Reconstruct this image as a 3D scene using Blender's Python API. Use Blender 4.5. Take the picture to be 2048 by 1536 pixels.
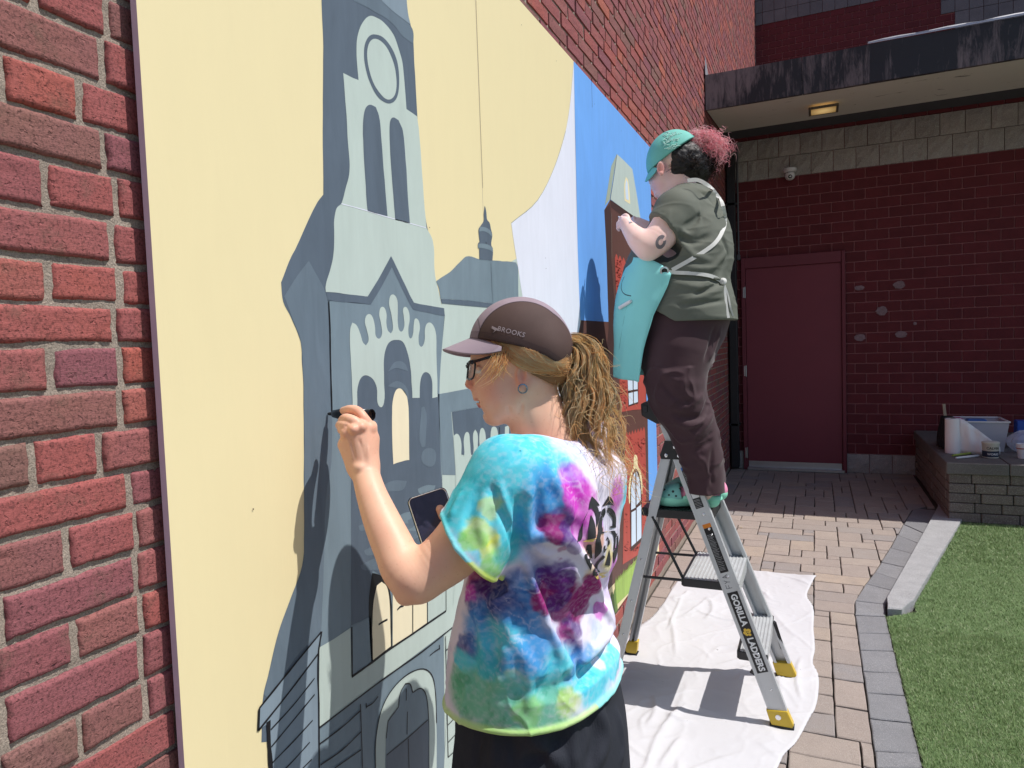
import bpy, bmesh, math, random
import numpy as np
from mathutils import Vector, Matrix, noise as mnoise
from mathutils.geometry import tessellate_polygon
random.seed(7)
for _o in list(bpy.data.objects): bpy.data.objects.remove(_o)
SC = bpy.context.scene
COL = SC.collection
# ------------------------------------------------------------------ camera
F = 1379.0
CX, CY = 1024.0, 768.0
CAM = np.array([0.89, 0.0, 1.455])
_vy = np.array([1632 - CX, 670 - CY, F]); _vy /= np.linalg.norm(_vy)
_vx = -np.array([-2100 - CX, 800 - CY, F]); _vx /= np.linalg.norm(_vx)
_vx = _vx - _vy * (_vx @ _vy); _vx /= np.linalg.norm(_vx)
_vz = np.cross(_vx, _vy)
RW = np.array([_vx, _vy, _vz])
def ray(px, py): return RW @ np.array([px - CX, py - CY, F])
def at(px, py, t): return CAM + ray(px, py) * (t / F)            # forward depth t in metres
def at_x(px, py, x): r = ray(px, py); return CAM + r * ((x - CAM[0]) / r[0])
def at_y(px, py, y): r = ray(px, py); return CAM + r * (y / r[1])
def at_z(px, py, z=0.0): r = ray(px, py); return CAM + r * ((z - CAM[2]) / r[2])
CR = RW @ np.array([1., 0, 0]); CU = RW @ np.array([0, -1., 0]); CF = RW @ np.array([0, 0, 1.])
cd = bpy.data.cameras.new('camera'); cam = bpy.data.objects.new('camera', cd); COL.objects.link(cam)
cd.sensor_width = 36.0; cd.lens = F / 2048 * 36; cd.clip_start = 0.05; cd.clip_end = 400
mw = Matrix.Identity(4)
for _i in range(3):
    mw[_i][0] = CR[_i]; mw[_i][1] = CU[_i]; mw[_i][2] = -CF[_i]; mw[_i][3] = CAM[_i]
cam.matrix_world = mw
SC.camera = cam
# ------------------------------------------------------------------ light
SUN_L = Vector((-0.57, -0.12, -1.0)).normalized()
w = bpy.data.worlds.new('World'); SC.world = w; w.use_nodes = True
wn = w.node_tree.nodes; wl = w.node_tree.links; wn.clear()
sky = wn.new('ShaderNodeTexSky'); sky.sky_type = 'NISHITA'; sky.sun_disc = False
sky.sun_elevation = math.asin(-SUN_L.z); sky.sun_rotation = math.atan2(-SUN_L.x, -SUN_L.y)
bg = wn.new('ShaderNodeBackground'); bg.inputs[1].default_value = 0.108
wo = wn.new('ShaderNodeOutputWorld'); wl.new(sky.outputs[0], bg.inputs[0]); wl.new(bg.outputs[0], wo.inputs[0])
sd = bpy.data.lights.new('sun', 'SUN'); sd.energy = 4.25; sd.angle = math.radians(0.5); sd.color = (1.0, 0.965, 0.92)
sun = bpy.data.objects.new('sun', sd); COL.objects.link(sun); sun.location = (6, 2, 12)
sun.rotation_euler = SUN_L.to_track_quat('-Z', 'Y').to_euler()
SC.view_settings.view_transform = 'Standard'; SC.view_settings.look = 'None'
SC.view_settings.exposure = 0.08; SC.view_settings.gamma = 1.0; SC.view_settings.use_curve_mapping = False
SC.cycles.max_bounces = 10; SC.cycles.diffuse_bounces = 6; SC.cycles.transmission_bounces = 8
# ------------------------------------------------------------------ helpers
def lin(r, g=None, b=None):
    if g is None: r, g, b = r
    f = lambda c: (c / 255 / 12.92) if c / 255 <= 0.04045 else ((c / 255 + 0.055) / 1.055) ** 2.4
    return (f(r), f(g), f(b))
def tag(o, label=None, cat=None, group=None, kind=None):
    if label: o['label'] = label
    if cat: o['category'] = cat
    if group: o['group'] = group
    if kind: o['kind'] = kind
    return o
def link(o, parent=None):
    COL.objects.link(o)
    if parent is not None: o.parent = parent
    return o
def empty(name, loc=(0, 0, 0)):
    o = bpy.data.objects.new(name, None); o.location = [float(c) for c in loc]; o.empty_display_size = 0.1
    COL.objects.link(o); return o
def setloc(o, parent):            # meshes are written in world coordinates; keep them there under the parent
    if parent is not None:
        p = parent; off = Vector((0, 0, 0))
        while p is not None: off += p.location; p = p.parent
        o.location = o.location - off
def mesh_obj(name, verts, faces, mats, parent=None, fmat=None, smooth=False, cols=None, world=True):
    me = bpy.data.meshes.new(name)
    verts = np.asarray(verts, dtype=float)
    me.from_pydata(verts.tolist() if len(verts) < 5000 else [tuple(v) for v in verts.tolist()], [], faces if isinstance(faces, list) else faces.tolist())
    if not isinstance(mats, (list, tuple)): mats = [mats]
    for m_ in mats: me.materials.append(m_)
    if fmat is not None: me.polygons.foreach_set('material_index', np.asarray(fmat, dtype=np.int32))
    if smooth: me.polygons.foreach_set('use_smooth', np.ones(len(me.polygons), dtype=bool))
    if cols is not None:
        a = me.color_attributes.new('Col', 'FLOAT_COLOR', 'POINT')
        c4 = np.ones((len(verts), 4)); c4[:, :3] = cols
        a.data.foreach_set('color', c4.ravel().astype(np.float32))
    me.update()
    o = bpy.data.objects.new(name, me); link(o, parent)
    if world: setloc(o, parent)
    return o
class MB:                                                   # collects shapes into one mesh
    def __init__(s): s.v = []; s.f = []; s.m = []; s.n = 0
    def add(s, v, f, mi=0):
        v = np.asarray(v, float); s.v.append(v)
        for q in f: s.f.append([int(i) + s.n for i in q]); s.m.append(mi)
        s.n += len(v); return s
    def box(s, c, size, R=None, mi=0, bev=0.0):
        hx, hy, hz = [k / 2 for k in size]
        if bev <= 0:
            v = np.array([[x, y, z] for x in (-hx, hx) for y in (-hy, hy) for z in (-hz, hz)])
            f = [(0, 1, 3, 2), (4, 6, 7, 5), (0, 4, 5, 1), (2, 3, 7, 6), (0, 2, 6, 4), (1, 5, 7, 3)]
        else:
            b = min(bev, hx * .9, hy * .9, hz * .9)
            v = []; idx = {}
            for sx in (-1, 1):
                for sy in (-1, 1):
                    for sz in (-1, 1):
                        for a in range(3):
                            p = [sx * (hx - b), sy * (hy - b), sz * (hz - b)]
                            p[a] = (sx * hx, sy * hy, sz * hz)[a]
                            idx[(sx, sy, sz, a)] = len(v); v.append(p)
            f = []
            for a in range(3):
                b1, c1 = (a + 1) % 3, (a + 2) % 3
                for sa in (-1, 1):
                    q = []
                    for (u, w_) in ((-1, -1), (1, -1), (1, 1), (-1, 1)):
                        k = [0, 0, 0]; k[a] = sa; k[b1] = u; k[c1] = w_; q.append(idx[(k[0], k[1], k[2], a)])
                    f.append(q if sa > 0 else q[::-1])
            for a in range(3):       # edges along axis a
                b1, c1 = (a + 1) % 3, (a + 2) % 3
                for sb in (-1, 1):
                    for sc in (-1, 1):
                        k0 = [0, 0, 0]; k0[b1] = sb; k0[c1] = sc; k1 = list(k0); k0[a] = -1; k1[a] = 1
                        q = [idx[(*k0, b1)], idx[(*k1, b1)], idx[(*k1, c1)], idx[(*k0, c1)]]
                        f.append(q if sb * sc < 0 else q[::-1])
            for sx in (-1, 1):
                for sy in (-1, 1):
                    for sz in (-1, 1):
                        q = [idx[(sx, sy, sz, 0)], idx[(sx, sy, sz, 1)], idx[(sx, sy, sz, 2)]]
                        f.append(q if sx * sy * sz > 0 else q[::-1])
            v = np.array(v)
        if R is not None: v = v @ np.asarray(R).T
        return s.add(v + np.asarray(c, float), f, mi)
    def beam(s, a, b, w_, h, up=(0, 0, 1), mi=0, bev=0.0):   # box from a to b, w_ across, h along up-ish
        a = np.asarray(a, float); b = np.asarray(b, float); d = b - a; L = np.linalg.norm(d); d /= L
        up = np.asarray(up, float); x = np.cross(d, up); x /= np.linalg.norm(x); u = np.cross(x, d)
        return s.box((a + b) / 2, (w_, L, h), np.array([x, d, u]).T, mi, bev)
    def tube(s, pts, r, n=8, mi=0, cap=True, closed=False):
        pts = np.asarray(pts, float); k = len(pts); r = np.broadcast_to(np.asarray(r, float), (k,))
        T = np.gradient(pts, axis=0)
        if closed: T = np.roll(pts, -1, 0) - np.roll(pts, 1, 0)
        T /= np.linalg.norm(T, axis=1)[:, None] + 1e-12
        ref = np.array([0, 0, 1.]) if abs(T[0][2]) < .9 else np.array([1., 0, 0])
        N = np.cross(T[0], ref); N /= np.linalg.norm(N); V = []
        for i in range(k):
            N = N - T[i] * (N @ T[i]); N /= np.linalg.norm(N) + 1e-12; B = np.cross(T[i], N)
            for j in range(n):
                a = 2 * math.pi * j / n; V.append(pts[i] + r[i] * (math.cos(a) * N + math.sin(a) * B))
        f = []; kk = k if closed else k - 1
        for i in range(kk):
            i2 = (i + 1) % k
            for j in range(n):
                j2 = (j + 1) % n; f.append((i * n + j, i * n + j2, i2 * n + j2, i2 * n + j))
        if cap and not closed: f.append(tuple(range(n))[::-1]); f.append(tuple((k - 1) * n + j for j in range(n)))
        return s.add(V, f, mi)
    def lathe(s, prof, c, n=24, axis=(0, 0, 1), mi=0, cap=True):
        ax = np.asarray(axis, float); ax /= np.linalg.norm(ax)
        ref = np.array([1., 0, 0]) if abs(ax[0]) < .9 else np.array([0, 1., 0])
        u = np.cross(ax, ref); u /= np.linalg.norm(u); v_ = np.cross(ax, u); V = []
        for (r, h) in prof:
            for j in range(n):
                a = 2 * math.pi * j / n; V.append(np.asarray(c) + ax * h + r * (math.cos(a) * u + math.sin(a) * v_))
        f = []
        for i in range(len(prof) - 1):
            for j in range(n): j2 = (j + 1) % n; f.append((i * n + j, i * n + j2, (i + 1) * n + j2, (i + 1) * n + j))
        if cap: f.append(tuple(range(n))[::-1]); f.append(tuple((len(prof) - 1) * n + j for j in range(n)))
        return s.add(V, f, mi)
    def prism(s, poly, axis_vec, mi=0):       # extrude a planar 3D polygon along a vector
        P = np.asarray(poly, float); n = len(P); V = np.vstack([P, P + np.asarray(axis_vec)])
        f = [tuple(range(n))[::-1], tuple(range(n, 2 * n))]
        for i in range(n): j = (i + 1) % n; f.append((i, j, n + j, n + i))
        return s.add(V, f, mi)
    def build(s, name, mats, parent=None, smooth=False, fix=True):
        V = np.vstack(s.v)
        o = mesh_obj(name, V, s.f, mats, parent, s.m, smooth)
        if fix:
            bm = bmesh.new(); bm.from_mesh(o.data); bmesh.ops.recalc_face_normals(bm, faces=bm.faces); bm.to_mesh(o.data); bm.free()
        return o
def smooth_angle(o, deg=35):
    me = o.data
    bm = bmesh.new(); bm.from_mesh(me)
    for f in bm.faces: f.smooth = True
    for e in bm.edges:
        if len(e.link_faces) == 2 and e.calc_face_angle(0) > math.radians(deg): e.smooth = False
    bm.to_mesh(me); bm.free(); return o
# numpy value noise
def _h(ix, iy, iz, s):
    n = (ix.astype(np.int64) * 374761393 + iy.astype(np.int64) * 668265263 + iz.astype(np.int64) * 2147483647 + s * 974711) & 0xffffffff
    n = ((n ^ (n >> 13)) * 1274126177) & 0xffffffff
    n = n ^ (n >> 16)
    return (n & 0xffffff) / float(0xffffff) * 2 - 1
def vn(p, s=0):
    p = np.asarray(p, float); i = np.floor(p); f = p - i; i = i.astype(np.int64); f = f * f * (3 - 2 * f)
    x, y, z = i[..., 0], i[..., 1], i[..., 2]; fx, fy, fz = f[..., 0], f[..., 1], f[..., 2]
    L = lambda a, b, t: a + (b - a) * t
    return L(L(L(_h(x, y, z, s), _h(x + 1, y, z, s), fx), L(_h(x, y + 1, z, s), _h(x + 1, y + 1, z, s), fx), fy),
             L(L(_h(x, y, z + 1, s), _h(x + 1, y, z + 1, s), fx), L(_h(x, y + 1, z + 1, s), _h(x + 1, y + 1, z + 1, s), fx), fy), fz)
def fbm(p, s=0, o=4):
    p = np.asarray(p, float); r = 0; a = 1.0
    for k in range(o): r = r + a * vn(p * 2 ** k, s + k); a *= .5
    return r / 2
# ------------------------------------------------------------------ materials
def new_mat(name):
    m = bpy.data.materials.new(name); m.use_nodes = True; nt = m.node_tree; return m, nt, nt.nodes['Principled BSDF']
def nd(nt, t, **kw):
    n = nt.nodes.new(t)
    for k, v in kw.items():
        if k.startswith('i_'): n.inputs[k[2:]].default_value = v
        else: setattr(n, k, v)
    return n
def mix(nt, fac, a, b, mode='MIX'):
    n = nt.nodes.new('ShaderNodeMix'); n.data_type = 'RGBA'; n.blend_type = mode; n.clamp_result = False
    for sock, v in ((n.inputs[0], fac), (n.inputs[6], a), (n.inputs[7], b)):
        if isinstance(v, (int, float)): sock.default_value = v
        elif isinstance(v, (tuple, list)): sock.default_value = (*v[:3], 1)
        else: nt.links.new(v, sock)
    return n.outputs[2]
def ramp(nt, fac, stops):
    n = nt.nodes.new('ShaderNodeValToRGB'); e = n.color_ramp.elements
    while len(e) < len(stops): e.new(0.5)
    for el, (p, c) in zip(e, stops): el.position = p; el.color = (*c[:3], 1) if isinstance(c, (tuple, list)) else (c, c, c, 1)
    nt.links.new(fac, n.inputs[0]); return n.outputs[0]
def mathn(nt, op, a, b=0.5):
    n = nt.nodes.new('ShaderNodeMath'); n.operation = op
    for sock, v in ((n.inputs[0], a), (n.inputs[1], b)):
        if isinstance(v, (int, float)): sock.default_value = v
        else: nt.links.new(v, sock)
    return n.outputs[0]
def coords(nt, scale=(1, 1, 1), rand=False, kind='Object'):
    tc = nt.nodes.new('ShaderNodeTexCoord'); mp = nt.nodes.new('ShaderNodeMapping'); mp.inputs['Scale'].default_value = scale
    nt.links.new(tc.outputs[kind], mp.inputs[0])
    if rand:
        oi = nt.nodes.new('ShaderNodeObjectInfo'); r = mathn(nt, 'MULTIPLY', oi.outputs['Random'], 77.0)
        cx = nt.nodes.new('ShaderNodeCombineXYZ')
        for k in range(3): nt.links.new(r, cx.inputs[k])
        nt.links.new(cx.outputs[0], mp.inputs['Location'])
    return mp.outputs[0]
def noise_t(nt, co, scale, detail=4, rough=.55, dist=0.0):
    n = nd(nt, 'ShaderNodeTexNoise'); n.inputs['Scale'].default_value = scale; n.inputs['Detail'].default_value = detail
    n.inputs['Roughness'].default_value = rough; n.inputs['Distortion'].default_value = dist
    nt.links.new(co, n.inputs['Vector']); return n.outputs['Fac']
def bump(nt, b, h, strength=.5, dist=.01, prev=None):
    n = nt.nodes.new('ShaderNodeBump'); n.inputs['Strength'].default_value = strength; n.inputs['Distance'].default_value = dist
    nt.links.new(h, n.inputs['Height'])
    if prev is not None: nt.links.new(prev, n.inputs['Normal'])
    if b is not None: nt.links.new(n.outputs[0], b.inputs['Normal'])
    return n.outputs[0]
def rnd(nt):                                                # random value per object and per loose piece
    oi = nt.nodes.new('ShaderNodeObjectInfo'); g = nt.nodes.new('ShaderNodeNewGeometry')
    return mathn(nt, 'FRACT', mathn(nt, 'ADD', oi.outputs['Random'], mathn(nt, 'MULTIPLY', g.outputs['Random Per Island'], 3.7)))
def simple(name, col, rough=.5, metal=0.0, var=.12, vs=8, bmp=0.0, bs=60, stretch=(1, 1, 1), bd=.002, **kw):
    m, nt, b = new_mat(name); co = coords(nt, stretch)
    n = noise_t(nt, co, vs, 5)
    c = mix(nt, n, [k * (1 - var) for k in col], [min(1, k * (1 + var)) for k in col]); nt.links.new(c, b.inputs['Base Color'])
    b.inputs['Roughness'].default_value = rough; b.inputs['Metallic'].default_value = metal
    for k, v in kw.items(): b.inputs[k.replace('_', ' ')].default_value = v
    if bmp: bump(nt, b, noise_t(nt, co, bs, 4), bmp, bd)
    return m
# ================================================================== materials of the setting
def brick_mat(name, stops, grime=(.17, .125, .095), bumpy=.8):
    m, nt, b = new_mat(name); r = rnd(nt); co = coords(nt, (1, 1, 1), True)
    base = ramp(nt, r, stops)
    bl = noise_t(nt, co, 9, 5, .6, .6)
    c = mix(nt, ramp(nt, bl, [(.35, 0), (.7, .75)]), base, mix(nt, .5, base, (.30, .125, .15)))
    sp = noise_t(nt, co, 260, 3, .7)
    c = mix(nt, ramp(nt, sp, [(.38, .85), (.52, 0)]), c, mix(nt, .6, c, (.03, .02, .02)))
    gr = noise_t(nt, co, 14, 6, .65)
    c = mix(nt, ramp(nt, gr, [(.56, 0), (.72, .55)]), c, grime)
    sl = noise_t(nt, co, 700, 2, .5)
    c = mix(nt, .35, c, mix(nt, sl, (.05, .03, .03), (.95, .7, .62)), 'OVERLAY')
    nt.links.new(c, b.inputs['Base Color']); b.inputs['Roughness'].default_value = .88
    b.inputs['Specular IOR Level'].default_value = .25
    cs_ = nt.nodes.new('ShaderNodeMapping'); cs_.inputs['Scale'].default_value = (1, .35, 1.5); nt.links.new(co, cs_.inputs[0])
    h = mathn(nt, 'ADD', mathn(nt, 'MULTIPLY', noise_t(nt, cs_.outputs[0], 90, 8, .78, .3), .8), mathn(nt, 'MULTIPLY', ramp(nt, noise_t(nt, co, 130, 2, .5), [(.3, 0), (.37, 1)]), .45))
    bump(nt, b, h, bumpy * .75, .005)
    return m
M_BRICK = brick_mat('red_brick', [(0, (.46, .135, .10)), (.18, (.40, .125, .115)), (.36, (.32, .115, .12)), (.5, (.25, .15, .125)), (.62, (.38, .135, .13)), (.8, (.27, .105, .13)), (1, (.50, .165, .11))])
def mortar_mat():
    m, nt, b = new_mat('mortar'); co = coords(nt)
    n = noise_t(nt, co, 7, 6); f = noise_t(nt, co, 420, 3, .7)
    c = mix(nt, n, (.26, .22, .19), (.50, .43, .37)); c = mix(nt, .55, c, mix(nt, ramp(nt, f, [(.3, 0), (.7, 1)]), (.1, .09, .08), (.95, .9, .82)), 'OVERLAY')
    nt.links.new(c, b.inputs['Base Color']); b.inputs['Roughness'].default_value = .95
    bump(nt, b, mathn(nt, 'ADD', noise_t(nt, co, 300, 4, .8), mathn(nt, 'MULTIPLY', noise_t(nt, co, 35, 5), 1.5)), .9, .004)
    return m
M_MORTAR = mortar_mat()
# ================================================================== brick wall (plane x = 0)
wall = tag(empty('brick_wall', (0, 5, 0)), 'long sunlit old red brick wall with pale mortar carrying the mural', 'wall')
bedpx = [30, 133, 229, 320, 418, 517, 606, 691, 784, 872, 970, 1060, 1159, 1255, 1351, 1457]
bedz = [at_x(100, p, 0)[2] for p in bedpx]
MODZ = (bedz[0] - bedz[-1]) / (len(bedz) - 1)
top_z = bedz[0] + MODZ; bot_z = bedz[-1] - MODZ
MURAL_Y0, MURAL_Y1, MURAL_Z0, MURAL_Z1 = 0.700, 4.012, 0.205, 2.562
# mortar bed: one gridded sheet near the camera (uneven), plain beyond
def mortar_sheet():
    ys = np.arange(.30, 1.0, .005); zs = np.arange(.55, 2.35, .005)
    Y, Z = np.meshgrid(ys, zs, indexing='ij'); P = np.stack([Y * 0, Y, Z], -1)
    X = -.0030 + .0022 * fbm(P * 28, 5, 4) + .0012 * fbm(P * 160, 9, 2)
    V = np.stack([X, Y, Z], -1).reshape(-1, 3); n, k = X.shape
    i = np.arange(n * k).reshape(n, k)
    Fq = np.stack([i[:-1, :-1], i[1:, :-1], i[1:, 1:], i[:-1, 1:]], -1).reshape(-1, 4)
    return V, Fq
V, Fq = mortar_sheet()
mesh_obj('mortar_joint', V, Fq, M_MORTAR, wall, smooth=True)
mb = MB(); mb.box((-.1595, 5.6, 3.9), (.31, 14.2, 8.4)); mb.build('mortar', M_MORTAR, wall)

def hero_brick(y0, y1, z0, z1, seed, res=.0036):
    """front face displaced, ragged arrises, skirt back into the wall"""
    ny = max(6, int((y1 - y0) / res)); nz = max(5, int((z1 - z0) / res))
    u = np.linspace(0, 1, ny); v = np.linspace(0, 1, nz); U, Vv = np.meshgrid(u, v, indexing='ij')
    rs = np.random.RandomState(seed)
    L = y1 - y0; H_ = z1 - z0
    Y = y0 + U * L; Z = z0 + Vv * H_
    P = np.stack([Y * 0 + seed * 3.1, Y, Z], -1)
    # ragged outline
    e = .0010
    Y = Y + ((1 - U) ** 6 - U ** 6) * 0 + np.where(U < .5, (1 - 2 * U) ** 8, -(2 * U - 1) ** 8) * e * (1 + fbm(P * 60, seed, 3) * 2.4)
    Z = Z + np.where(Vv < .5, (1 - 2 * Vv) ** 4, -(2 * Vv - 1) ** 4) * e * (.8 + fbm(P * 45, seed + 3, 3) * 3.2)
    # slight tilt and sag
    tl = rs.uniform(-.002, .002); X = .0025 + rs.uniform(-.0022, .0022) + tl * (U - .5) + .0012 * fbm(P * 12, seed + 7, 3)
    du = np.minimum(U, 1 - U) * L; dv = np.minimum(Vv, 1 - Vv) * H_
    d = np.minimum(du, dv); cr = .0030 * (1 + .8 * fbm(P * 50, seed + 11, 2))
    X = X - np.clip(1 - d / np.maximum(cr, .001), 0, 1) ** 2 * .0045
    X = X + .0007 * fbm(P * 130, seed + 5, 3)
    dr = fbm(P * np.array([1, 26, 60]), seed + 13, 3); X = X - np.clip(dr - .30, 0, 1) * .006      # drag tears
    for _ in range(rs.randint(1, 5)):                                                             # pits and chips
        py, pz = rs.uniform(0, 1), rs.choice([rs.uniform(0, .15), rs.uniform(.85, 1), rs.uniform(0, 1)]); rr = rs.uniform(.002, .0065)
        q = np.sqrt(((U - py) * L) ** 2 + (((Vv - pz) * H_) * 1.6) ** 2) / rr * (1 + .5 * fbm(P * 150, seed + 17, 2)); X = X - np.clip(1 - q, 0, 1) * rs.uniform(.002, .006)
    V0 = np.stack([X, Y, Z], -1).reshape(-1, 3)
    i = np.arange(ny * nz).reshape(ny, nz)
    Fq = np.stack([i[:-1, :-1], i[1:, :-1], i[1:, 1:], i[:-1, 1:]], -1).reshape(-1, 4).tolist()
    loop = list(i[:, 0]) + list(i[-1, 1:]) + list(i[-2::-1, -1]) + list(i[0, -2:0:-1])
    B = V0[loop].copy(); B[:, 0] = -.03; n0 = len(V0); k = len(loop)
    for a in range(k): b_ = (a + 1) % k; Fq.append([int(loop[a]), n0 + a, n0 + b_, int(loop[b_])])
    return np.vstack([V0, B]), Fq
JW = .0082
rowjoints = [[68], [203], [5, 159], [207], [90], [224], [99], [231], [101], [242], [64, 202], [261], [136], [2, 277], [151], [4, 288], [164], [290]]
zt = [top_z] + bedz + [bot_z]
hcount = 0
hero_rows = []
for r, js in enumerate(rowjoints):
    if r + 1 >= len(zt): break
    z1 = zt[r] if r < len(zt) else zt[-1]; z0 = zt[r + 1] if r + 1 < len(zt) else zt[-1] - MODZ
    if r == len(rowjoints) - 1 and r + 1 >= len(zt): z1 = zt[-1]; z0 = z1 - MODZ
    zc = (z0 + z1) / 2
    pyc = (([-60] + bedpx)[r] + (bedpx + [1560, 1650])[r]) / 2
    ys = [at_x(px, pyc, 0)[1] for px in js]
    short = js[-1] < 175 and js[-1] > 60
    lenL = .098 if short or len(js) > 1 else .20
    left = [ys[0] - lenL, ys[0] - lenL - .205]; right = [ys[-1] + (.098 if short else .2), ys[-1] + (.20 if short else .3)]
    J = sorted(left + ys + right)
    rs = random.Random(r)
    for a, b_ in zip(J[:-1], J[1:]):
        g = JW * .5 * rs.uniform(.8, 1.15)
        V, Fq = hero_brick(a + g, b_ - g, z0 + .0037 * rs.uniform(.5, 1.4), z1 - .0037 * rs.uniform(.5, 1.4), 100 + hcount)
        o = mesh_obj('brick', V, Fq, M_BRICK, wall, smooth=True); hcount += 1
    hero_rows.append((z0, z1, J[0], J[-1]))
HZ0 = min(h[0] for h in hero_rows); HZ1 = max(h[1] for h in hero_rows)
# every other brick of the wall
def hidden(y, z): return MURAL_Y0 + .12 < y < MURAL_Y1 - .12 and MURAL_Z0 + .1 < z < MURAL_Z1 - .08
gen = []
k0 = int(math.floor((0 - HZ1) / MODZ)); k1 = int((7.9 - HZ1) / MODZ)
rr = random.Random(3)
for k in range(k0, k1):
    z0 = HZ1 + k * MODZ; z1 = z0 + MODZ
    if z0 < -.02: continue
    hdr = (k % 6 == 3); L = .104 if hdr else .208
    y = -1.4 + (k % 2) * L / 2 + (k * .037) % .05
    while y < 12.55:
        a, b_ = y, y + L
        y = b_
        if HZ0 - .01 < (z0 + z1) / 2 < HZ1 + .01:
            hr = [h for h in hero_rows if h[0] < (z0 + z1) / 2 < h[1]]
            if hr:
                if a < hr[0][3] and b_ > hr[0][2]: 
                    if a < hr[0][2] - .03: b_ = hr[0][2]
                    elif b_ > hr[0][3] + .03: a = hr[0][3]
                    else: continue
        if hidden((a + b_) / 2, (z0 + z1) / 2): continue
        gen.append((a + .0045, b_ - .0045, z0 + .0045, z1 - .0045, rr.uniform(-.002, .003)))
def projpx(p):
    c = RW.T @ (np.asarray(p) - CAM); return CX + F * c[0] / c[2], CY + F * c[1] / c[2], c[2]
def score(g):
    c = projpx((0, (g[0] + g[1]) / 2, (g[2] + g[3]) / 2))
    if c[2] < .3 or not (-20 < c[0] < 1560 and -20 < c[1] < 1560): return 0
    yc, zc = (g[0] + g[1]) / 2, (g[2] + g[3]) / 2
    if MURAL_Y0 < yc < MURAL_Y1 and MURAL_Z0 < zc < MURAL_Z1: return 0
    if zc < 1 and yc < 2.7: return 0
    a = projpx((0, g[0], zc)); b_ = projpx((0, g[1], zc)); return abs(b_[0] - a[0]) * (MODZ * F / c[2])
gen.sort(key=score, reverse=True)
PROTO = []
for s_ in range(7):                 # shared low brick: bevelled face with wandering arrises
    rs = np.random.RandomState(s_); nu, nv = 5, 3
    V = []; 
    for i in range(nu):
        for j in range(nv):
            V.append([.0018 * rs.rand(), (i / (nu - 1) - .5) * .965 + rs.uniform(-.006, .006), (j / (nv - 1) - .5) * .93 + rs.uniform(-.03, .03)])
    V = V; Fq = [[i * nv + j, (i + 1) * nv + j, (i + 1) * nv + j + 1, i * nv + j + 1] for i in range(nu - 1) for j in range(nv - 1)]
    loop = [i * nv for i in range(nu)] + [(nu - 1) * nv + j for j in range(1, nv)] + [i * nv + nv - 1 for i in range(nu - 2, -1, -1)] + [j for j in range(nv - 2, 0, -1)]
    n0 = len(V)
    for q in loop: p = V[q]; V.append([-.02, p[1] * 1.03, p[2] * 1.07])
    for a in range(len(loop)): b_ = (a + 1) % len(loop); Fq.append([loop[a], n0 + a, n0 + b_, loop[b_]])
    PROTO.append((np.array(V), Fq))
PM = []
for V, Fq in PROTO:
    me = bpy.data.meshes.new('brick'); VV = V.copy(); VV[:, 1] *= .2; VV[:, 2] *= .05; me.from_pydata(VV.tolist(), [], Fq); me.materials.append(M_BRICK); PM.append(me)
NPART = 300 - hcount - 3
for n_, g in enumerate(gen[:NPART]):
    o = bpy.data.objects.new('brick', PM[n_ % 7]); link(o, wall)
    o.location = (g[4] - wall.location.x, (g[0] + g[1]) / 2 - wall.location.y, (g[2] + g[3]) / 2)
    o.scale = (1, (g[1] - g[0]) / .2, (g[3] - g[2]) / .05)
VS, FS, n0 = [], [], 0
for n_, g in enumerate(gen[NPART:]):
    V, Fq = PROTO[(n_ * 5) % 7]; V = V.copy()
    V[:, 1] = V[:, 1] * (g[1] - g[0]) + (g[0] + g[1]) / 2; V[:, 2] = V[:, 2] * (g[3] - g[2]) + (g[2] + g[3]) / 2; V[:, 0] += g[4]
    VS.append(V); FS += [[q + n0 for q in f] for f in Fq]; n0 += len(V)
tag(mesh_obj('brickwork', np.vstack(VS), FS, M_BRICK, wall), kind='stuff')

# ================================================================== mural
mural = tag(empty('mural', (0.02, 2.3, MURAL_Z0)), 'large half finished mural of churches and buildings painted on plywood panels', 'mural')
EM = .93
PX = .0285                              # face of the plywood
def paintmat(name, srgb, var=.05, alb=None):
    c = lin(srgb) if alb is None else alb
    col = [min(.9, k / EM) for k in c]
    m, nt, b = new_mat(name); co = coords(nt, (1, 6, 1.0)); co2 = coords(nt, (1, 1.6, 1.0))
    n = noise_t(nt, co, 5, 6, .6, .8); n2 = noise_t(nt, co2, 2.6, 4, .6, 1.2)
    f = mathn(nt, 'ADD', mathn(nt, 'MULTIPLY', n, .6), mathn(nt, 'MULTIPLY', n2, .5))
    c1 = mix(nt, ramp(nt, f, [(.38, 0), (.72, 1)]), [k * (1 - var) for k in col], [min(.95, k * (1 + var * 1.3)) for k in col])
    nt.links.new(c1, b.inputs['Base Color']); b.inputs['Roughness'].default_value = .55; b.inputs['Specular IOR Level'].default_value = .3
    bump(nt, b, noise_t(nt, coords(nt, (1, 9, 1.2)), 22, 5, .7), .22, .0012)
    return m
MP = {k: paintmat('paint_' + k, v, var) for k, v, var in [
    ('cream', (230, 215, 170), .010), ('dark_slate', (89, 101, 114), .10), ('slate', (101, 115, 127), .10), ('mid_slate', (116, 132, 142), .09),
    ('light_slate', (129, 144, 156), .07), ('sage', (184, 197, 190), .045), ('window_cream', (236, 224, 192), .03), ('black', (24, 24, 28), .1),
    ('white', (222, 224, 236), .035), ('blue', (113, 168, 250), .05), ('brown', (96, 66, 60), .08), ('dark_brown', (70, 50, 48), .08),
    ('red', (176, 80, 70), .08), ('dark_red', (128, 54, 48), .08), ('pale_yellow', (236, 222, 176), .04), ('pane', (206, 220, 240), .03),
    ('sage_green', (160, 172, 155), .05), ('grass_green', (152, 182, 88), .16), ('grass_dark', (100, 130, 62), .15)]}
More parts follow.
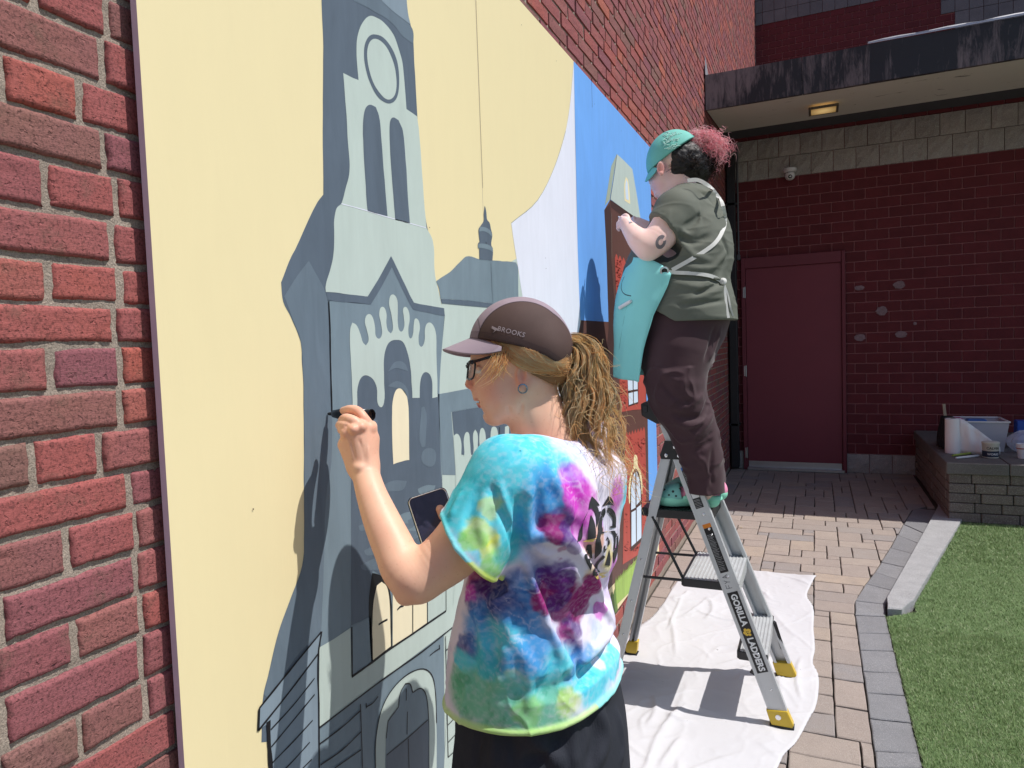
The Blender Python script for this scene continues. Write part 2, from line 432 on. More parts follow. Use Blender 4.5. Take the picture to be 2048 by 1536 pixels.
def crom(P, closed=True, cut=48, n=5):
    """Catmull-Rom through the points, corners kept where the outline turns sharply"""
    P = [np.asarray(p, float) for p in P]; N = len(P); out = []
    def tang(i):
        a = P[(i - 1) % N] if closed or i > 0 else P[i]; b = P[(i + 1) % N] if closed or i < N - 1 else P[i]
        d1 = P[i] - a; d2 = b - P[i]; l1 = np.linalg.norm(d1); l2 = np.linalg.norm(d2)
        if l1 < 1e-9 or l2 < 1e-9: return None
        c = np.clip(d1 @ d2 / (l1 * l2), -1, 1)
        if math.degrees(math.acos(c)) > cut: return None
        t = d1 / l1 + d2 / l2; return t / (np.linalg.norm(t) + 1e-9)
    T = [tang(i) for i in range(N)]
    for i in range(N if closed else N - 1):
        a, b = P[i], P[(i + 1) % N]; L = np.linalg.norm(b - a); d = (b - a) / (L + 1e-12)
        ta = T[i] if T[i] is not None else d; tb = T[(i + 1) % N] if T[(i + 1) % N] is not None else d
        for k in range(n):
            s = k / n; h1 = 2 * s ** 3 - 3 * s ** 2 + 1; h2 = s ** 3 - 2 * s ** 2 + s; h3 = -2 * s ** 3 + 3 * s ** 2; h4 = s ** 3 - s ** 2
            out.append(h1 * a + h2 * L * ta + h3 * b + h4 * L * tb)
    if not closed: out.append(P[-1])
    return out
def clip_rect(P, y0, y1, z0, z1):
    for ax, lim, sg in ((0, y0, 1), (0, y1, -1), (1, z0, 1), (1, z1, -1)):
        out = []
        for i in range(len(P)):
            a, b = P[i - 1], P[i]; da = (a[ax] - lim) * sg; db = (b[ax] - lim) * sg
            if (da >= 0) != (db >= 0): t = da / (da - db); out.append(a + (b - a) * t)
            if db >= 0: out.append(b)
        P = out
        if not P: return P
    return P
T0 = lambda x, y: (x, y)
Z3 = lambda x, y: (500 + x / 3.072, y / 3.072)
Z4 = lambda x, y: (500 + x / 3.072, 450 + y / 3.072)
Z5 = lambda x, y: (500 + x / 2.622, 950 + y / 2.622)
Z8 = lambda x, y: (860 + x / 5.12, 400 + y / 5.12)
ZB = lambda x, y: (1140 + x / 3.2, 220 + y / 3.2)
ZC = lambda x, y: (1200 + x / 3.072, 740 + y / 3.072)
PARTS = {}
WOB = random.Random(5)
def wallpts(tr, pts, L): return [at_x(*tr(*p), PX)[1:] for p in pts]
def paint(part, col, L, *segs, sm=True, cut=48):
    """segs: (transform, [points]) pairs; L = paint layer"""
    W = []
    for tr, pts in segs: W += wallpts(tr, pts, L)
    W = [np.array(w_) for w_ in W]
    if sm: W = crom(W, True, cut)
    W = [w_ + np.array([1, 1]) * .0009 * vn(np.array([w_[0] * 45, w_[1] * 45, L * 3.])) for w_ in W]
    W = clip_rect(W, MURAL_Y0 + .0005, MURAL_Y1 - .0005, MURAL_Z0 + .0005, MURAL_Z1 - .0005)
    if len(W) < 3: return
    x = PX + .00035 * L
    v3 = [Vector((x, w_[0], w_[1])) for w_ in W]
    tris = tessellate_polygon([v3])
    mbp, mats = PARTS.setdefault(part, (MB(), []))
    if col not in mats: mats.append(col)
    f = []
    for t in tris:
        a, b, c = [W[i] for i in t]
        cr = (b[0] - a[0]) * (c[1] - a[1]) - (b[1] - a[1]) * (c[0] - a[0])
        f.append(t if cr > 0 else t[::-1])
    mbp.add([list(v) for v in v3], f, mats.index(col))
def stroke(part, L, tr, pts, wpx=4.0, col='black', sm=True):
    W = [np.array(w_) for w_ in wallpts(tr, pts, L)]
    if sm and len(W) > 2: W = crom(W, False, 50, 4)
    wd = wpx * .00042 * 1.15
    W = np.array(W); T = np.gradient(W, axis=0); T /= np.linalg.norm(T, axis=1)[:, None] + 1e-12; N = np.stack([-T[:, 1], T[:, 0]], 1)
    k = len(W); jit = np.array([1 + .25 * vn(np.array([w_[0] * 90, w_[1] * 90, 2.])) for w_ in W])[:, None]
    A = W + N * wd * jit; B = W - N * wd * jit; x = PX + .00035 * L
    V = [[x, a[0], a[1]] for a in A] + [[x, b[0], b[1]] for b in B]
    mbp, mats = PARTS.setdefault(part, (MB(), []))
    if col not in mats: mats.append(col)
    f = [(i, k + i, k + i + 1, i + 1) for i in range(k - 1)]
    ok = [v for v in V if MURAL_Z0 < v[2] < MURAL_Z1]
    if len(ok) == len(V): mbp.add(V, f, mats.index(col))
# ply panels
M_PLY = simple('plywood_edge', lin(212, 196, 210), .7, vs=30)
seams = [MURAL_Y0, 1.787, 2.887, MURAL_Y1]
for a, b_ in zip(seams[:-1], seams[1:]):
    mb = MB(); g = .0006
    mb.box((PX - .006, (a + b_) / 2, (MURAL_Z0 + MURAL_Z1) / 2), (.012, b_ - a - 2 * g, MURAL_Z1 - MURAL_Z0))
    o = mb.build('panel', [MP['cream'], M_PLY], mural)
    for p in o.data.polygons: p.material_index = 0 if p.normal.x > .5 else 1
for z in (.35, 1.0, 1.7, 2.45):
    mb = MB(); mb.box((.0085, 2.356, z), (.014, 3.25, .04)); mb.build('batten', M_PLY, mural)
# --- church tower
tw = 'painted_church_tower'
paint(tw, 'dark_slate', 1, (Z3, [(430, -1500), (438, -400), (440, 0), (449, 290), (447, 700), (450, 1195), (415, 1240), (275, 1536)]),
      (Z4, [(255, 190), (192, 350), (205, 470), (262, 590), (310, 720), (320, 880), (326, 1000), (330, 1536)]),
      (Z5, [(282, 150), (284, 300), (272, 480), (215, 640), (150, 820), (95, 1050), (70, 1150), (60, 1400), (98, 1400), (108, 1536), (125, 3600), (1030, 3600), (1020, 1400), (1010, 300), (1007, 0)]),
      (Z4, [(1180, 1536), (1160, 1050), (1195, 560), (1180, 510), (1135, 300), (1120, 100), (1090, 20)]),
      (Z3, [(1065, 1200), (1040, 900), (1028, 715), (1005, 300), (1000, 190), (985, 150), (965, 60), (962, 0), (955, -1500)]), cut=30)
paint(tw, 'slate', 2, (Z3, [(630, 0), (800, 0), (985, 160), (1000, 190), (1003, 270), (930, 215), (880, 150), (760, 70)]), cut=60)
paint(tw, 'light_slate', 3, (Z3, [(800, 0), (700, -80), (960, -60), (965, 60), (985, 150), (930, 110), (860, 55)]), cut=40)
paint(tw, 'slate', 2, (Z4, [(360, 220), (400, 290), (455, 390), (478, 470), (492, 800), (503, 1150), (490, 1536)]),
      (Z5, [(405, 60), (385, 500), (372, 830), (250, 940), (100, 1180), (70, 1150), (95, 1050), (150, 820), (215, 640), (272, 480), (284, 300), (282, 150)]),
      (Z4, [(332, 1536), (328, 1000), (322, 880), (312, 720), (265, 590), (208, 440), (290, 310)]), cut=40)
paint(tw, 'mid_slate', 2, (Z4, [(478, 465), (730, 490), (865, 250), (1000, 515), (1192, 560), (1162, 1050), (1178, 1536)]),
      (Z5, [(1005, 0), (1012, 500), (1020, 1500), (1030, 3600), (340, 3600), (360, 1536), (357, 1100), (372, 830), (385, 500), (405, 60)]), (Z4, [(490, 1536), (503, 1150), (492, 800)]), cut=40)
paint(tw, 'sage', 2, (Z3, [(570, 450), (615, 472), (665, 492), (657, 400), (653, 330), (658, 230), (690, 140), (735, 98), (780, 110), (830, 150), (880, 215), (915, 310), (935, 390), (950, 540), (960, 670), (1027, 715), (1045, 900), (1065, 1200), (1082, 1400), (1105, 1440)]),
      (Z4, [(1122, 100), (1135, 300), (1180, 510), (1000, 478), (940, 350), (865, 190), (800, 310), (728, 440), (600, 425), (465, 410), (463, 380), (490, 280), (512, 180), (515, 0)]),
      (Z3, [(518, 1340), (530, 1280), (560, 1250), (585, 1160), (610, 1050), (600, 880), (590, 700)]), cut=42)
stroke(tw, 3, Z3, [(560, 1252), (700, 1290), (830, 1330), (980, 1372), (1080, 1400)], 2, 'white')
paint(tw, 'dark_slate', 3, (Z3, [(765, 212), (820, 235), (870, 300), (905, 390), (915, 500), (900, 600), (858, 637), (810, 620), (760, 560), (720, 470), (700, 370), (702, 280), (728, 225)]))
paint(tw, 'sage', 4, (Z3, [(768, 240), (815, 265), (855, 325), (882, 400), (898, 500), (888, 580), (855, 612), (815, 595), (770, 535), (735, 450), (718, 360), (722, 285), (742, 248)]))
for P in ([(735, 645), (770, 660), (790, 710), (805, 850), (820, 1050), (843, 1327), (780, 1315), (722, 1295), (716, 1240), (700, 1000), (692, 780), (700, 690), (712, 658)],
          [(878, 723), (910, 740), (935, 800), (955, 1000), (968, 1200), (980, 1372), (930, 1362), (890, 1350), (875, 1150), (858, 900), (855, 780), (862, 735)]):
    paint(tw, 'dark_slate', 3, (Z3, P))
paint(tw, 'dark_slate', 3, (Z4, [(465, 415), (600, 428), (720, 440), (800, 310), (865, 190), (940, 350), (1005, 478), (1190, 512), (1195, 560), (1000, 520), (935, 400), (870, 258), (800, 390), (740, 488), (600, 475), (475, 462)]), cut=40)
paint(tw, 'dark_slate', 3, (Z4, [(630, 1120), (640, 960), (660, 900), (800, 900), (815, 720), (880, 690), (960, 720), (990, 900), (1130, 880), (1155, 1050), (1172, 1536)]),
      (Z5, [(1004, 10), (1008, 300), (1012, 560), (740, 560), (640, 500), (630, 740), (528, 790), (528, 0)]), (Z4, [(618, 1536)]), sm=False)
for P in ([(660, 1180), (780, 1200), (800, 1536), (640, 1536)],): paint(tw, 'slate', 4, (Z4, P))
rw = random.Random(11)
for i in range(16):                     # thin second coat showing as pale brush marks
    x0 = rw.uniform(560, 960); y0 = rw.uniform(30, 480); l_ = rw.uniform(60, 170)
    paint(tw, 'slate' if i % 3 else 'mid_slate', 3.2 + i * .04, (Z5, [(x0, y0), (x0 + l_ * .5, y0 - l_ * .22), (x0 + l_, y0 - l_ * .2), (x0 + l_ * .9, y0 + 10), (x0 + l_ * .4, y0 + 24), (x0 + 8, y0 + 22)]), cut=90)
for P in ([(845, 900), (890, 840), (950, 850), (970, 900), (940, 890), (890, 880)], [(840, 990), (900, 960), (960, 1000), (975, 1080), (930, 1010), (880, 1000)],
          [(1060, 1390), (1110, 1370), (1140, 1400), (1130, 1470), (1080, 1480), (1050, 1440)], [(1050, 1120), (1070, 1120), (1075, 1360), (1050, 1360)]):
    paint(tw, 'slate', 4, (Z4, P), cut=90)
paint(tw, 'sage', 4, (Z4, [(612, 640), (625, 600), (650, 615), (675, 670), (690, 720), (710, 738), (725, 710), (715, 650), (702, 600), (710, 560), (730, 548), (750, 570), (765, 630), (770, 680), (790, 698), (808, 670), (800, 600), (790, 550), (800, 508), (820, 505), (835, 545), (835, 600), (845, 650), (862, 668), (875, 640), (865, 550), (852, 480), (860, 435), (878, 428), (898, 450), (905, 520), (905, 600), (915, 650), (930, 655), (945, 620), (942, 560), (938, 515), (955, 503), (972, 530), (978, 580), (970, 640), (975, 690), (985, 698), (998, 670), (1003, 610), (1010, 578), (1030, 585), (1040, 630), (1033, 690), (1040, 740), (1055, 745), (1070, 710), (1072, 640), (1085, 605), (1110, 605), (1135, 650), (1143, 800), (1150, 1055), (1118, 1062), (1115, 960), (1095, 910), (1065, 908), (1045, 950), (1040, 1060), (995, 1062), (985, 900), (970, 800), (940, 725), (890, 705), (845, 730), (822, 800), (820, 950), (820, 1090), (805, 1120), (785, 1105), (775, 1000), (745, 940), (710, 922), (675, 945), (658, 1000), (655, 1125), (628, 1125), (620, 900), (612, 750)]), cut=75)
paint(tw, 'window_cream', 4, (Z4, [(915, 1005), (945, 1020), (965, 1070), (972, 1200), (975, 1445), (930, 1452), (878, 1470), (872, 1350), (870, 1150), (880, 1050), (895, 1015)]))
stroke(tw, 5, Z4, [(480, 468), (488, 640), (490, 800), (495, 980), (500, 1150)], 3.6)
# lower tower windows and band
paint(tw, 'sage', 3.5, (Z5, [(362, 903), (440, 858), (525, 800), (530, 1055), (740, 905), (1025, 712), (1100, 650), (1110, 760), (1075, 785), (715, 1055), (358, 1325)]), sm=False)
paint(tw, 'mid_slate', 4, (Z5, [(528, 796), (630, 742), (638, 975), (532, 1055)]), sm=False)
paint(tw, 'black', 4, (Z5, [(637, 515), (665, 520), (695, 535), (722, 570), (737, 640), (742, 905), (634, 985), (622, 800), (622, 640)]))
paint(tw, 'window_cream', 5, (Z5, [(688, 558), (708, 575), (722, 620), (731, 720), (734, 900), (642, 968), (638, 800), (645, 660), (662, 580)]))
paint(tw, 'window_cream', 4, (Z5, [(745, 540), (925, 480), (925, 776), (745, 902)]), sm=False)
paint(tw, 'sage', 4, (Z5, [(930, 480), (1023, 440), (1025, 710), (930, 774)]), sm=False)
for P, w_ in (([(530, 796), (532, 1055)], 3.5), ([(530, 1057), (635, 983), (740, 905), (850, 832), (928, 778), (1025, 712)], 5), ([(850, 560), (850, 832)], 3.2), ([(925, 480), (927, 778)], 3.2), ([(1024, 440), (1025, 712)], 3.2),
              ([(670, 784), (695, 768), (717, 757)], 4), ([(768, 707), (785, 690), (802, 685)], 4), ([(358, 1325), (715, 1055), (900, 925), (1075, 785)], 3.6), ([(372, 820), (355, 930), (357, 1200), (359, 1536)], 4),
              ([(575, 1200), (582, 1400), (586, 1536)], 3), ([(360, 1410), (480, 1320), (575, 1235)], 3), ([(365, 1520), (480, 1440), (578, 1345)], 3), ([(440, 1536), (578, 1440)], 3), ([(605, 1195), (607, 1222)], 3), ([(605, 1215), (640, 1195), (668, 1160)], 2.6),
              ([(940, 945), (965, 925), (992, 908)], 2.6), ([(990, 890), (992, 915)], 2.6), ([(1022, 845), (1026, 1000), (1030, 1200), (1036, 1480)], 3), ([(1022, 920), (1070, 885)], 2.6), ([(1025, 1010), (1074, 970)], 2.6), ([(1030, 1087), (1076, 1050)], 2.6),
              ([(1030, 1205), (1092, 1155)], 2.6), ([(1035, 1310), (1122, 1220)], 2.6), ([(1037, 1400), (1120, 1310)], 2.6), ([(1035, 1480), (1118, 1400)], 2.6), ([(1127, 1190), (1127, 1400)], 2.6)):
    stroke(tw, 6, Z5, P, w_)
dr = 'painted_church_door'
outer = [(655, 1700), (655, 1536), (655, 1400), (680, 1250), (715, 1165), (780, 1080), (860, 1025), (920, 1020), (955, 1060), (970, 1150), (975, 1300), (976, 1700)]
inner = [(708, 1700), (710, 1380), (720, 1290), (775, 1215), (785, 1140), (810, 1095), (835, 1095), (850, 1140), (890, 1118), (915, 1140), (930, 1220), (935, 1536), (936, 1700)]
paint(dr, 'sage', 3.7, (Z5, outer)); paint(dr, 'mid_slate', 4.4, (Z5, inner))
paint(dr, 'dark_slate', 5, (Z5, [(712, 1468), (930, 1282), (934, 1700), (710, 1700)]), sm=False)
stroke(dr, 6, Z5, outer[1:-1], 3); stroke(dr, 6, Z5, inner[1:-1], 3)
for P in ([(712, 1468), (820, 1380), (930, 1282)], [(816, 1120), (816, 1182)], [(822, 1240), (820, 1360)], [(826, 1382), (832, 1600)]): stroke(dr, 6, Z5, P, 3)
# left wing with siding
wg = 'painted_side_wing'
paint(wg, 'light_slate', 3.3, (Z5, [(45, 1222), (370, 822), (355, 930), (358, 1100), (360, 1536), (340, 3600), (125, 3600), (95, 1300), (40, 1340)]), sm=False)
for P, w_ in (([(45, 1222), (200, 1030), (370, 822)], 4), ([(40, 1340), (200, 1140), (355, 935)], 4), ([(45, 1222), (40, 1340)], 5), ([(93, 1290), (96, 1400), (106, 1536), (120, 1800)], 9),
              ([(105, 1335), (220, 1210), (335, 1065)], 3), ([(108, 1425), (220, 1290), (335, 1150)], 3), ([(112, 1510), (220, 1400), (325, 1285)], 3), ([(150, 1570), (220, 1500), (310, 1400)], 3), ([(250, 1560), (320, 1490)], 3)):
    stroke(wg, 5, Z5, P, w_)
# middle building
mbg = 'painted_town_hall'
paint(mbg, 'sage', 1, (Z8, [(885, 600), (905, 740), (962, 985), (1000, 1500), (1100, 9000), (-300, 9000), (-10, 3000), (120, 1050)]), sm=False)
paint(mbg, 'mid_slate', 2, (Z8, [(62, 828), (130, 785), (200, 740), (300, 640), (370, 578), (500, 605), (640, 620), (760, 628), (880, 640), (900, 690), (903, 985), (905, 1200), (640, 1065), (400, 1030), (105, 1010), (85, 900)]), cut=35)
paint(mbg, 'dark_slate', 3, (Z8, [(105, 1010), (400, 1028), (640, 1060), (640, 1105), (400, 1085), (118, 1058)]), sm=False)
paint(mbg, 'dark_slate', 3, (Z8, [(503, 610), (500, 500), (487, 480), (488, 450), (505, 430), (497, 360), (495, 300), (515, 265), (550, 200), (548, 150), (556, 60), (566, 90), (575, 140), (582, 200), (610, 240), (622, 300), (634, 360), (625, 460), (640, 500), (636, 622)]), cut=60)
paint(mbg, 'mid_slate', 4, (Z8, [(487, 455), (520, 447), (600, 462), (640, 490), (640, 535), (600, 510), (550, 498), (488, 492)]))
paint(mbg, 'mid_slate', 4, (Z8, [(510, 275), (560, 280), (610, 310), (632, 350), (628, 375), (600, 345), (550, 318), (497, 322)]))
stroke(mbg, 5, Z8, [(620, 640), (628, 850), (640, 1050)], 1.5, 'dark_slate'); stroke(mbg, 5, Z8, [(568, 428), (570, 452)], 3)
paint(mbg, 'mid_slate', 2, (Z4, [(1150, 1040), (1220, 1028), (1340, 1005), (1700, 940), (1700, 1080), (1480, 1105), (1235, 1150), (1245, 1300), (1262, 1536), (1180, 1536)]), sm=False)
paint(mbg, 'dark_slate', 2.5, (Z4, [(1238, 1150), (1480, 1105), (1700, 1065), (1700, 1500), (1260, 1400)]), sm=False)
paint(mbg, 'sage', 3, (Z4, [(1248, 1295), (1270, 1283), (1285, 1300), (1297, 1340), (1298, 1420), (1305, 1437), (1313, 1420), (1312, 1310), (1325, 1275), (1342, 1280), (1350, 1330), (1357, 1410), (1365, 1415), (1371, 1390), (1370, 1280), (1382, 1255), (1396, 1280), (1402, 1390), (1411, 1398), (1413, 1260), (1428, 1247), (1443, 1280), (1447, 1380), (1478, 1380), (1482, 1250), (1500, 1240), (1518, 1260), (1522, 1380), (1560, 1380), (1565, 1240), (1590, 1230), (1600, 1536), (1700, 1600), (1720, 5000), (1262, 5000), (1262, 1536)]), cut=75)
paint(mbg, 'dark_slate', 4, (Z4, [(1358, 1480), (1366, 1455), (1378, 1460), (1384, 1490), (1380, 1536), (1360, 1536)])); stroke(mbg, 5, Z4, [(1530, 1240), (1532, 1330)], 3)
# white column and blue sky
ws = 'painted_white_cloud'
paint(ws, 'white', 2, (T0, [(1147, 122), (1140, 205), (1131, 262), (1110, 330), (1075, 400), (1022, 447), (1030, 500), (1041, 570), (1050, 640), (1055, 900), (1060, 2600), (1190, 2600), (1163, 800), (1160, 640), (1155, 500)]), cut=40)
stroke('painted_moon_outline', 3, T0, [(1022, 446), (1075, 400), (1110, 330), (1131, 262)], 1.2, 'dark_slate')
bs_ = 'painted_blue_sky'
paint(bs_, 'blue', 2.5, (T0, [(1145, 60), (1147, 122), (1155, 500), (1160, 640), (1213, 652), (1290, 1085), (1330, 1085), (1330, 100)]), sm=False)
# brown tower
bt = 'painted_brick_tower'
paint(bt, 'brown', 3, (ZB, [(218, 640), (255, 575), (350, 640), (455, 712), (460, 790)]), (ZC, [(285, 190), (292, 310), (296, 600), (302, 840), (310, 1010), (225, 1160), (-70, 1480), (-200, 1700), (-220, 500), (-150, -150)]), (ZB, [(70, 1345), (248, 1356), (240, 1200), (232, 900)]), sm=False)
paint(bt, 'dark_brown', 4, (ZB, [(218, 640), (255, 600), (262, 680), (262, 950), (285, 1250), (290, 1536)]), (ZC, [(80, 60), (60, 300), (100, 1100), (20, 1200), (0, 200)]), (ZB, [(246, 1400), (236, 1000)]), sm=False)
paint(bt, 'dark_brown', 4, (ZB, [(255, 575), (350, 640), (455, 712), (458, 760), (350, 690), (262, 625)]), sm=False)
paint(bt, 'sage_green', 4, (ZB, [(298, 282), (262, 360), (240, 500), (222, 610), (252, 575)]), sm=False)
paint(bt, 'sage', 5, (ZB, [(298, 282), (345, 325), (397, 378), (425, 540), (452, 712), (350, 640), (257, 572)]), sm=False)
stroke(bt, 6, ZB, [(298, 284), (278, 430), (254, 578)], 3.5, 'dark_brown'); stroke(bt, 6, ZB, [(263, 660), (264, 800), (266, 950)], 1.6, 'sage_green')
paint(bt, 'pale_yellow', 6, (ZB, [(355, 428), (368, 450), (376, 500), (383, 603), (362, 590), (347, 580), (345, 480)]))
paint(bt, 'pane', 7, (ZB, [(357, 445), (366, 465), (373, 580), (354, 568), (352, 480)]))
def jag(tr, x0, y0, x1, y1, n, h):
    out = []
    for i in range(n):
        t = i / n; x = x0 + (x1 - x0) * t; y = y0 + (y1 - y0) * t; dx = (x1 - x0) / n
        out += [(x, y + h), (x + dx * .35, y - h * .2), (x + dx * .55, y + h * .1), (x + dx * .85, y + h)]
    return (tr, out)
paint(bt, 'red', 5, jag(ZB, 285, 925, 470, 1010, 8, 22), (ZB, [(470, 1300)]), (ZC, [(278, 60), (280, 240), (200, 245), (125, 258), (118, 60)]), (ZB, [(300, 1300)]), sm=False)
paint(bt, 'red', 5, jag(ZC, 155, 385, 278, 345, 7, 20), (ZC, [(280, 600), (285, 1080), (238, 1130), (138, 1195), (145, 800)]), sm=False)
rw = random.Random(21)
for i in range(330):
    if i < 120: p = ZB(rw.uniform(292, 330), rw.uniform(960, 1400))
    elif i < 170: p = ZC(rw.uniform(122, 162), rw.uniform(70, 240))
    elif i < 230: p = ZC(rw.uniform(160, 275), rw.uniform(410, 530))
    elif i < 280: p = ZC(rw.choice([rw.uniform(148, 172), rw.uniform(262, 280)]), rw.uniform(540, 1080))
    else: p = ZC(rw.uniform(150, 270), rw.uniform(1085, 1110))
    r_ = rw.uniform(1.0, 1.9)
    paint(bt, 'dark_red', 6, (T0, [(p[0] - r_, p[1] - r_ * .7), (p[0] + r_ * .7, p[1] - r_ * .2), (p[0] + r_, p[1] + r_ * 1.1), (p[0] - r_ * .7, p[1] + r_ * .6)]), sm=False)
def win(P, bar):
    paint(bt, 'dark_brown', 7, (ZC, P[0])); 
    for q in P[1:]: paint(bt, 'pane', 8, (ZC, q), sm=False)
win([[(160, -220), (230, -200), (233, 205), (172, 225)], [(167, 63), (197, 66), (198, 122), (170, 127)], [(203, 66), (228, 68), (228, 118), (203, 121)], [(172, 142), (199, 136), (200, 205), (175, 215)], [(204, 135), (228, 130), (230, 196), (205, 204)],
     [(167, -150), (197, -146), (197, 55), (167, 53)], [(203, -145), (228, -142), (228, 57), (203, 55)]], 0)
paint(bt, 'pale_yellow', 7, (ZC, [(176, 822), (172, 740), (182, 650), (203, 590), (206, 530), (216, 521), (227, 540), (228, 575), (246, 620), (257, 690), (257, 760), (246, 768), (246, 700), (238, 640), (216, 605), (196, 640), (185, 700), (182, 815)]), cut=70)
paint(bt, 'dark_brown', 7.5, (ZC, [(183, 760), (190, 660), (216, 603), (240, 650), (252, 740), (254, 1050), (186, 1115)]))
for q in ([(188, 860), (188, 720), (197, 655), (213, 625), (215, 845)], [(220, 622), (238, 665), (246, 740), (247, 800), (221, 830)], [(190, 875), (216, 860), (218, 1060), (190, 1085)], [(222, 848), (250, 825), (251, 1030), (223, 1055)]):
    paint(bt, 'pane', 8.5, (ZC, q), sm=False)
gr_ = 'painted_grass'
paint(gr_, 'grass_dark', 6, jag(ZC, 0, 1440, 100, 1330, 6, 18), (ZC, [(110, 1500), (20, 1640), (-200, 1900), (-200, 1500)]), sm=False)
rw = random.Random(2)
gp = []
for i in range(22):
    t = i / 22; x = 90 + 150 * t; y = 1290 - 150 * t; gp += [(x, y + 24), (x + 4 + rw.uniform(-1, 2), y - rw.uniform(0, 26))]
paint(gr_, 'grass_green', 7, (ZC, gp + [(238, 1140), (300, 1050), (323, 1000), (330, 1180), (215, 1330), (100, 1440)]), sm=False)
paint(gr_, 'grass_green', 7.4, (ZC, [(318, 1045), (326, 1000), (330, 1030), (338, 1000), (350, 1100), (290, 1180), (300, 1090)]), sm=False)
for name, (mbp, mats) in PARTS.items():
    V = np.vstack(mbp.v); mesh_obj(name, V, mbp.f, [MP[c] for c in mats], mural, mbp.m)
for (px, p0, p1, yy) in ((950, 0, 370, 1.787), (1184, 165, 215, 2.887)):      # open seam line
    z1 = min(MURAL_Z1 - .002, at_x(px, p0, PX)[2]); z0 = at_x(px, p1, PX)[2]
    mb = MB(); mb.box((PX + .0018, yy, (z0 + z1) / 2), (.0006, .0007, z1 - z0)); mb.build('seam_crack', MP['brown'], mural)
for px, py in ((1042, 50), (1112, 122), (1242, 262), (1188, 208), (858, 455), (1090, 516), (505, 1018), (1091, 537)):
    p = at_x(px, py, PX); mb = MB(); mb.lathe([(.0001, .0024), (.0011, .0022), (.0013, .0016)], (PX, p[1], p[2]), 8, (1, 0, 0)); mb.build('nail_hole', MP['black'], mural)
# ================================================================== back building (plane y = 8) and upper storey (y = 12.7)
BY = 8.0
back = tag(empty('back_building', (1.5, BY, 0)), 'shaded block building at the end with dark red painted blocks and grey split blocks', 'building')
def block_mat(name, c0, c1, rough=.75, speck=0.0, bs=90, bst=.5):
    m, nt, b = new_mat(name); co = coords(nt, (1, 1, 1), True)
    c = mix(nt, rnd(nt), c0, c1); c = mix(nt, ramp(nt, noise_t(nt, co, 6, 5), [(.4, 0), (.75, .5)]), c, [k * .55 for k in c0])
    if speck: c = mix(nt, ramp(nt, noise_t(nt, co, 130, 3, .8), [(.5, 0), (.68, speck)]), c, (.75, .72, .68)); c = mix(nt, ramp(nt, noise_t(nt, co, 100, 3, .8), [(.3, speck), (.45, 0)]), c, (.05, .05, .05))
    nt.links.new(c, b.inputs['Base Color']); b.inputs['Roughness'].default_value = rough; b.inputs['Specular IOR Level'].default_value = .3
    bump(nt, b, noise_t(nt, co, bs, 5, .7), bst, .005); return m
M_RED = block_mat('dark_red_block_paint', (.145, .024, .030), (.118, .021, .026), .8, bst=.25)
M_REDM = simple('dark_red_mortar_paint', (.31, .115, .12), .85, bmp=.3)
M_SPLIT = block_mat('split_face_block', (.36, .33, .31), (.30, .28, .265), .9, .5, 110, .9)
M_UPGREY = block_mat('upper_grey_block', (.16, .15, .165), (.13, .125, .14), .9, .15, 60, .4)
M_UPMORT = simple('upper_mortar', (.07, .07, .08), .9)
M_DOOR = simple('dark_red_door_paint', (.19, .028, .045), .6, var=.10, vs=3, bmp=.08, bs=200)
M_FRAME = simple('dark_red_frame_paint', (.16, .022, .036), .6, var=.08)
M_STEEL = simple('dull_steel', (.45, .45, .46), .4, 1.0, bmp=.1)
mb = MB(); mb.box((3.0, BY + .155, 1.84), (7.2, .29, 3.72)); mb.build('block_joint', M_REDM, back)
mb = MB(); mb.box((4.4, 12.7 + .16, 5.6), (9.2, .30, 5.6)); mb.build('upper_block_joint', M_REDM, back)
mb = MB(); mb.box((4.4, 10.3, 3.74), (9.0, 4.6, .08)); mb.build('flat_roof', M_UPMORT, back)
bprot = {}
def block(name, x0, x1, z0, z1, y, mat_, g=.0058, proud=.0015, stuff=None, rough=0, yj=0):
    if stuff is not None: stuff.box(((x0 + x1) / 2, y - proud / 2 + .01, (z0 + z1) / 2), (x1 - x0 - 2 * g, proud + .02, z1 - z0 - 2 * g)); return
    key = (name, round(x1 - x0, 3), round(z1 - z0, 3), rough and random.randint(0, 4))
    if key not in bprot:
        if rough:
            nu, nv = 6, 5; rs = np.random.RandomState(len(bprot)); V = []
            for i in range(nu):
                for j in range(nv):
                    e = (i in (0, nu - 1)) or (j in (0, nv - 1)); V.append([(i / (nu - 1) - .5) * (x1 - x0 - 2 * g), -proud - (0 if e else rs.uniform(.003, .014)), (j / (nv - 1) - .5) * (z1 - z0 - 2 * g)])
            Fq = [[i * nv + j, (i + 1) * nv + j, (i + 1) * nv + j + 1, i * nv + j + 1] for i in range(nu - 1) for j in range(nv - 1)]
            loop = [i * nv for i in range(nu)] + [(nu - 1) * nv + j for j in range(1, nv)] + [i * nv + nv - 1 for i in range(nu - 2, -1, -1)] + [j for j in range(nv - 2, 0, -1)]
            n0 = len(V); V += [[V[q][0], .012, V[q][2]] for q in loop]
            for a in range(len(loop)): b_ = (a + 1) % len(loop); Fq.append([loop[a], n0 + a, n0 + b_, loop[b_]])
            me = bpy.data.meshes.new(name); me.from_pydata(V, [], Fq); me.materials.append(mat_)
        else:
            m2 = MB(); m2.box((0, .01 - proud / 2, 0), (x1 - x0 - 2 * g, proud + .02, z1 - z0 - 2 * g), bev=.0025); o = m2.build(name, mat_); me = o.data; bpy.data.objects.remove(o)
        bprot[key] = me
    o = bpy.data.objects.new(name, bprot[key]); link(o, back)
    o.location = ((x0 + x1) / 2 - back.location.x, y - back.location.y + yj, (z0 + z1) / 2)
DX0, DX1, DZ1 = .147, 1.173, 2.315
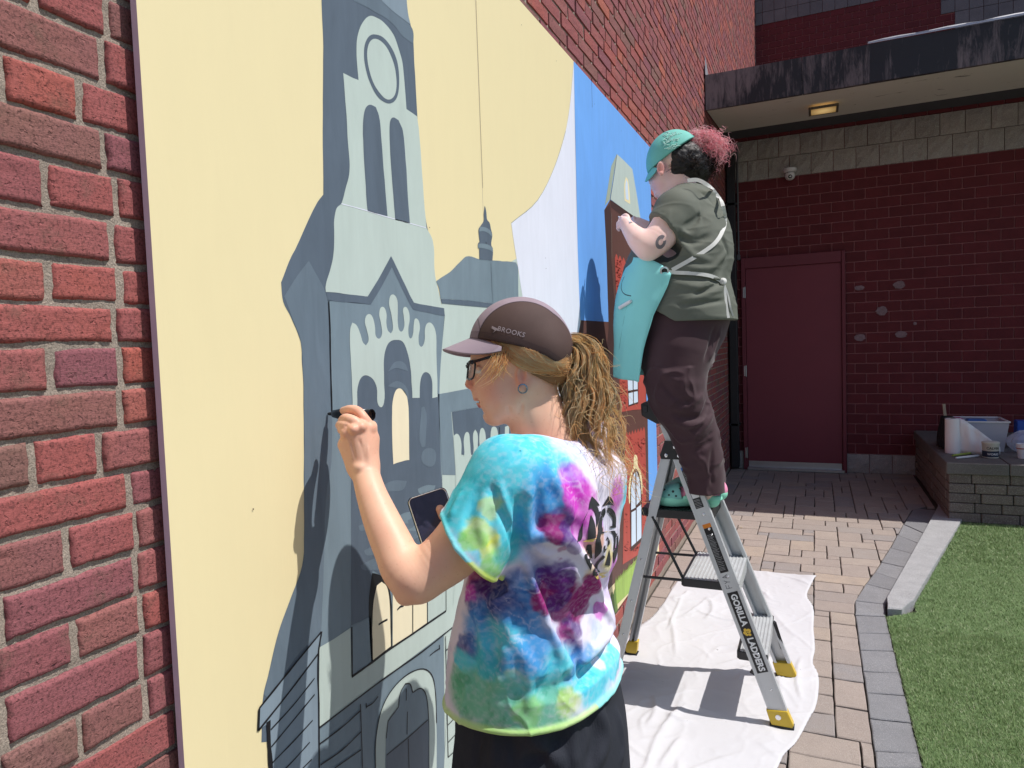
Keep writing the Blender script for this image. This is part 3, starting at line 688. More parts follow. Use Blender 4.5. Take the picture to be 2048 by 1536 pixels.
MR = .105; W = .21; n_red = 0; stuffR = MB()
rows = [(.2 + MR * i, .2 + MR * (i + 1)) for i in range(28)]
cells = []
for r, (z0, z1) in enumerate(rows):
    x = -.0 - (W / 2 if r % 2 else 0)
    while x < 6.4:
        a, b_ = max(0.02, x), x + W; x = b_
        if b_ - a < .03: continue
        if z0 < DZ1 - .03:
            if a >= DX0 - .02 and b_ <= DX1 + .02: continue
            if a < DX0 < b_: b_ = DX0
            if a < DX1 < b_: a = DX1
            if b_ - a < .03: continue
        cells.append((a, b_, z0, z1))
def vis(c): q = projpx(((c[0] + c[1]) / 2, BY, (c[2] + c[3]) / 2)); return 0 if (1420 < q[0] < 2070 and not (q[0] > 1860 and q[1] > 860)) else 1
cells.sort(key=lambda c: (vis(c), c[0]))
for k_, c in enumerate(cells):
    if k_ < 250 and vis(c) == 0: block('block', *c, BY, M_RED)
    else: block('block', *c, BY, M_RED, stuff=stuffR)
tag(stuffR.build('red_blockwork', M_RED, back), kind='stuff')
zg = .2 + 28 * MR                                           # 3.14
for r in range(2):                                            # grey split-face band, two courses
    x = .02 - (.105 if r else 0)
    while x < 6.4:
        a, b_ = max(.02, x), x + .21; x = b_
        if b_ - a > .04: block('split_block', a, b_, zg + r * .215, zg + (r + 1) * .215, BY, M_SPLIT, g=.003, rough=1, proud=.012)
x = .02
while x < 6.4:
    block('cap_block', x, x + .21, zg + .43, zg + .53, BY, M_RED, proud=.01); x += .21
for a, b_ in [(.02, .145)] + [(1.175 + .21 * i, 1.385 + .21 * i) for i in range(22)]:
    block('base_block', a, b_, 0.0, .198, BY, M_SPLIT, g=.003, rough=1, proud=.014)
# upper storey blocks
upc = []
for r in range(24):
    z0 = 4.2 + r * .1045; z1 = z0 + .1045
    x = -(.105 if r % 2 else 0)
    while x < 8.5:
        a, b_ = max(.0, x), x + .21; x = b_; zc = (z0 + z1) / 2; xc = (a + b_) / 2
        lim = 6.70 if xc < 2.69 else (6.34 if xc < 2.874 else 5.1)
        if zc > 6.34 and a < 2.69: b_ = min(b_, 2.69)
        elif a < 2.874: b_ = min(b_, 2.874)
        lim = 6.70 if a < 2.685 else (6.34 if a < 2.87 else 5.1)
        if zc < lim and b_ - a > .03: upc.append((a, b_, z0, z1))
upst = MB(); cnt = 0
for c in upc:
    q = projpx(((c[0] + c[1]) / 2, 12.7, (c[2] + c[3]) / 2))
    v_ = 1500 < q[0] < 2060 and -10 < q[1] < 1000 and q[1] < 152 - (q[0] - 1408) * .178 + 4
    block('block', *c, 12.7, M_RED, stuff=None if v_ and cnt < 48 else upst); cnt += bool(v_)
tag(upst.build('upper_red_blockwork', M_RED, back), kind='stuff')
ug = MB(); cnt = 0
for r in range(24):
    z0 = 4.3 + r * .2 + .0; z1 = z0 + .2
    x = -.070
    while x < 8.5:
        a, b_ = max(0, x), x + .184; x = b_; zc = (z0 + z1) / 2; xc = (a + b_) / 2
        lim = 6.70 if xc < 2.67 else (6.32 if xc < 2.86 else 5.1)
        if zc < lim or z1 > 8.3: continue
        q = projpx((xc, 12.7, zc)); v_ = 1500 < q[0] < 2060 and -15 < q[1] < 150
        block('grey_block', a, b_, z0, z1, 12.7, M_UPGREY, g=.003, stuff=None if v_ and cnt < 140 else ug, proud=.012); cnt += bool(v_)
tag(ug.build('upper_grey_blockwork', M_UPGREY, back), kind='stuff')
# door
door = MB(); door.box(((.19 + 1.137) / 2, BY - .012, 1.113), (1.137 - .19 - .006, .04, 2.17), bev=.002); door = door.build('door', M_DOOR, back)
mb = MB()
mb.box(((DX0 + .19) / 2, BY - .02, DZ1 / 2), (.19 - DX0 - .001, .07, DZ1), bev=.003); mb.box(((DX1 + 1.137) / 2, BY - .02, DZ1 / 2), (DX1 - 1.137 - .001, .07, DZ1), bev=.003)
mb.box(((DX0 + DX1) / 2, BY - .0195, 2.257), (1.137 - .19 - .001, .071, .115), bev=.003); mb.build('door_frame', M_FRAME, back)
mb = MB(); mb.box(((DX0 + DX1) / 2 + .01, BY - .05, .016), (.97, .1, .03), bev=.006); mb.build('threshold', M_STEEL, back)
mb = MB(); mb.box((.663, BY - .0345, .06), (.93, .005, .07), bev=.002); mb.build('door_sweep', M_STEEL, door)
for pz in (585, 742, 905):
    p = at_y(1491, pz, BY - .05); mb = MB(); mb.lathe([(.007, -.06), (.007, .06)], (.186, BY - .06, p[2]), 8); mb.box((.175, BY - .0575, p[2]), (.02, .006, .11)); mb.build('hinge', M_STEEL, door)
M_PATCH = simple('pale_filler', (.24, .16, .175), .9, var=.6, vs=45, bmp=.6)
for px, py, rx, rz in ((1719, 576, 7, 4), (1798, 570, 8, 6), (1763, 622, 8, 7), (1720, 675, 8, 5.5), (1802, 669, 8, 5.5), (1830, 647, 2.5, 2.5)):
    p = at_y(px, py, BY); V = [[p[0], BY - .0085, p[2]]]; n = 22; rs = np.random.RandomState(px)
    for i in range(n): a = 2 * math.pi * i / n; k = 1 + .25 * rs.rand(); V.append([p[0] + math.cos(a) * rx / 172 * k, BY - .0068, p[2] + math.sin(a) * rz / 172 * k])
    mesh_obj('filler_patch', V, [[0, 1 + (i + 1) % n, 1 + i] for i in range(n)], M_PATCH, back)
# ================================================================== canopy
M_FASCIA, nt, b = new_mat('weathered_black_fascia')
co = coords(nt, (1, 1, .16)); co2 = coords(nt, (1, 1, .5))
f_ = mathn(nt, 'ADD', mathn(nt, 'MULTIPLY', noise_t(nt, co, 17, 7, .72, .5), .62), mathn(nt, 'MULTIPLY', noise_t(nt, co2, 2.2, 3), .5))
gx = nd(nt, 'ShaderNodeSeparateXYZ'); nt.links.new(coords(nt), gx.inputs[0])
fx = ramp(nt, mathn(nt, 'MULTIPLY', gx.outputs[0], .33), [(0.0, .10), (.22, .045), (.4, .01), (.7, -.02)])
f_ = mathn(nt, 'ADD', f_, fx)
c = mix(nt, ramp(nt, f_, [(.57, 0), (.69, 1)]), (.018, .019, .026), (.19, .16, .17)); nt.links.new(c, b.inputs['Base Color']); b.inputs['Roughness'].default_value = .6
bump(nt, b, noise_t(nt, co, 30, 5), .3, .004)
m_, nt, b = new_mat('stained_soffit'); co = coords(nt)
c = mix(nt, noise_t(nt, co, 1.6, 5), (.70, .68, .61), (.80, .77, .70)); st = ramp(nt, noise_t(nt, coords(nt, (1, 1.6, 1)), 3.3, 7, .72, 1.0), [(.62, 0), (.69, .85)])
c = mix(nt, st, c, (.10, .085, .06)); nt.links.new(c, b.inputs['Base Color']); b.inputs['Roughness'].default_value = .85; M_SOFFIT = m_
canopy = tag(empty('canopy', (2.5, 7.2, 3.48)), 'flat overhanging canopy with weathered black fascia and stained pale soffit', 'canopy')
CYF = 6.45; C0, C1 = 3.485, 3.79; XR = 6.6; xs_ = at_y(1604, 150, CYF)[0]
for a, b_ in ((.012, xs_ - .002), (xs_ + .002, XR)):
    mb = MB(); nx = max(2, int((b_ - a) / .1)); V = []; Fq = []
    for i in range(nx + 1):
        x = a + (b_ - a) * i / nx; w_ = .006 * math.sin(x * 3.1) + .004 * math.sin(x * 7.7)
        for (y, z) in ((CYF + w_, C0), (CYF + w_ * .5, C0 + .15), (CYF + w_, C1), (CYF + .05, C1 + .012), (CYF + .05, C0 + .005)): V.append([x, y, z])
    for i in range(nx):
        for j in range(5): j2 = (j + 1) % 5; Fq.append([i * 5 + j, (i + 1) * 5 + j, (i + 1) * 5 + j2, i * 5 + j2])
    Fq += [[0, 1, 2, 3, 4], [nx * 5 + k for k in (4, 3, 2, 1, 0)]]
    mb.add(V, Fq); mb.build('fascia_panel', M_FASCIA, canopy)
mb = MB(); mb.box((3.3, 7.3, C1 - .1), (6.58, 1.62, .16)); mb.build('roof_slab', M_UPMORT, canopy)
mb = MB(); mb.prism([(.012, CYF + .052, C0 + .012), (.012, BY - .16, C0 + .140), (.012, BY - .16, C0 + .16), (.012, CYF + .052, C0 + .16)], (6.58, 0, 0)); mb.build('soffit_panel', M_SOFFIT, canopy)
mb = MB(); mb.prism([(.012, BY - .158, C0 + .138), (.012, BY - .145, C0 + .125), (.012, BY - .018, C0 + .142), (.012, BY - .018, C0 + .22), (.012, BY - .158, C0 + .22)], (6.58, 0, 0)); mb.build('cove_moulding', M_SOFFIT, canopy)
M_FLASH = simple('metal_flashing', (.55, .55, .58), .45, .6, var=.3, vs=6, bmp=.4, bs=14)
a = at_y(1835, 75, CYF); mb = MB(); V = []; n = 26
for i in range(n + 1):
    x = a[0] - .35 + i * .11; k = .006 + .008 * abs(math.sin(i * .9)); V += [[x, CYF - .012, C1 + .004], [x, CYF - .014, C1 + .012 + k], [x, CYF + .06, C1 + .022 + k]]
Fq = [[i * 3 + j, (i + 1) * 3 + j, (i + 1) * 3 + j + 1, i * 3 + j + 1] for i in range(n) for j in range(2)]
mesh_obj('flashing', V, Fq, M_FLASH, canopy, smooth=True)
p0 = at_x(1408, 128, .02); mb = MB(); mb.prism([(.014, CYF - .02, C1), (.014, CYF - .02, C1 + .16), (.014, CYF + .25, C1 + .002)], (.004, 0, 0)); mb.build('wall_flashing', M_FLASH, canopy)
# soffit light
lp = at_z(1647, 217, C0 + .035)
sl = tag(empty('ceiling_light', lp), 'small lit amber rectangular light recessed in the canopy soffit', 'light')
M_LFR = simple('light_frame', (.12, .10, .07), .5)
mb = MB()
for dx, dy, sx, sy in ((-.115, 0, .02, .22), (.115, 0, .02, .22), (0, -.10, .21, .02), (0, .10, .21, .02)): mb.box((lp[0] + dx, lp[1] + dy, lp[2] - .012), (sx, sy, .02), bev=.003)
mb.build('frame', M_LFR, sl)
m_, nt, b = new_mat('amber_lens'); co = coords(nt); g = nt.nodes.new('ShaderNodeTexGradient'); g.gradient_type = 'SPHERICAL'
mp = nt.nodes.new('ShaderNodeMapping'); mp.inputs['Scale'].default_value = (7, 7, 7); nt.links.new(nt.nodes.new('ShaderNodeTexCoord').outputs['Object'], mp.inputs[0]); nt.links.new(mp.outputs[0], g.inputs[0])
c = mix(nt, ramp(nt, g.outputs[1], [(0, 0), (.8, 1)]), (.30, .17, .05), (1.0, .68, .28)); nt.links.new(c, b.inputs['Base Color']); nt.links.new(c, b.inputs['Emission Color']); b.inputs['Emission Strength'].default_value = .4
V = [(-.103, -.088, -.016), (.103, -.088, -.016), (.103, .088, -.016), (-.103, .088, -.016), (-.105, -.09, 0), (.105, -.09, 0), (.105, .09, 0), (-.105, .09, 0)]
o = mesh_obj('lens', V, [[3, 2, 1, 0], [0, 1, 5, 4], [1, 2, 6, 5], [2, 3, 7, 6], [3, 0, 4, 7]], m_, None, world=False); o.parent = sl; o.location = (0, 0, -.006)
# camera on the wall
M_WPL = simple('white_plastic', (.72, .72, .74), .35, var=.05); M_BLK = simple('black_plastic', (.014, .014, .016), .35, var=.2)
M_GLOSSBLK = simple('gloss_black', (.008, .008, .01), .08, var=.1)
cp = at_y(1580, 350, BY - .07)
sc_ = tag(empty('security_camera', (cp[0], BY - .01, cp[2])), 'white dome security camera fixed under the grey block band', 'camera')
mb = MB(); mb.lathe([(.001, .050), (.060, .050), (.066, .044), (.066, .018), (.05, .006), (.001, .005)], (cp[0], BY - .075, cp[2] + .018), 24); o = smooth_angle(mb.build('housing', M_WPL, sc_))
mb = MB(); mb.box((cp[0], BY - .012, cp[2] + .045), (.07, .024, .06), bev=.006); mb.build('mount', M_WPL, sc_)
mb = MB(); prof = [(.047 * math.cos(a), .047 * math.sin(a)) for a in np.linspace(-1.2, 1.2, 9)]
mb.lathe([(.001, -.058), (.022, -.056), (.038, -.046), (.048, -.028), (.050, -.006), (.046, .012), (.001, .016)], (cp[0], BY - .075, cp[2] + .004), 24); smooth_angle(mb.build('dome', M_WPL, sc_), 60)
mb = MB(); mb.lathe([(.001, .0), (.019, .002), (.021, -.004), (.021, -.02)], (cp[0] + .004, BY - .075 - .0445, cp[2] - .026), 20, (.1, -1, -.35)); mb.build('lens', M_GLOSSBLK, sc_)
# corner pipes
M_PIPE = simple('grey_pipe', (.10, .10, .11), .5, .3); M_PIPED = simple('dark_downpipe', (.012, .012, .015), .5)
pp = tag(empty('downpipe', (.075, BY - .08, 0)), 'dark downpipe in the corner beside the long brick wall', 'pipe')
mb = MB(); mb.box((.06, BY - .07, 1.72), (.09, .08, 3.4), bev=.01); mb.build('pipe', M_PIPED, pp)
for z in (.5, 1.7, 2.9): mb = MB(); mb.box((.06, BY - .06, z), (.115, .1, .03), bev=.004); mb.build('bracket', M_PIPED, pp)
cnd = tag(empty('conduit', (.125, BY - .03, 2.2)), 'thin grey metal conduit rising beside the dark downpipe', 'conduit')
mb = MB(); mb.tube([(.125, BY - .03, 2.35), (.125, BY - .03, 3.0), (.125, BY - .03, 3.52)], .011, 10); mb.build('tube', M_PIPE, cnd)
mb = MB(); mb.box((.125, BY - .03, 2.33), (.035, .04, .06), bev=.004); mb.build('fitting', M_PIPE, cnd)
# ================================================================== ground
M_GND = simple('bare_ground', (.16, .145, .13), .95, var=.3, vs=2, bmp=.5)
mb = MB(); mb.box((0, 0, -.115), (160, 160, .15)); tag(mb.build('ground', M_GND), kind='structure')
def paver_mat(name, stops, sp=.35):
    m, nt, b = new_mat(name); co = coords(nt, (1, 1, 1), True)
    base = ramp(nt, rnd(nt), stops); n1 = noise_t(nt, co, 11, 5, .6)
    c = mix(nt, ramp(nt, n1, [(.35, 0), (.7, .6)]), base, [k * .8 for k in stops[0][1]])
    f = noise_t(nt, co, 330, 3, .75); c = mix(nt, ramp(nt, f, [(.56, 0), (.68, sp)]), c, (.8, .76, .7)); c = mix(nt, ramp(nt, f, [(.32, sp * 1.2), (.44, 0)]), c, (.05, .045, .04))
    nt.links.new(c, b.inputs['Base Color']); b.inputs['Roughness'].default_value = .92
    bump(nt, b, mathn(nt, 'ADD', noise_t(nt, co, 200, 4, .85), noise_t(nt, co, 30, 4)), .95, .004); return m
M_PAVER = paver_mat('tan_paver', [(0, (.40, .33, .29)), (.25, (.36, .295, .26)), (.5, (.42, .345, .295)), (.72, (.33, .28, .255)), (.85, (.29, .27, .27)), (1, (.45, .355, .28))])
M_GPAVER = paver_mat('grey_paver', [(0, (.235, .235, .25)), (.5, (.27, .27, .285)), (1, (.215, .215, .23))], .45)
M_JSAND = simple('joint_sand', (.07, .06, .05), .95, var=.3, vs=40, bmp=.6)
pav = tag(empty('pavement', (.7, 4, 0)), None, None, kind='structure')
Zf = lambda x, y: at_z(1500 + x / 2.763, 980 + y / 2.763)[:2]
# grey border strip: left / right edge samples along its run
Lb = [Zf(700, 1536), Zf(690, 1440), Zf(655, 1260), Zf(637, 1120), Zf(622, 1000), Zf(608, 885), Zf(600, 790), Zf(582, 692), Zf(580, 612), Zf(640, 520), Zf(690, 455), Zf(725, 400), Zf(775, 320), Zf(815, 250), Zf(848, 190), Zf(875, 145), Zf(905, 100)]
Rb = [Zf(945, 1536), Zf(925, 1455), Zf(885, 1285), Zf(850, 1135), Zf(825, 1010), Zf(800, 890), Zf(785, 795), Zf(765, 700), Zf(750, 632), Zf(800, 560), Zf(830, 500), Zf(865, 430), Zf(905, 355), Zf(940, 300), Zf(975, 245), Zf(995, 190), Zf(1025, 110)]
Lb = [np.array([np.mean([p[0] for p in Lb[:8]]), p[1]]) if i < 8 else p for i, p in enumerate(Lb)]
dY = .156
L0 = [np.array([Lb[0][0], Lb[0][1] - dY * k]) for k in range(12, 0, -1)]; wd = np.mean([Rb[i][0] - Lb[i][0] for i in range(8)])
R0 = [p + np.array([wd, .01]) for p in L0]
Lb = L0 + Lb; Rb = R0 + [np.array([Lb[12 + i][0] + wd, Rb[i][1]]) if i < 8 else Rb[i] for i in range(len(Rb))]
BORDX = Lb[12][0]
border_left = np.array(Lb)
def poly_slab(poly, z0, z1, bev, name, mat_, parent, seed=0):
    """paver with a small pillowed edge"""
    P = np.array(poly, float); c = P.mean(0); n = len(P); rs = np.random.RandomState(seed)
    Q = []                                     # subdivide the outline, wander a little
    for i in range(n):
        a, b_ = P[i], P[(i + 1) % n]; k = 3
        for j in range(k): Q.append(a + (b_ - a) * j / k + (rs.uniform(-.0016, .0016, 2)))
    Q = np.array(Q); m = len(Q)
    D = (Q - c) / (np.linalg.norm(Q - c, axis=1)[:, None] + 1e-9)
    I = Q - D * bev * 1.5; t = rs.uniform(-.0016, .0016, 3)
    zt_ = lambda q: z1 + t[0] + (q - c)[:, 0] * t[1] * 6 + (q - c)[:, 1] * t[2] * 6
    V = np.vstack([np.c_[Q, np.full(m, z0)], np.c_[Q, zt_(Q) - bev], np.c_[I, zt_(I)]])
    Fq = [[i, (i + 1) % m, m + (i + 1) % m, m + i] for i in range(m)] + [[m + i, m + (i + 1) % m, 2 * m + (i + 1) % m, 2 * m + i] for i in range(m)] + [[2 * m + i for i in range(m)]]
    return mesh_obj(name, V, Fq, mat_, parent)
for i in range(len(Lb) - 1):
    q = [Lb[i], Rb[i], Rb[i + 1], Lb[i + 1]]; c = sum(q) / 4; g = .0028
    q = [p + (c - p) / np.linalg.norm(c - p) * g * 1.4 for p in q]
    poly_slab(q, -.03, .001, .003, 'border_paver', M_GPAVER, pav, i)
mb = MB(); mb.box((1.35, 3.3, -.026), (3.0, 9.9, .016)); tag(mb.build('sand_bed', M_JSAND, pav))
# random ashlar fill on a small grid
m_ = .0775; X0 = .012; Y0 = -.35; NX, NY = 32, 108
occ = np.zeros((NX, NY), bool); rp = random.Random(12)
def xlim(y):       # left edge of the border at y
    ys = border_left[:, 1]; xs = border_left[:, 0]
    return float(np.interp(y, ys, xs)) if y < ys.max() else 1.78
pieces = []
for j in range(NY):
    for i in range(NX):
        if occ[i, j]: continue
        x = X0 + i * m_; y = Y0 + j * m_
        if x > xlim(y) - .01: continue
        opts = [(2, 2), (3, 2), (3, 2), (2, 3), (2, 2), (4, 2), (1, 2), (2, 1)]
        rp.shuffle(opts)
        for (a, b_) in opts + [(1, 1)]:
            if i + a <= NX and j + b_ <= NY and not occ[i:i + a, j:j + b_].any():
                if (a, b_) in ((1, 2), (2, 1)) and rp.random() < .6: continue
                occ[i:i + a, j:j + b_] = True; pieces.append((x, x + a * m_, y, y + b_ * m_)); break
cand = []
for k_, (x0, x1, y0, y1) in enumerate(pieces):
    g = .0034; poly = [np.array(p) for p in ((x0 + g, y0 + g), (x1 - g, y0 + g), (x1 - g, y1 - g), (x0 + g, y1 - g))]
    # cut against the border line
    out = []
    f = lambda p: xlim(p[1]) - .004 - p[0]
    for a, b_ in zip(poly, poly[1:] + poly[:1]):
        fa, fb = f(a), f(b_)
        if fa >= 0: out.append(a)
        if (fa >= 0) != (fb >= 0): out.append(a + (b_ - a) * (fa / (fa - fb)))
    if len(out) < 3: continue
    A = np.array(out); ar = abs(np.dot(A[:, 0], np.roll(A[:, 1], 1)) - np.dot(A[:, 1], np.roll(A[:, 0], 1))) / 2
    if ar < .0008: continue
    c = A.mean(0); q = projpx((c[0], c[1], 0)); vis_ = q[2] > .3 and 1150 < q[0] < 2100 and 0 < q[1] < 1600
    cand.append((0 if vis_ else 1, c[1], k_, out))
cand.sort(key=lambda c: (c[0], c[1]))
np_ = 0; rest = []
for c in cand:
    if c[0] == 0 and np_ < 270: poly_slab(c[3], -.03, .0, .003, 'paver', M_PAVER, pav, c[2]); np_ += 1
    else: rest.append(c)
mb = MB()
for c in rest:
    P = [(p[0], p[1], -.03) for p in c[3]]; mb.prism(P, (0, 0, .0295))
tag(mb.build('more_pavers', M_PAVER, pav), kind='stuff')
# kerb stone
kp = [Zf(750, 640), Zf(768, 708), Zf(815, 700), Zf(868, 645), Zf(1000, 400), Zf(1100, 205), Zf(1108, 105), Zf(1040, 95)]
M_KERB = paver_mat('granite_kerb', [(0, (.36, .36, .37)), (.5, (.42, .42, .43)), (1, (.40, .40, .41))], .6)
q = [Rb[12 + 8] + (.006, .0), Rb[12 + 7] + (.012, .02), Rb[12 + 7] + (.075, .03), Rb[12 + 8] + (.135, .02), np.array([Rb[-1][0] + .21, Rb[-1][1] - .05]), np.array([Rb[-1][0] + .20, Rb[-1][1] + .25]), np.array([Rb[-1][0] + .06, Rb[-1][1] + .25]), Rb[-1] + (.02, .02)]
kerb = poly_slab(q, -.05, .032, .006, 'kerb', M_KERB, None, 3); tag(kerb, 'pale granite kerb stone between grey pavers and artificial turf', 'kerb')
kerb_poly = np.array(q)
# artificial turf
M_TBASE = simple('turf_backing', (.10, .16, .06), .95, var=.3, vs=60)
border_right = np.array(Rb)
def tleft(y):
    if y < Rb[12 + 7][1] + .02: return float(np.interp(y, border_right[:, 1], border_right[:, 0])) + .004
    a, b_ = kerb_poly[3], kerb_poly[4]; 
    if y < a[1]: return a[0]
    return float(a[0] + (b_[0] - a[0]) * (y - a[1]) / (b_[1] - a[1])) + .002
YT = 6.062
tur = []
ysamp = np.linspace(-.6, YT, 60)
V = [[tleft(y), y, .004] for y in ysamp] + [[4.6, y, .004] for y in ysamp]
mesh_obj('turf_base', V, [[i, 60 + i, 61 + i, i + 1] for i in range(59)], M_TBASE); tag(bpy.data.objects['turf_base'], kind='structure')
rs = np.random.RandomState(4)
def blades(n, ylo, yhi, xhi, seed, w0, h0):
    rs = np.random.RandomState(seed); y = rs.uniform(ylo, yhi, n); x = rs.uniform(1.1, xhi, n)
    tl = np.interp(y, ysamp, [tleft(q) for q in ysamp]); k = x > tl - .004; x, y = x[k], y[k]; n = len(x)
    h = h0 * rs.uniform(.6, 1.15, n); a = rs.uniform(0, 2 * np.pi, n); ln = rs.uniform(.25, 1.0, n) * h; la = rs.normal(2.6, 1.3, n)
    tuft = vn(np.stack([x * 26, y * 26, x * 0], -1), 3); h *= 1 + .25 * tuft
    w_ = w0 * rs.uniform(.7, 1.2, n); dx, dy = np.cos(a) * w_, np.sin(a) * w_
    b0 = np.stack([x - dx, y - dy, np.full(n, .003)], -1); b1 = np.stack([x + dx, y + dy, np.full(n, .003)], -1)
    t = np.stack([x + np.cos(la) * ln, y + np.sin(la) * ln, .003 + h], -1)
    V = np.stack([b0, b1, t], 1).reshape(-1, 3); Fq = np.arange(3 * n).reshape(-1, 3)
    return V, Fq
m2, nt, b = new_mat('turf_blade'); g = nt.nodes.new('ShaderNodeNewGeometry'); r = g.outputs['Random Per Island']
c = ramp(nt, r, [(0, (.135, .215, .075)), (.35, (.20, .30, .11)), (.65, (.28, .38, .155)), (.86, (.40, .48, .25)), (1, (.52, .52, .35))])
cl = noise_t(nt, coords(nt), 5, 4); c = mix(nt, ramp(nt, cl, [(.3, 0), (.7, .5)]), c, mix(nt, .5, c, (.10, .15, .045)))
nt.links.new(c, b.inputs['Base Color']); b.inputs['Roughness'].default_value = .5; b.inputs['Specular IOR Level'].default_value = .35
tt = [blades(150000, 2.35, 6.06, 2.75, 1, .0014, .013), blades(55000, 2.0, 3.8, 2.0, 5, .0011, .013), blades(22000, 5.0, 6.06, 4.5, 2, .003, .013), blades(15000, -.5, 2.35, 4.5, 3, .004, .022)]
V = np.vstack([t[0] for t in tt]); off = np.cumsum([0] + [len(t[0]) for t in tt[:-1]]); Fq = np.vstack([t[1] + o_ for t, o_ in zip(tt, off)])
tf = mesh_obj('artificial_turf', V, Fq, m2); tag(tf, 'short green artificial turf beside the grey paver border', 'turf', kind='stuff')
# ================================================================== drop cloth
def point_in(P, x, y):
    inside = np.zeros(x.shape, bool); n = len(P); j = n - 1
    for i in range(n):
        xi, yi = P[i]; xj, yj = P[j]
        c = ((yi > y) != (yj > y)) & (x < (xj - xi) * (y - yi) / (yj - yi + 1e-12) + xi); inside ^= c; j = i
    return inside
def dist_poly(P, x, y):
    d = np.full(x.shape, 9.0); n = len(P)
    for i in range(n):
        a, b_ = P[i], P[(i + 1) % n]; ab = b_ - a; t = np.clip(((x - a[0]) * ab[0] + (y - a[1]) * ab[1]) / (ab @ ab + 1e-12), 0, 1)
        d = np.minimum(d, np.hypot(x - a[0] - t * ab[0], y - a[1] - t * ab[1]))
    return d
cpx = [(1378, 1142), (1400, 1134), (1425, 1132), (1450, 1138), (1500, 1135), (1520, 1143), (1560, 1146), (1600, 1150), (1634, 1154), (1622, 1172), (1614, 1195), (1626, 1215), (1627, 1260), (1630, 1300), (1626, 1330), (1636, 1350), (1637, 1385), (1630, 1420), (1616, 1445), (1590, 1490), (1570, 1510), (1552, 1545), (1520, 1600)]
cp_ = [at_z(*p)[:2] for p in cpx] + [np.array(p) for p in ((.62, 1.9), (.66, 1.55), (.7, 1.2), (.45, 1.0), (.1, .95), (.03, 1.3), (.028, 2.0), (.03, 2.9), (.035, 3.3), (.09, 3.55))]
cp_ = np.array(crom(cp_, True, 60, 4))
st = .0075; xs = np.arange(-.0, 1.15, st); ys = np.arange(.9, 4.45, st); X, Y = np.meshgrid(xs, ys, indexing='ij')
P3 = np.stack([X, Y, X * 0], -1)
ins = point_in(cp_, X, Y); dd = dist_poly(cp_, X, Y)
w1 = P3 + .06 * np.stack([fbm(P3 * 5, 1, 3), fbm(P3 * 5, 2, 3), X * 0], -1)
rid = lambda p, s: np.clip(1 - np.abs(vn(p, s)) * 3.2, 0, 1) ** 2
big = rid(w1 * np.array([3.2, 2.0, 1]), 3); mid = rid((w1 @ np.array([[.8, .6, 0], [-.6, .8, 0], [0, 0, 1]])) * np.array([9, 4.5, 1]), 7); fine = rid(w1 * np.array([17, 12, 1]), 11)
hgt = .005 + .006 * big ** 1.5 * (.5 + .5 * fbm(P3 * 2, 8, 2)) + .003 * mid ** 1.6 + .0018 * fine ** 1.4
rq = np.random.RandomState(12)
def crease(P_, A, w_):                                      # long creases: sharp on one side, soft on the other
    global hgt
    P_ = np.array(crom([np.array(p) for p in P_], False, 170, 4)); bd = np.full(X.shape, 9.0); sd2 = np.zeros(X.shape); tt = np.zeros(X.shape); nP = len(P_) - 1
    for i in range(nP):
        a, b2 = P_[i], P_[i + 1]; ab = b2 - a; t = np.clip(((X - a[0]) * ab[0] + (Y - a[1]) * ab[1]) / (ab @ ab + 1e-12), 0, 1); dx_, dy_ = X - a[0] - t * ab[0], Y - a[1] - t * ab[1]; d = np.hypot(dx_, dy_); k = d < bd; bd[k] = d[k]; sd2[k] = np.sign(dx_ * ab[1] - dy_ * ab[0])[k]; tt[k] = ((i + t) / nP)[k]
    fade = np.clip(np.sin(np.pi * tt) * 1.5, 0, 1); hgt = hgt + A * fade * np.where(sd2 > 0, np.exp(-(bd / w_) ** 1.3), np.exp(-(bd / (w_ * .28)) ** 1.2))
for i in range(64):
    x0, y0 = rq.uniform(.05, 1.0), rq.uniform(1.3, 4.1); an = rq.normal(1.75, .45) if rq.rand() < .7 else rq.uniform(0, 3.1); L0 = rq.uniform(.12, .55); cu = rq.normal(0, .12)
    d_ = np.array([math.cos(an), math.sin(an)]); n_ = np.array([-d_[1], d_[0]]); crease([np.array([x0, y0]) + d_ * L0 * s_ + n_ * cu * L0 * 4 * s_ * (1 - s_) for s_ in (0, .33, .66, 1)], rq.uniform(.003, .010), rq.uniform(.010, .03))
hgt = hgt + 0 + .004 * (fbm(P3 * 4, 21, 3) + .5) + .0008 * fbm(P3 * 60, 31, 2)
edge = np.clip(dd / .02, 0, 1); hgt = hgt * (.35 + .65 * edge) + .0045 * np.clip(1 - np.abs(dd - .008) / .008, 0, 1)
for a_, s_ in ((at_z(1632, 1156), .05),): hgt += .012 * np.exp(-((X - a_[0] + .03) ** 2 + (Y - a_[1] + .04) ** 2) / .003) * ins
for fp in ((.771, 2.654), (.755, 3.09), (.087, 3.04), (.10, 2.62)):
    k = np.exp(-((X - fp[0]) ** 2 + (Y - fp[1]) ** 2) / .0012); hgt = hgt * (1 - k) + .004 * k
idx = -np.ones(X.shape, int); idx[ins] = np.arange(ins.sum())
V = np.stack([X[ins], Y[ins], hgt[ins]], -1)
nbr = np.zeros(ins.shape, bool); nbr[1:-1, 1:-1] = ~(ins[2:, 1:-1] & ins[:-2, 1:-1] & ins[1:-1, 2:] & ins[1:-1, :-2] & ins[2:, 2:] & ins[:-2, :-2] & ins[2:, :-2] & ins[:-2, 2:]); bsel = np.where((nbr & ins)[ins])[0]
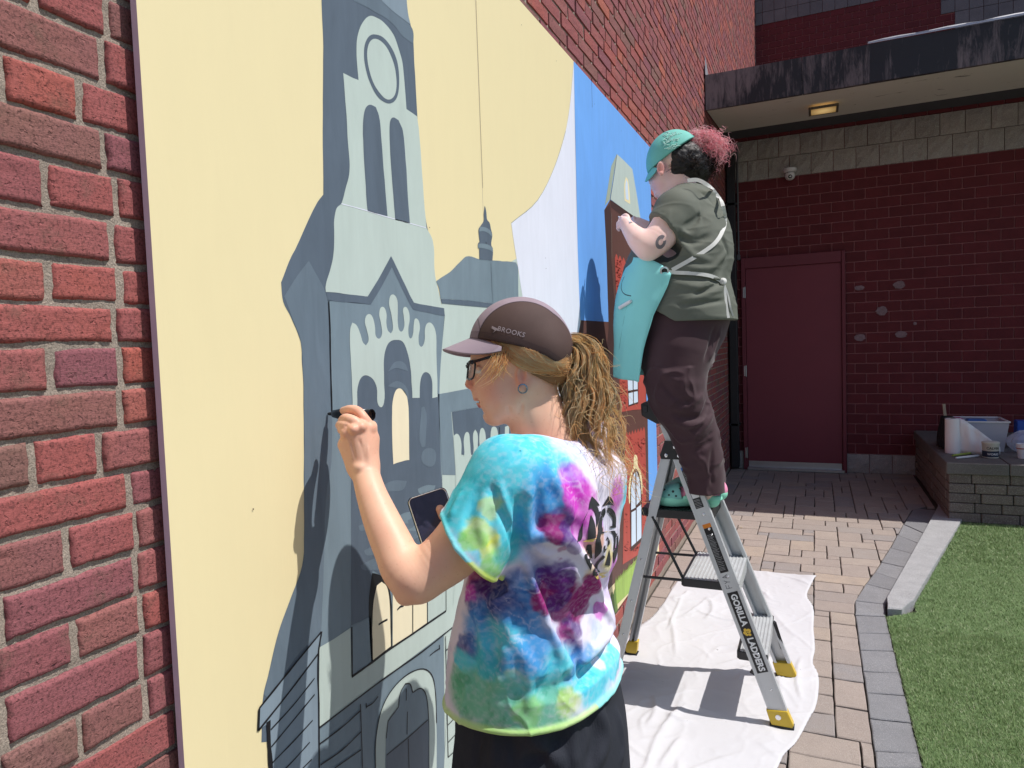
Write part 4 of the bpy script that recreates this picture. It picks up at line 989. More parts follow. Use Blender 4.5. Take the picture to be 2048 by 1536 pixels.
for k_ in bsel:                                             # pull the last row of vertices onto the outline
    p_ = V[k_, :2]; bestd = 9
    for i_ in range(len(cp_)):
        a_, b2_ = cp_[i_], cp_[(i_ + 1) % len(cp_)]; ab_ = b2_ - a_; t_ = min(1, max(0, (p_ - a_) @ ab_ / (ab_ @ ab_ + 1e-12))); q_ = a_ + ab_ * t_; d_ = np.hypot(*(q_ - p_))
        if d_ < bestd: bestd = d_; bq = q_
    V[k_, :2] = bq
q = np.stack([idx[:-1, :-1], idx[1:, :-1], idx[1:, 1:], idx[:-1, 1:]], -1).reshape(-1, 4); q = q[(q >= 0).all(1)]
m2, nt, b = new_mat('canvas_cloth'); co = coords(nt)
c = mix(nt, noise_t(nt, co, 3, 4), (.54, .53, .55), (.62, .61, .625)); c = mix(nt, ramp(nt, noise_t(nt, co, 15, 5, .7, .6), [(.685, 0), (.71, .8)]), c, (.25, .24, .24)); nt.links.new(c, b.inputs['Base Color']); b.inputs['Roughness'].default_value = .9
bump(nt, b, noise_t(nt, co, 500, 2), .15, .001)
cl = mesh_obj('drop_cloth', V, q, m2, smooth=True); tag(cl, 'crumpled white canvas drop cloth spread under the ladder along the wall', 'drop cloth')
sol = cl.modifiers.new('thick', 'SOLIDIFY'); sol.thickness = .0025; sol.offset = -1
# dead leaf and stain spots on pavers
M_LEAF = simple('dry_leaf', (.5, .4, .26), .8)
for i, (px, py) in enumerate(((1482, 1056), (1640, 1250), (1929, 1097))):
    p = at_z(px, py, .002); V = [[p[0] - .014, p[1], .002], [p[0], p[1] - .006, .006], [p[0] + .015, p[1] + .002, .002], [p[0], p[1] + .007, .009]]
    if i == 0: o = mesh_obj('dry_leaf', V, [[0, 1, 2, 3]], M_LEAF); tag(o, 'small pale dry leaf lying on the tan pavers right of the ladder', 'leaf')
# ================================================================== planter wall
pl = tag(empty('planter_wall', (3.2, 7, 0)), 'low stone block planter wall with flat cap in the shade at right', 'planter')
M_PST = block_mat('planter_stone', (.20, .165, .145), (.155, .13, .12), .92, .3, 60, 1.0)
M_CAP = block_mat('planter_cap', (.16, .145, .14), (.13, .125, .12), .92, .15, 70, .6)
PXL = 1.80; PYF = 6.07; PT = .460
mb = MB(); mb.box((3.5, 7.02, .19), (3.36, 1.85, .37)); mb.build('core', M_JSAND, pl)
rp = random.Random(9)
rh = (.372) / 5
for r in range(5):
    x = PXL; z0 = r * rh
    while x < 4.6:
        L = rp.choice([.17, .2, .24, .28, .3]); L = L if r % 2 or x > PXL else L * .75; b_ = min(x + L, 4.8)
        mb = MB(); mb.box(((x + b_) / 2, PYF + .06 + rp.uniform(-.004, .004), z0 + rh / 2), (b_ - x - .006, .12, rh - .005), bev=.005); mb.build('stone', M_PST, pl); x = b_
    y = PYF + .125
    while y < 7.95:
        L = rp.choice([.2, .25, .3]); b_ = min(y + L, 7.99)
        mb = MB(); mb.box((PXL + .06 + rp.uniform(-.004, .004), (y + b_) / 2, z0 + rh / 2), (.12, b_ - y - .006, rh - .005), bev=.005); mb.build('stone', M_PST, pl); y = b_
x = PXL - .02
while x < 4.6:
    mb = MB(); mb.box((x + .2, 7.0, .3725 + .043), (.395, 1.92, .087), bev=.006); mb.build('cap_stone', M_CAP, pl); x += .4
# ================================================================== step ladder
def alu_mat():
    m, nt, b = new_mat('brushed_aluminium'); co = coords(nt, (1, 1, 1)); n = noise_t(nt, co, 300, 2, .6); g = noise_t(nt, co, 12, 5)
    c = mix(nt, g, (.52, .53, .54), (.66, .67, .67)); nt.links.new(c, b.inputs['Base Color']); b.inputs['Metallic'].default_value = .35
    nt.links.new(ramp(nt, g, [(.3, .38), (.7, .55)]), b.inputs['Roughness']); bump(nt, b, n, .12, .0008); return m
M_ALU = alu_mat(); M_LBLK = simple('ladder_black_plastic', (.016, .016, .018), .38, var=.2, bmp=.25, bs=300)
M_RIVET = simple('rivet_steel', (.75, .75, .76), .25, .9, var=.03); M_YEL = simple('yellow_plastic', (.62, .42, .03), .4, var=.08, bmp=.1); M_RUB = simple('black_rubber', (.02, .02, .02), .8)
M_LBL = simple('black_label', (.012, .012, .014), .35, var=.05); M_WHT = simple('white_print', (.78, .78, .78), .5, var=.02); M_LBLU = simple('blue_label', (.03, .14, .45), .4); M_LOR = simple('orange_label', (.72, .22, .02), .4)
M_LGOLD = simple('gold_print', (.80, .52, .06), .4); M_INK = simple('marker_ink', (.03, .03, .035), .5); M_LGREY = simple('label_print_grey', (.33, .33, .33), .5)
lad = tag(empty('step_ladder', (.43, 2.87, 0)), 'aluminium three step platform ladder with black fittings and yellow feet on the drop cloth', 'ladder')
def ynear(z): return 2.654 + .07 * z
def yfar(z): return 3.092 - .07 * z
def rail_front(z, far): return np.array([.771 - .374 * z, (yfar if far else ynear)(z), z])
def rail_rear(z, far): return np.array([.098 + .244 * z, (yfar if far else ynear)(z), z]) if not far else np.array([.083 + .244 * z, yfar(z), z])
def channel(a, b, wd_, dep, side, name):
    """C-section: web facing outwards (side = -1 near, +1 far), flanges inwards"""
    a = np.array(a); b = np.array(b); d = b - a; L = np.linalg.norm(d); d /= L
    n = np.array([0, side, 0.]); n = n - d * (n @ d); n /= np.linalg.norm(n); u = np.cross(d, n); R = np.array([u, d, n]).T; t = .0025
    mb = MB(); c = (a + b) / 2
    mb.box(c, (wd_, L, t), R); 
    for s in (-1, 1): mb.box(c + u * s * (wd_ / 2 - t / 2) - n * (dep / 2 + t / 2), (t, L, dep), R); mb.box(c + u * s * (wd_ / 2 - .0075) - n * (dep + t * 1.0), (.0105, L, t * .9), R)
    mb.box(c + n * (t / 2 + .0004) + u * (wd_ * .36), (.0022, L, .001), R); mb.box(c + n * (t / 2 + .0004) - u * (wd_ * .36), (.0022, L, .001), R)
    return mb.build(name, M_ALU, lad)
def screw(p, n, name='rivet', r=.0075, mat_=None):
    mb = MB(); mb.lathe([(r, 0), (r * .95, .0015), (r * .6, .0032), (.0004, .0038)], p, 14, n); return smooth_angle(mb.build(name, mat_ or M_RIVET, lad), 60)
for far in (0, 1):
    s = 1 if far else -1
    channel(rail_front(.035, far), rail_front(1.13, far), .066, .022, s, 'front_rail')
    channel(rail_rear(.035, far), rail_rear(1.04, far), .036, .018, s, 'rear_rail')
    for k, fn, wd_ in ((0, rail_front, .080), (1, rail_rear, .052)):
        b0 = fn(0.03, far); d = fn(1, far) - fn(0, far); d /= np.linalg.norm(d); ux = np.array([1, 0, 0.]); sx = d[0] / d[2]
        z0 = .010; poly = [(b0[0] - wd_ / 2 + .006 - .005 * 0, z0), (b0[0] + wd_ / 2 - .004, z0), (b0[0] + wd_ / 2 + .002, .022), (b0[0] + wd_ * .46 + sx * .045, .072), (b0[0] - wd_ * .46 + sx * .045, .066), (b0[0] - wd_ / 2 - .003, .03)]
        y0 = b0[1] + (.0045 if far else -.0045); yy = -s * .034
        mb = MB(); mb.prism([(x, y0, z) for x, z in poly], (0, yy, 0)); foot = mb.build('foot', M_YEL, lad)
        bv = foot.modifiers.new('b', 'BEVEL'); bv.width = .003; bv.segments = 2
        mb = MB(); mb.prism([(b0[0] - wd_ / 2, y0 + s * .002, .0035), (b0[0] + wd_ / 2 + .002, y0 + s * .002, .0035), (b0[0] + wd_ / 2 + .004, y0 + s * .002, .0125), (b0[0] - wd_ / 2 - .002, y0 + s * .002, .0125)], (0, yy - s * .004, 0)); mb.build('foot_pad', M_RUB, foot)
        mb = MB(); mb.lathe([(.010, 0), (.010, .0015), (.006, .0022), (.0004, .0016)], (b0[0] + sx * .03, y0, .045), 14, (0, s, 0)); mb.build('foot_bolt', M_RIVET, foot)
    for z in (.14, .265, .545, .70): screw(rail_front(z, far) + np.array([.006, s * .0016, 0]), (0, s, 0), r=.0045)
    for z in (.27, .41, .58): screw(rail_rear(z, far) + np.array([0, s * .0016, 0]), (0, s, 0), r=.0045)
    # gusset plate
    y = (yfar if far else ynear)(1.02) + s * .006
    mb = MB(); mb.prism([(.338, y, 1.058), (.402, y, 1.058), (.431, y, .985), (.322, y, .985), (.318, y, 1.0)], (0, -s * .004, 0)); g = mb.build('gusset_plate', M_LBLK, lad)
    for x, z in ((.377, 1.034), (.342, 1.0), (.392, 1.0)): screw((x, y + s * .0001, z), (0, s, 0), 'rivet', .0085)
# steps
def step(z, x0, x1, name, plat=False):
    y0, y1 = ynear(z) + .004, yfar(z) - .004; L = y1 - y0
    root = MB(); root.box(((x0 + x1) / 2, (y0 + y1) / 2, z - .004), (x1 - x0 - .004, L, .004)); 
    n = int((x1 - x0) / .014)
    for i in range(n): root.box((x0 + .012 + i * (x1 - x0 - .02) / max(1, n - 1), (y0 + y1) / 2, z - .0005), (.004, L, .003))
    root.box((x1 - .0025, (y0 + y1) / 2, z - .030), (.004, L, .052)); root.box((x1 - .012, (y0 + y1) / 2, z - .055), (.02, L, .003))
    o = root.build(name, M_LBLK if plat else M_ALU, lad)
    mb = MB(); mb.box((x0 - .003, (y0 + y1) / 2, z - .016), (.012, L + (.02 if plat else .004), .034), bev=.004)
    for yy in (y0 - .001, y1 + .001): mb.box(((x0 + x1) / 2, yy, z - .018), (x1 - x0 + .004, .007, .032), bev=.002)
    mb.build('step_end_cap' if not plat else 'platform_rim', M_LBLK, lad); return o
step(.268, .612, .712, 'step'); step(.522, .405, .612, 'step'); step(.785, .268, .508, 'platform', True)
mb = MB(); mb.box((.262, 2.882, .768), (.05, .33, .034), bev=.006); mb.build('platform_nose', M_LBLK, lad)
def brace(a, b, w_=.012, name='brace'):
    mb = MB(); mb.tube([a, b], w_ / 2, 8); mb.build(name, M_LBLK, lad)
for far in (0, 1):
    s = 1 if far else -1; y = yfar(.6) - .012 if far else ynear(.6) + .012
    brace((.285, y, .755), (.402, y, .512)); brace((.402, y, .507), (.243 if not far else .222, y, .505))
    screw((.402, y - .009, .508), (0, -1, 0), 'pivot', .009, M_RIVET)
mb = MB(); mb.beam((.70, ynear(.27) - .0 + .02, .255), (.655, ynear(.2) + .018, .18), .004, .02); mb.build('step_strut', M_LBLK, lad)
mb = MB(); mb.beam((.715, yfar(.27) - .02, .25), (.748, yfar(.12) - .012, .125), .02, .014, bev=.004); mb.build('step_strut', M_LBLK, lad)
# top tray
tz = [(.245, 1.204), (.262, 1.212), (.300, 1.213), (.330, 1.204), (.375, 1.170), (.392, 1.150), (.384, 1.126), (.308, 1.124), (.262, 1.148), (.247, 1.158)]
yn, yf = ynear(1.15) - .012, yfar(1.15) + .012
mb = MB(); mb.prism([(x, yn, z) for x, z in tz], (0, yf - yn, 0)); tr = mb.build('top_tray', M_LBLK, lad)
bv = tr.modifiers.new('b', 'BEVEL'); bv.width = .004; bv.segments = 2
mb = MB(); mb.box((.30, (yn + yf) / 2, 1.2135), (.04, .2, .004), bev=.0015); mb.box((.262, yn - .001, 1.185), (.022, .004, .03), bev=.002); mb.build('tray_insert', M_LBLK, lad)
for x, z in ((.323, 1.1315), (.345, 1.133), (.365, 1.137)): screw((x, yn - .0001, z), (0, -1, 0), 'rivet', .007)
# prints on the near rail
RA = rail_front(1.0, 0); RD = rail_front(0, 0) - rail_front(1, 0); RD /= np.linalg.norm(RD); RN = np.array([0, -1., 0]); RN = RN - RD * (RN @ RD); RN /= np.linalg.norm(RN); RU = np.cross(RN, RD)
def onrail(u, v, h=.0): # u metres down the rail from z=1, v across (+ = right), h above the web
    return RA + RD * u + RU * v + RN * (.00125 + h)
def u_of_z(z): return (1 - z) / -RD[2]
def plate(u0, u1, v0, v1, h, mat_, name, parent=None):
    V = [onrail(u0, v0, h), onrail(u1, v0, h), onrail(u1, v1, h), onrail(u0, v1, h)] + [onrail(u0, v0, -.0005), onrail(u1, v0, -.0005), onrail(u1, v1, -.0005), onrail(u0, v1, -.0005)]
    return mesh_obj(name, V, [[0, 1, 2, 3], [0, 4, 5, 1], [1, 5, 6, 2], [2, 6, 7, 3], [3, 7, 4, 0]], mat_, parent or lad)
def text_mesh(txt, size, mapf, mat_, name, parent, bold=.0, shear=0.0, space=1.0, align='CENTER'):
    cu = bpy.data.curves.new('txt', 'FONT'); cu.body = txt; cu.size = size; cu.offset = bold; cu.shear = shear; cu.space_character = space; cu.align_x = align; cu.align_y = 'CENTER'; cu.resolution_u = 3
    to = bpy.data.objects.new('txt', cu); COL.objects.link(to); bpy.context.view_layer.update()
    dg = bpy.context.evaluated_depsgraph_get(); me = bpy.data.meshes.new_from_object(to.evaluated_get(dg))
    V = [mapf(v.co.x, v.co.y) for v in me.vertices]; Fq = [list(p.vertices) for p in me.polygons]
    bpy.data.objects.remove(to); bpy.data.curves.remove(cu); bpy.data.meshes.remove(me)
    return mesh_obj(name, V, Fq, mat_, parent)
lab = plate(u_of_z(.488), u_of_z(.20), -.020, .020, .0012, M_LBL, 'brand_label'); ua, ub = u_of_z(.488), u_of_z(.20); um = (ua + ub) / 2
text_mesh('GORILLA', .030, lambda x, y: onrail(ua + (um - .022 - ua) * .5 + .003 + x * 1.0, y * 1.05, .0016), M_WHT, 'brand_lettering', lab, bold=.0012)
text_mesh('LADDERS', .030, lambda x, y: onrail(ub - (um - .022 - ua) * .5 - .003 + x * 1.0, y * 1.05, .0016), M_WHT, 'brand_lettering', lab, bold=.0012)
mb = MB()
for (a, b_, r) in ((-.003, .006, .0085), (.006, -.004, .0078), (-.009, -.005, .006), (.001, -.010, .006), (.011, .006, .005)):
    mb.add([onrail(um + a + r * math.cos(t), b_ + r * math.sin(t), .0016 + r * .01) for t in np.linspace(0, 2 * math.pi, 13)[:-1]], [list(range(12))])
mesh_l = mb.build('ape_emblem', M_LGOLD, lab, fix=False)
for p_ in mesh_l.data.polygons: pass
mb = MB()
for (a, b_, r) in ((-.001, .003, .0018), (-.001, -.003, .0018), (.005, 0, .0024)):
    mb.add([onrail(um + a + r * math.cos(t), b_ + r * math.sin(t), .0024) for t in np.linspace(0, 2 * math.pi, 9)[:-1]], [list(range(8))])
mb.build('emblem_detail', M_LBL, lab, fix=False)
w1_ = plate(u_of_z(.945), u_of_z(.800), -.016, .016, .0010, M_LBL, 'warning_label'); plate(u_of_z(.958), u_of_z(.945) - .0004, -.016, .016, .0010, M_LBLU, 'label_header')
w2_ = plate(u_of_z(.725), u_of_z(.560), -.016, .016, .0010, M_LBL, 'warning_label'); plate(u_of_z(.740), u_of_z(.725) - .0004, -.016, .016, .0010, M_LOR, 'label_header')
plate(u_of_z(.862), u_of_z(.838), -.014, .014, .0014, M_WHT, 'label_blank_box', w1_)
rp = random.Random(4)
for wl_, za, zb in ((w1_, .94, .868), (w1_, .832, .804), (w2_, .70, .565)):
    mb = MB(); z = za
    while z > zb:
        u = u_of_z(z); v1 = rp.uniform(.004, .013); mb.add([onrail(u, -.0135, .0014), onrail(u + .0016, -.0135, .0014), onrail(u + .0016, v1, .0014), onrail(u, v1, .0014)], [[0, 1, 2, 3]]); z -= rp.uniform(.004, .0065)
    mb.build('fine_print', M_LGREY, wl_, fix=False)
def pen(lines, u0, v0, sc, name='handwriting'):   # letters drawn in marker, text reads down the rail
    mb = MB()
    for L in lines:
        P = [(u0 + x * sc, v0 + y * sc) for x, y in L]
        for (x0, y0), (x1, y1) in zip(P[:-1], P[1:]):
            dx, dy = x1 - x0, y1 - y0; l = math.hypot(dx, dy); nx, ny = -dy / l * .0009, dx / l * .0009
            mb.add([onrail(x0 + nx, y0 + ny, .0006), onrail(x0 - nx, y0 - ny, .0006), onrail(x1 - nx, y1 - ny, .0006), onrail(x1 + nx, y1 + ny, .0006)], [[0, 1, 2, 3]])
    mb.build(name, M_INK, lad, fix=False)
FYA = [[(0, 0), (0, 1)], [(0, 1), (.7, .95)], [(0, .5), (.55, .5)], [(.95, 1), (1.15, .5)], [(1.5, 1), (1.15, .45), (1.05, 0)], [(1.8, 0), (2.1, 1), (2.45, 0)], [(1.9, .4), (2.35, .38)]]
FY2 = [[(2.5 - x, 1 - y) for x, y in L] for L in FYA]     # written the other way up: reads up the rail
pen(FY2, u_of_z(1.112), -.012, .018); pen(FY2, u_of_z(.552), -.015, .021)
for z in (.775, .72): screw(onrail(u_of_z(z), .004), RN, 'rivet', .006)
# ================================================================== things on the planter
ZT = .4595
def on_cap(px, py): return at_z(px, py, ZT)
M_CLEAR, nt, b = new_mat('frosted_plastic'); b.inputs['Base Color'].default_value = (.62, .62, .70, 1); b.inputs['Roughness'].default_value = .35; b.inputs['Alpha'].default_value = .62
M_PAPER = simple('paper_towel_white', (.80, .79, .80), .9, var=.03, bmp=.3, bs=260); M_PINK = simple('magenta_plastic', (.45, .05, .25), .4); M_CLOTHB = simple('black_cloth', (.012, .012, .014), .95, bmp=.5, bs=80)
tb0 = on_cap(1893, 906); ty0, tx0 = tb0[1] + .10, 1.93
# storage tub
tub = tag(empty('storage_tub', (2.15, 6.75, ZT)), 'translucent plastic storage tub full of supplies on the planter wall', 'tub')
x0, x1, y0, y1, hh = 1.885, 2.30, 6.62, 6.98, .245
def frus(x0, x1, y0, y1, z0, z1, ins):
    return [(x0 + ins, y0 + ins, z0), (x1 - ins, y0 + ins, z0), (x1 - ins, y1 - ins, z0), (x0 + ins, y1 - ins, z0), (x0, y0, z1), (x1, y0, z1), (x1, y1, z1), (x0, y1, z1)]
mb = MB(); V = frus(x0, x1, y0, y1, ZT + .002, ZT + hh, .03); mb.add(V, [[0, 1, 5, 4], [1, 2, 6, 5], [2, 3, 7, 6], [3, 0, 4, 7], [3, 2, 1, 0]])
o = mb.build('tub_body', M_CLEAR, tub); so = o.modifiers.new('s', 'SOLIDIFY'); so.thickness = .003
mb = MB()
for a, b_ in (((x0, y0), (x1, y0)), ((x1, y0), (x1, y1)), ((x1, y1), (x0, y1)), ((x0, y1), (x0, y0))): mb.beam((a[0], a[1], ZT + hh), (b_[0], b_[1], ZT + hh), .018, .012, bev=.003)
mb.build('rim', M_WPL, tub)
for i, (cx_, cy_, sx, sy, sz, mt, nm) in enumerate(((1.96, 6.70, .10, .08, .20, M_PINK, 'pink_box'), (2.10, 6.74, .12, .1, .17, M_WPL, 'white_box'), (2.22, 6.72, .09, .1, .13, M_BLK, 'dark_box'), (1.97, 6.86, .09, .12, .248, M_PINK, 'pink_tray'), (2.12, 6.88, .14, .1, .235, M_LBLU, 'blue_box'))):
    mb = MB(); mb.box((cx_, cy_, ZT + .006 + sz / 2), (sx, sy, sz), bev=.008); mb.build(nm, mt, tub)
# wooden stick standing in the tub
st_ = MB(); st_.beam((1.925, 6.93, ZT + .02), (1.90, 6.97, ZT + .36), .028, .008, bev=.002); tag(st_.build('paint_stick', simple('bare_wood', (.34, .26, .18), .8, vs=20)), 'flat wooden paint stick poking up from the plastic tub', 'stick')
# black rag hanging over the tub's left end
n = 22; V = []; 
for i in range(n):
    for j in range(n):
        u, v = i / (n - 1), j / (n - 1); y = 6.64 + .30 * u; s_ = v * .34
        if s_ < .08: x = x0 + .07 - s_; z = ZT + hh + .014
        else: x = x0 - .012 - (s_ - .08) * .12; z = ZT + hh + .014 - (s_ - .08)
        V.append([x - .012 * math.sin(u * 14 + v * 4) * v - .01 * v * math.sin(u * 31), y, max(ZT + .02, z + .02 * math.sin(u * 9) * v)])
Fq = [[i * n + j, (i + 1) * n + j, (i + 1) * n + j + 1, i * n + j + 1] for i in range(n - 1) for j in range(n - 1)]
rg = mesh_obj('black_rag', V, Fq, M_CLOTHB, smooth=True); so = rg.modifiers.new('s', 'SOLIDIFY'); so.thickness = .006; tag(rg, 'black cloth draped over the left end of the plastic tub', 'cloth')
# paper towel roll with its loose sheet
pr = on_cap(1909, 908); pr = np.array([pr[0], pr[1] + .06, ZT])
ptw = tag(empty('paper_towel_roll', pr), 'white paper towel roll standing upright with a sheet pulled out', 'paper towels')
mb = MB(); mb.lathe([(.058, .001), (.058, .278), (.054, .281), (.021, .281), (.020, .26)], pr, 32, cap=False); smooth_angle(mb.build('roll', M_PAPER, ptw), 50)
mb = MB(); mb.lathe([(.0205, .0), (.0205, .2815), (.018, .2815), (.018, .0)], pr, 20, cap=False); mb.build('cardboard_tube', simple('cardboard', (.28, .2, .12), .9), ptw)
n = 26; V = []
for i in range(n):
    u = i / (n - 1); x = pr[0] + .040 + .27 * u; y = pr[1] - .042 - .02 * math.sin(u * 3) + .004 * math.sin(u * 22); zt_ = pr[2] + .279 - .235 * max(0, u - .08) ** 1.05; zb_ = pr[2] + .004
    for j in range(8): v = j / 7; V.append([x, y + .006 * math.sin(v * 5 + u * 9), zb_ + (max(zt_, zb_ + .01) - zb_) * v])
Fq = [[i * 8 + j, (i + 1) * 8 + j, (i + 1) * 8 + j + 1, i * 8 + j + 1] for i in range(n - 1) for j in range(7)]
o = mesh_obj('loose_sheet', V, Fq, M_PAPER, ptw, smooth=True); so = o.modifiers.new('s', 'SOLIDIFY'); so.thickness = .001
# paint can
pc = on_cap(1984, 917); pc = np.array([pc[0], pc[1] + .05, ZT])
can = tag(empty('paint_tub', pc), 'small round paint tub with cream top and dark navy label', 'paint tub')
M_CANC = simple('cream_plastic', (.62, .60, .52), .5, var=.06); M_NAVY = simple('navy_label', (.012, .022, .05), .45)
mb = MB(); mb.lathe([(.052, .001), (.054, .004), (.058, .11), (.0605, .113), (.0605, .122), (.057, .124), (.001, .1245)], pc, 28); smooth_angle(mb.build('pot', M_CANC, can), 40)
mb = MB(); mb.lathe([(.0550, .010), (.0567, .056)], pc, 28, cap=False); mb.build('label_band', M_NAVY, can)
def can_map(z0, r):
    def f(x, y): 
        a = -math.pi / 2 + .12 + x / r; return np.array([pc[0] + r * math.cos(a), pc[1] + r * math.sin(a), pc[2] + z0 + y])
    return f
text_mesh('CALVIN', .026, can_map(.078, .0590), M_LBL, 'lettering', can, bold=.0004); text_mesh('WORKS', .022, can_map(.032, .0582), M_WHT, 'lettering', can, bold=.0004)
# markers lying at the edge
for i, (px0, py0, px1, py1, mt, lb) in enumerate(((1905, 911, 1950, 905, simple('lime_plastic', (.33, .42, .06), .4), 'lime green marker lying before the paper towel roll'), (1912, 916, 1958, 911, M_WPL, 'white marker lying at the cap edge beside the lime one'))):
    a = at_z(px0, py0, ZT + .009); b_ = at_z(px1, py1, ZT + .009); a[1] = max(a[1], 6.10 + .03 * i * 0); d_ = (b_ - a) / np.linalg.norm(b_ - a)
    mb = MB(); mb.tube([a, a + d_ * .03, a + d_ * .031, b_ - d_ * .012, b_], [.0065, .0075, .0085, .0085, .006], 12); mk = smooth_angle(mb.build('marker_pen', mt, None), 40); tag(mk, lb, 'marker')
# blue box with clear bag in front
bx = np.array([2.50, 6.90, ZT]); mb = MB(); mb.box(bx + (0, 0, .115), (.20, .12, .23), bev=.006); bb = mb.build('blue_box', simple('blue_card', (.02, .085, .42), .5)); tag(bb, 'blue box standing behind the clear plastic bag', 'box')
mb = MB(); mb.tube([bx + (-.02, -.07, .2), bx + (-.025, -.075, .30)], .005, 10); s_ = mb.build('blue_straw', simple('blue_plastic', (.06, .22, .7), .4)); tag(s_, 'thin blue straw sticking up before the blue box', 'straw')
n = 24; V = []; bc = np.array([2.40, 6.62, ZT])
for i in range(n):
    for j in range(n // 2 + 1):
        th = 2 * math.pi * i / n; ph = math.pi * j / (n // 2); r_ = 1 + .22 * float(fbm(np.array([math.cos(th) * 2.3, math.sin(th) * 2.3, j * .45]), 5, 3))
        V.append(bc + np.array([.125 * math.cos(th) * math.sin(ph) * r_, .08 * math.sin(th) * math.sin(ph) * r_, .09 - .088 * math.cos(ph) * r_ if ph < 3.2 else 0]) * (1, 1, 1)); V[-1][2] = max(V[-1][2], ZT + .003)
m_ = n // 2 + 1; Fq = [[i * m_ + j, ((i + 1) % n) * m_ + j, ((i + 1) % n) * m_ + j + 1, i * m_ + j + 1] for i in range(n) for j in range(m_ - 1)]
M_BAG, nt, b = new_mat('clear_bag'); b.inputs['Base Color'].default_value = (.7, .72, .85, 1); b.inputs['Alpha'].default_value = .38; b.inputs['Roughness'].default_value = .18
bg_ = mesh_obj('plastic_bag', V, Fq, M_BAG, smooth=False); tag(bg_, 'crumpled clear plastic bag beside the navy labelled tub', 'bag')
cu_ = on_cap(2049, 919); cu_ = np.array([cu_[0], cu_[1] + .05, ZT]); mb = MB(); mb.lathe([(.030, .001), (.040, .085), (.043, .086), (.043, .112), (.039, .113), (.037, .10), (.001, .09)], cu_, 24)
cup = tag(empty('white_cup', cu_), 'white tub with a red line at the right edge on the wall', 'cup'); smooth_angle(mb.build('cup_body', M_WPL, cup), 40)
mb = MB(); mb.lathe([(.0405, .075), (.0412, .082)], cu_, 24, cap=False); mb.build('red_line', simple('red_print', (.4, .03, .05), .5), cup)
mb = MB(); mb.beam((2.47, 6.28, ZT + .008), (2.60, 6.24, ZT + .008), .012, .012, bev=.003); tag(mb.build('chalk_stick', M_WPL), 'short white stick lying right of the clear bag', 'stick')
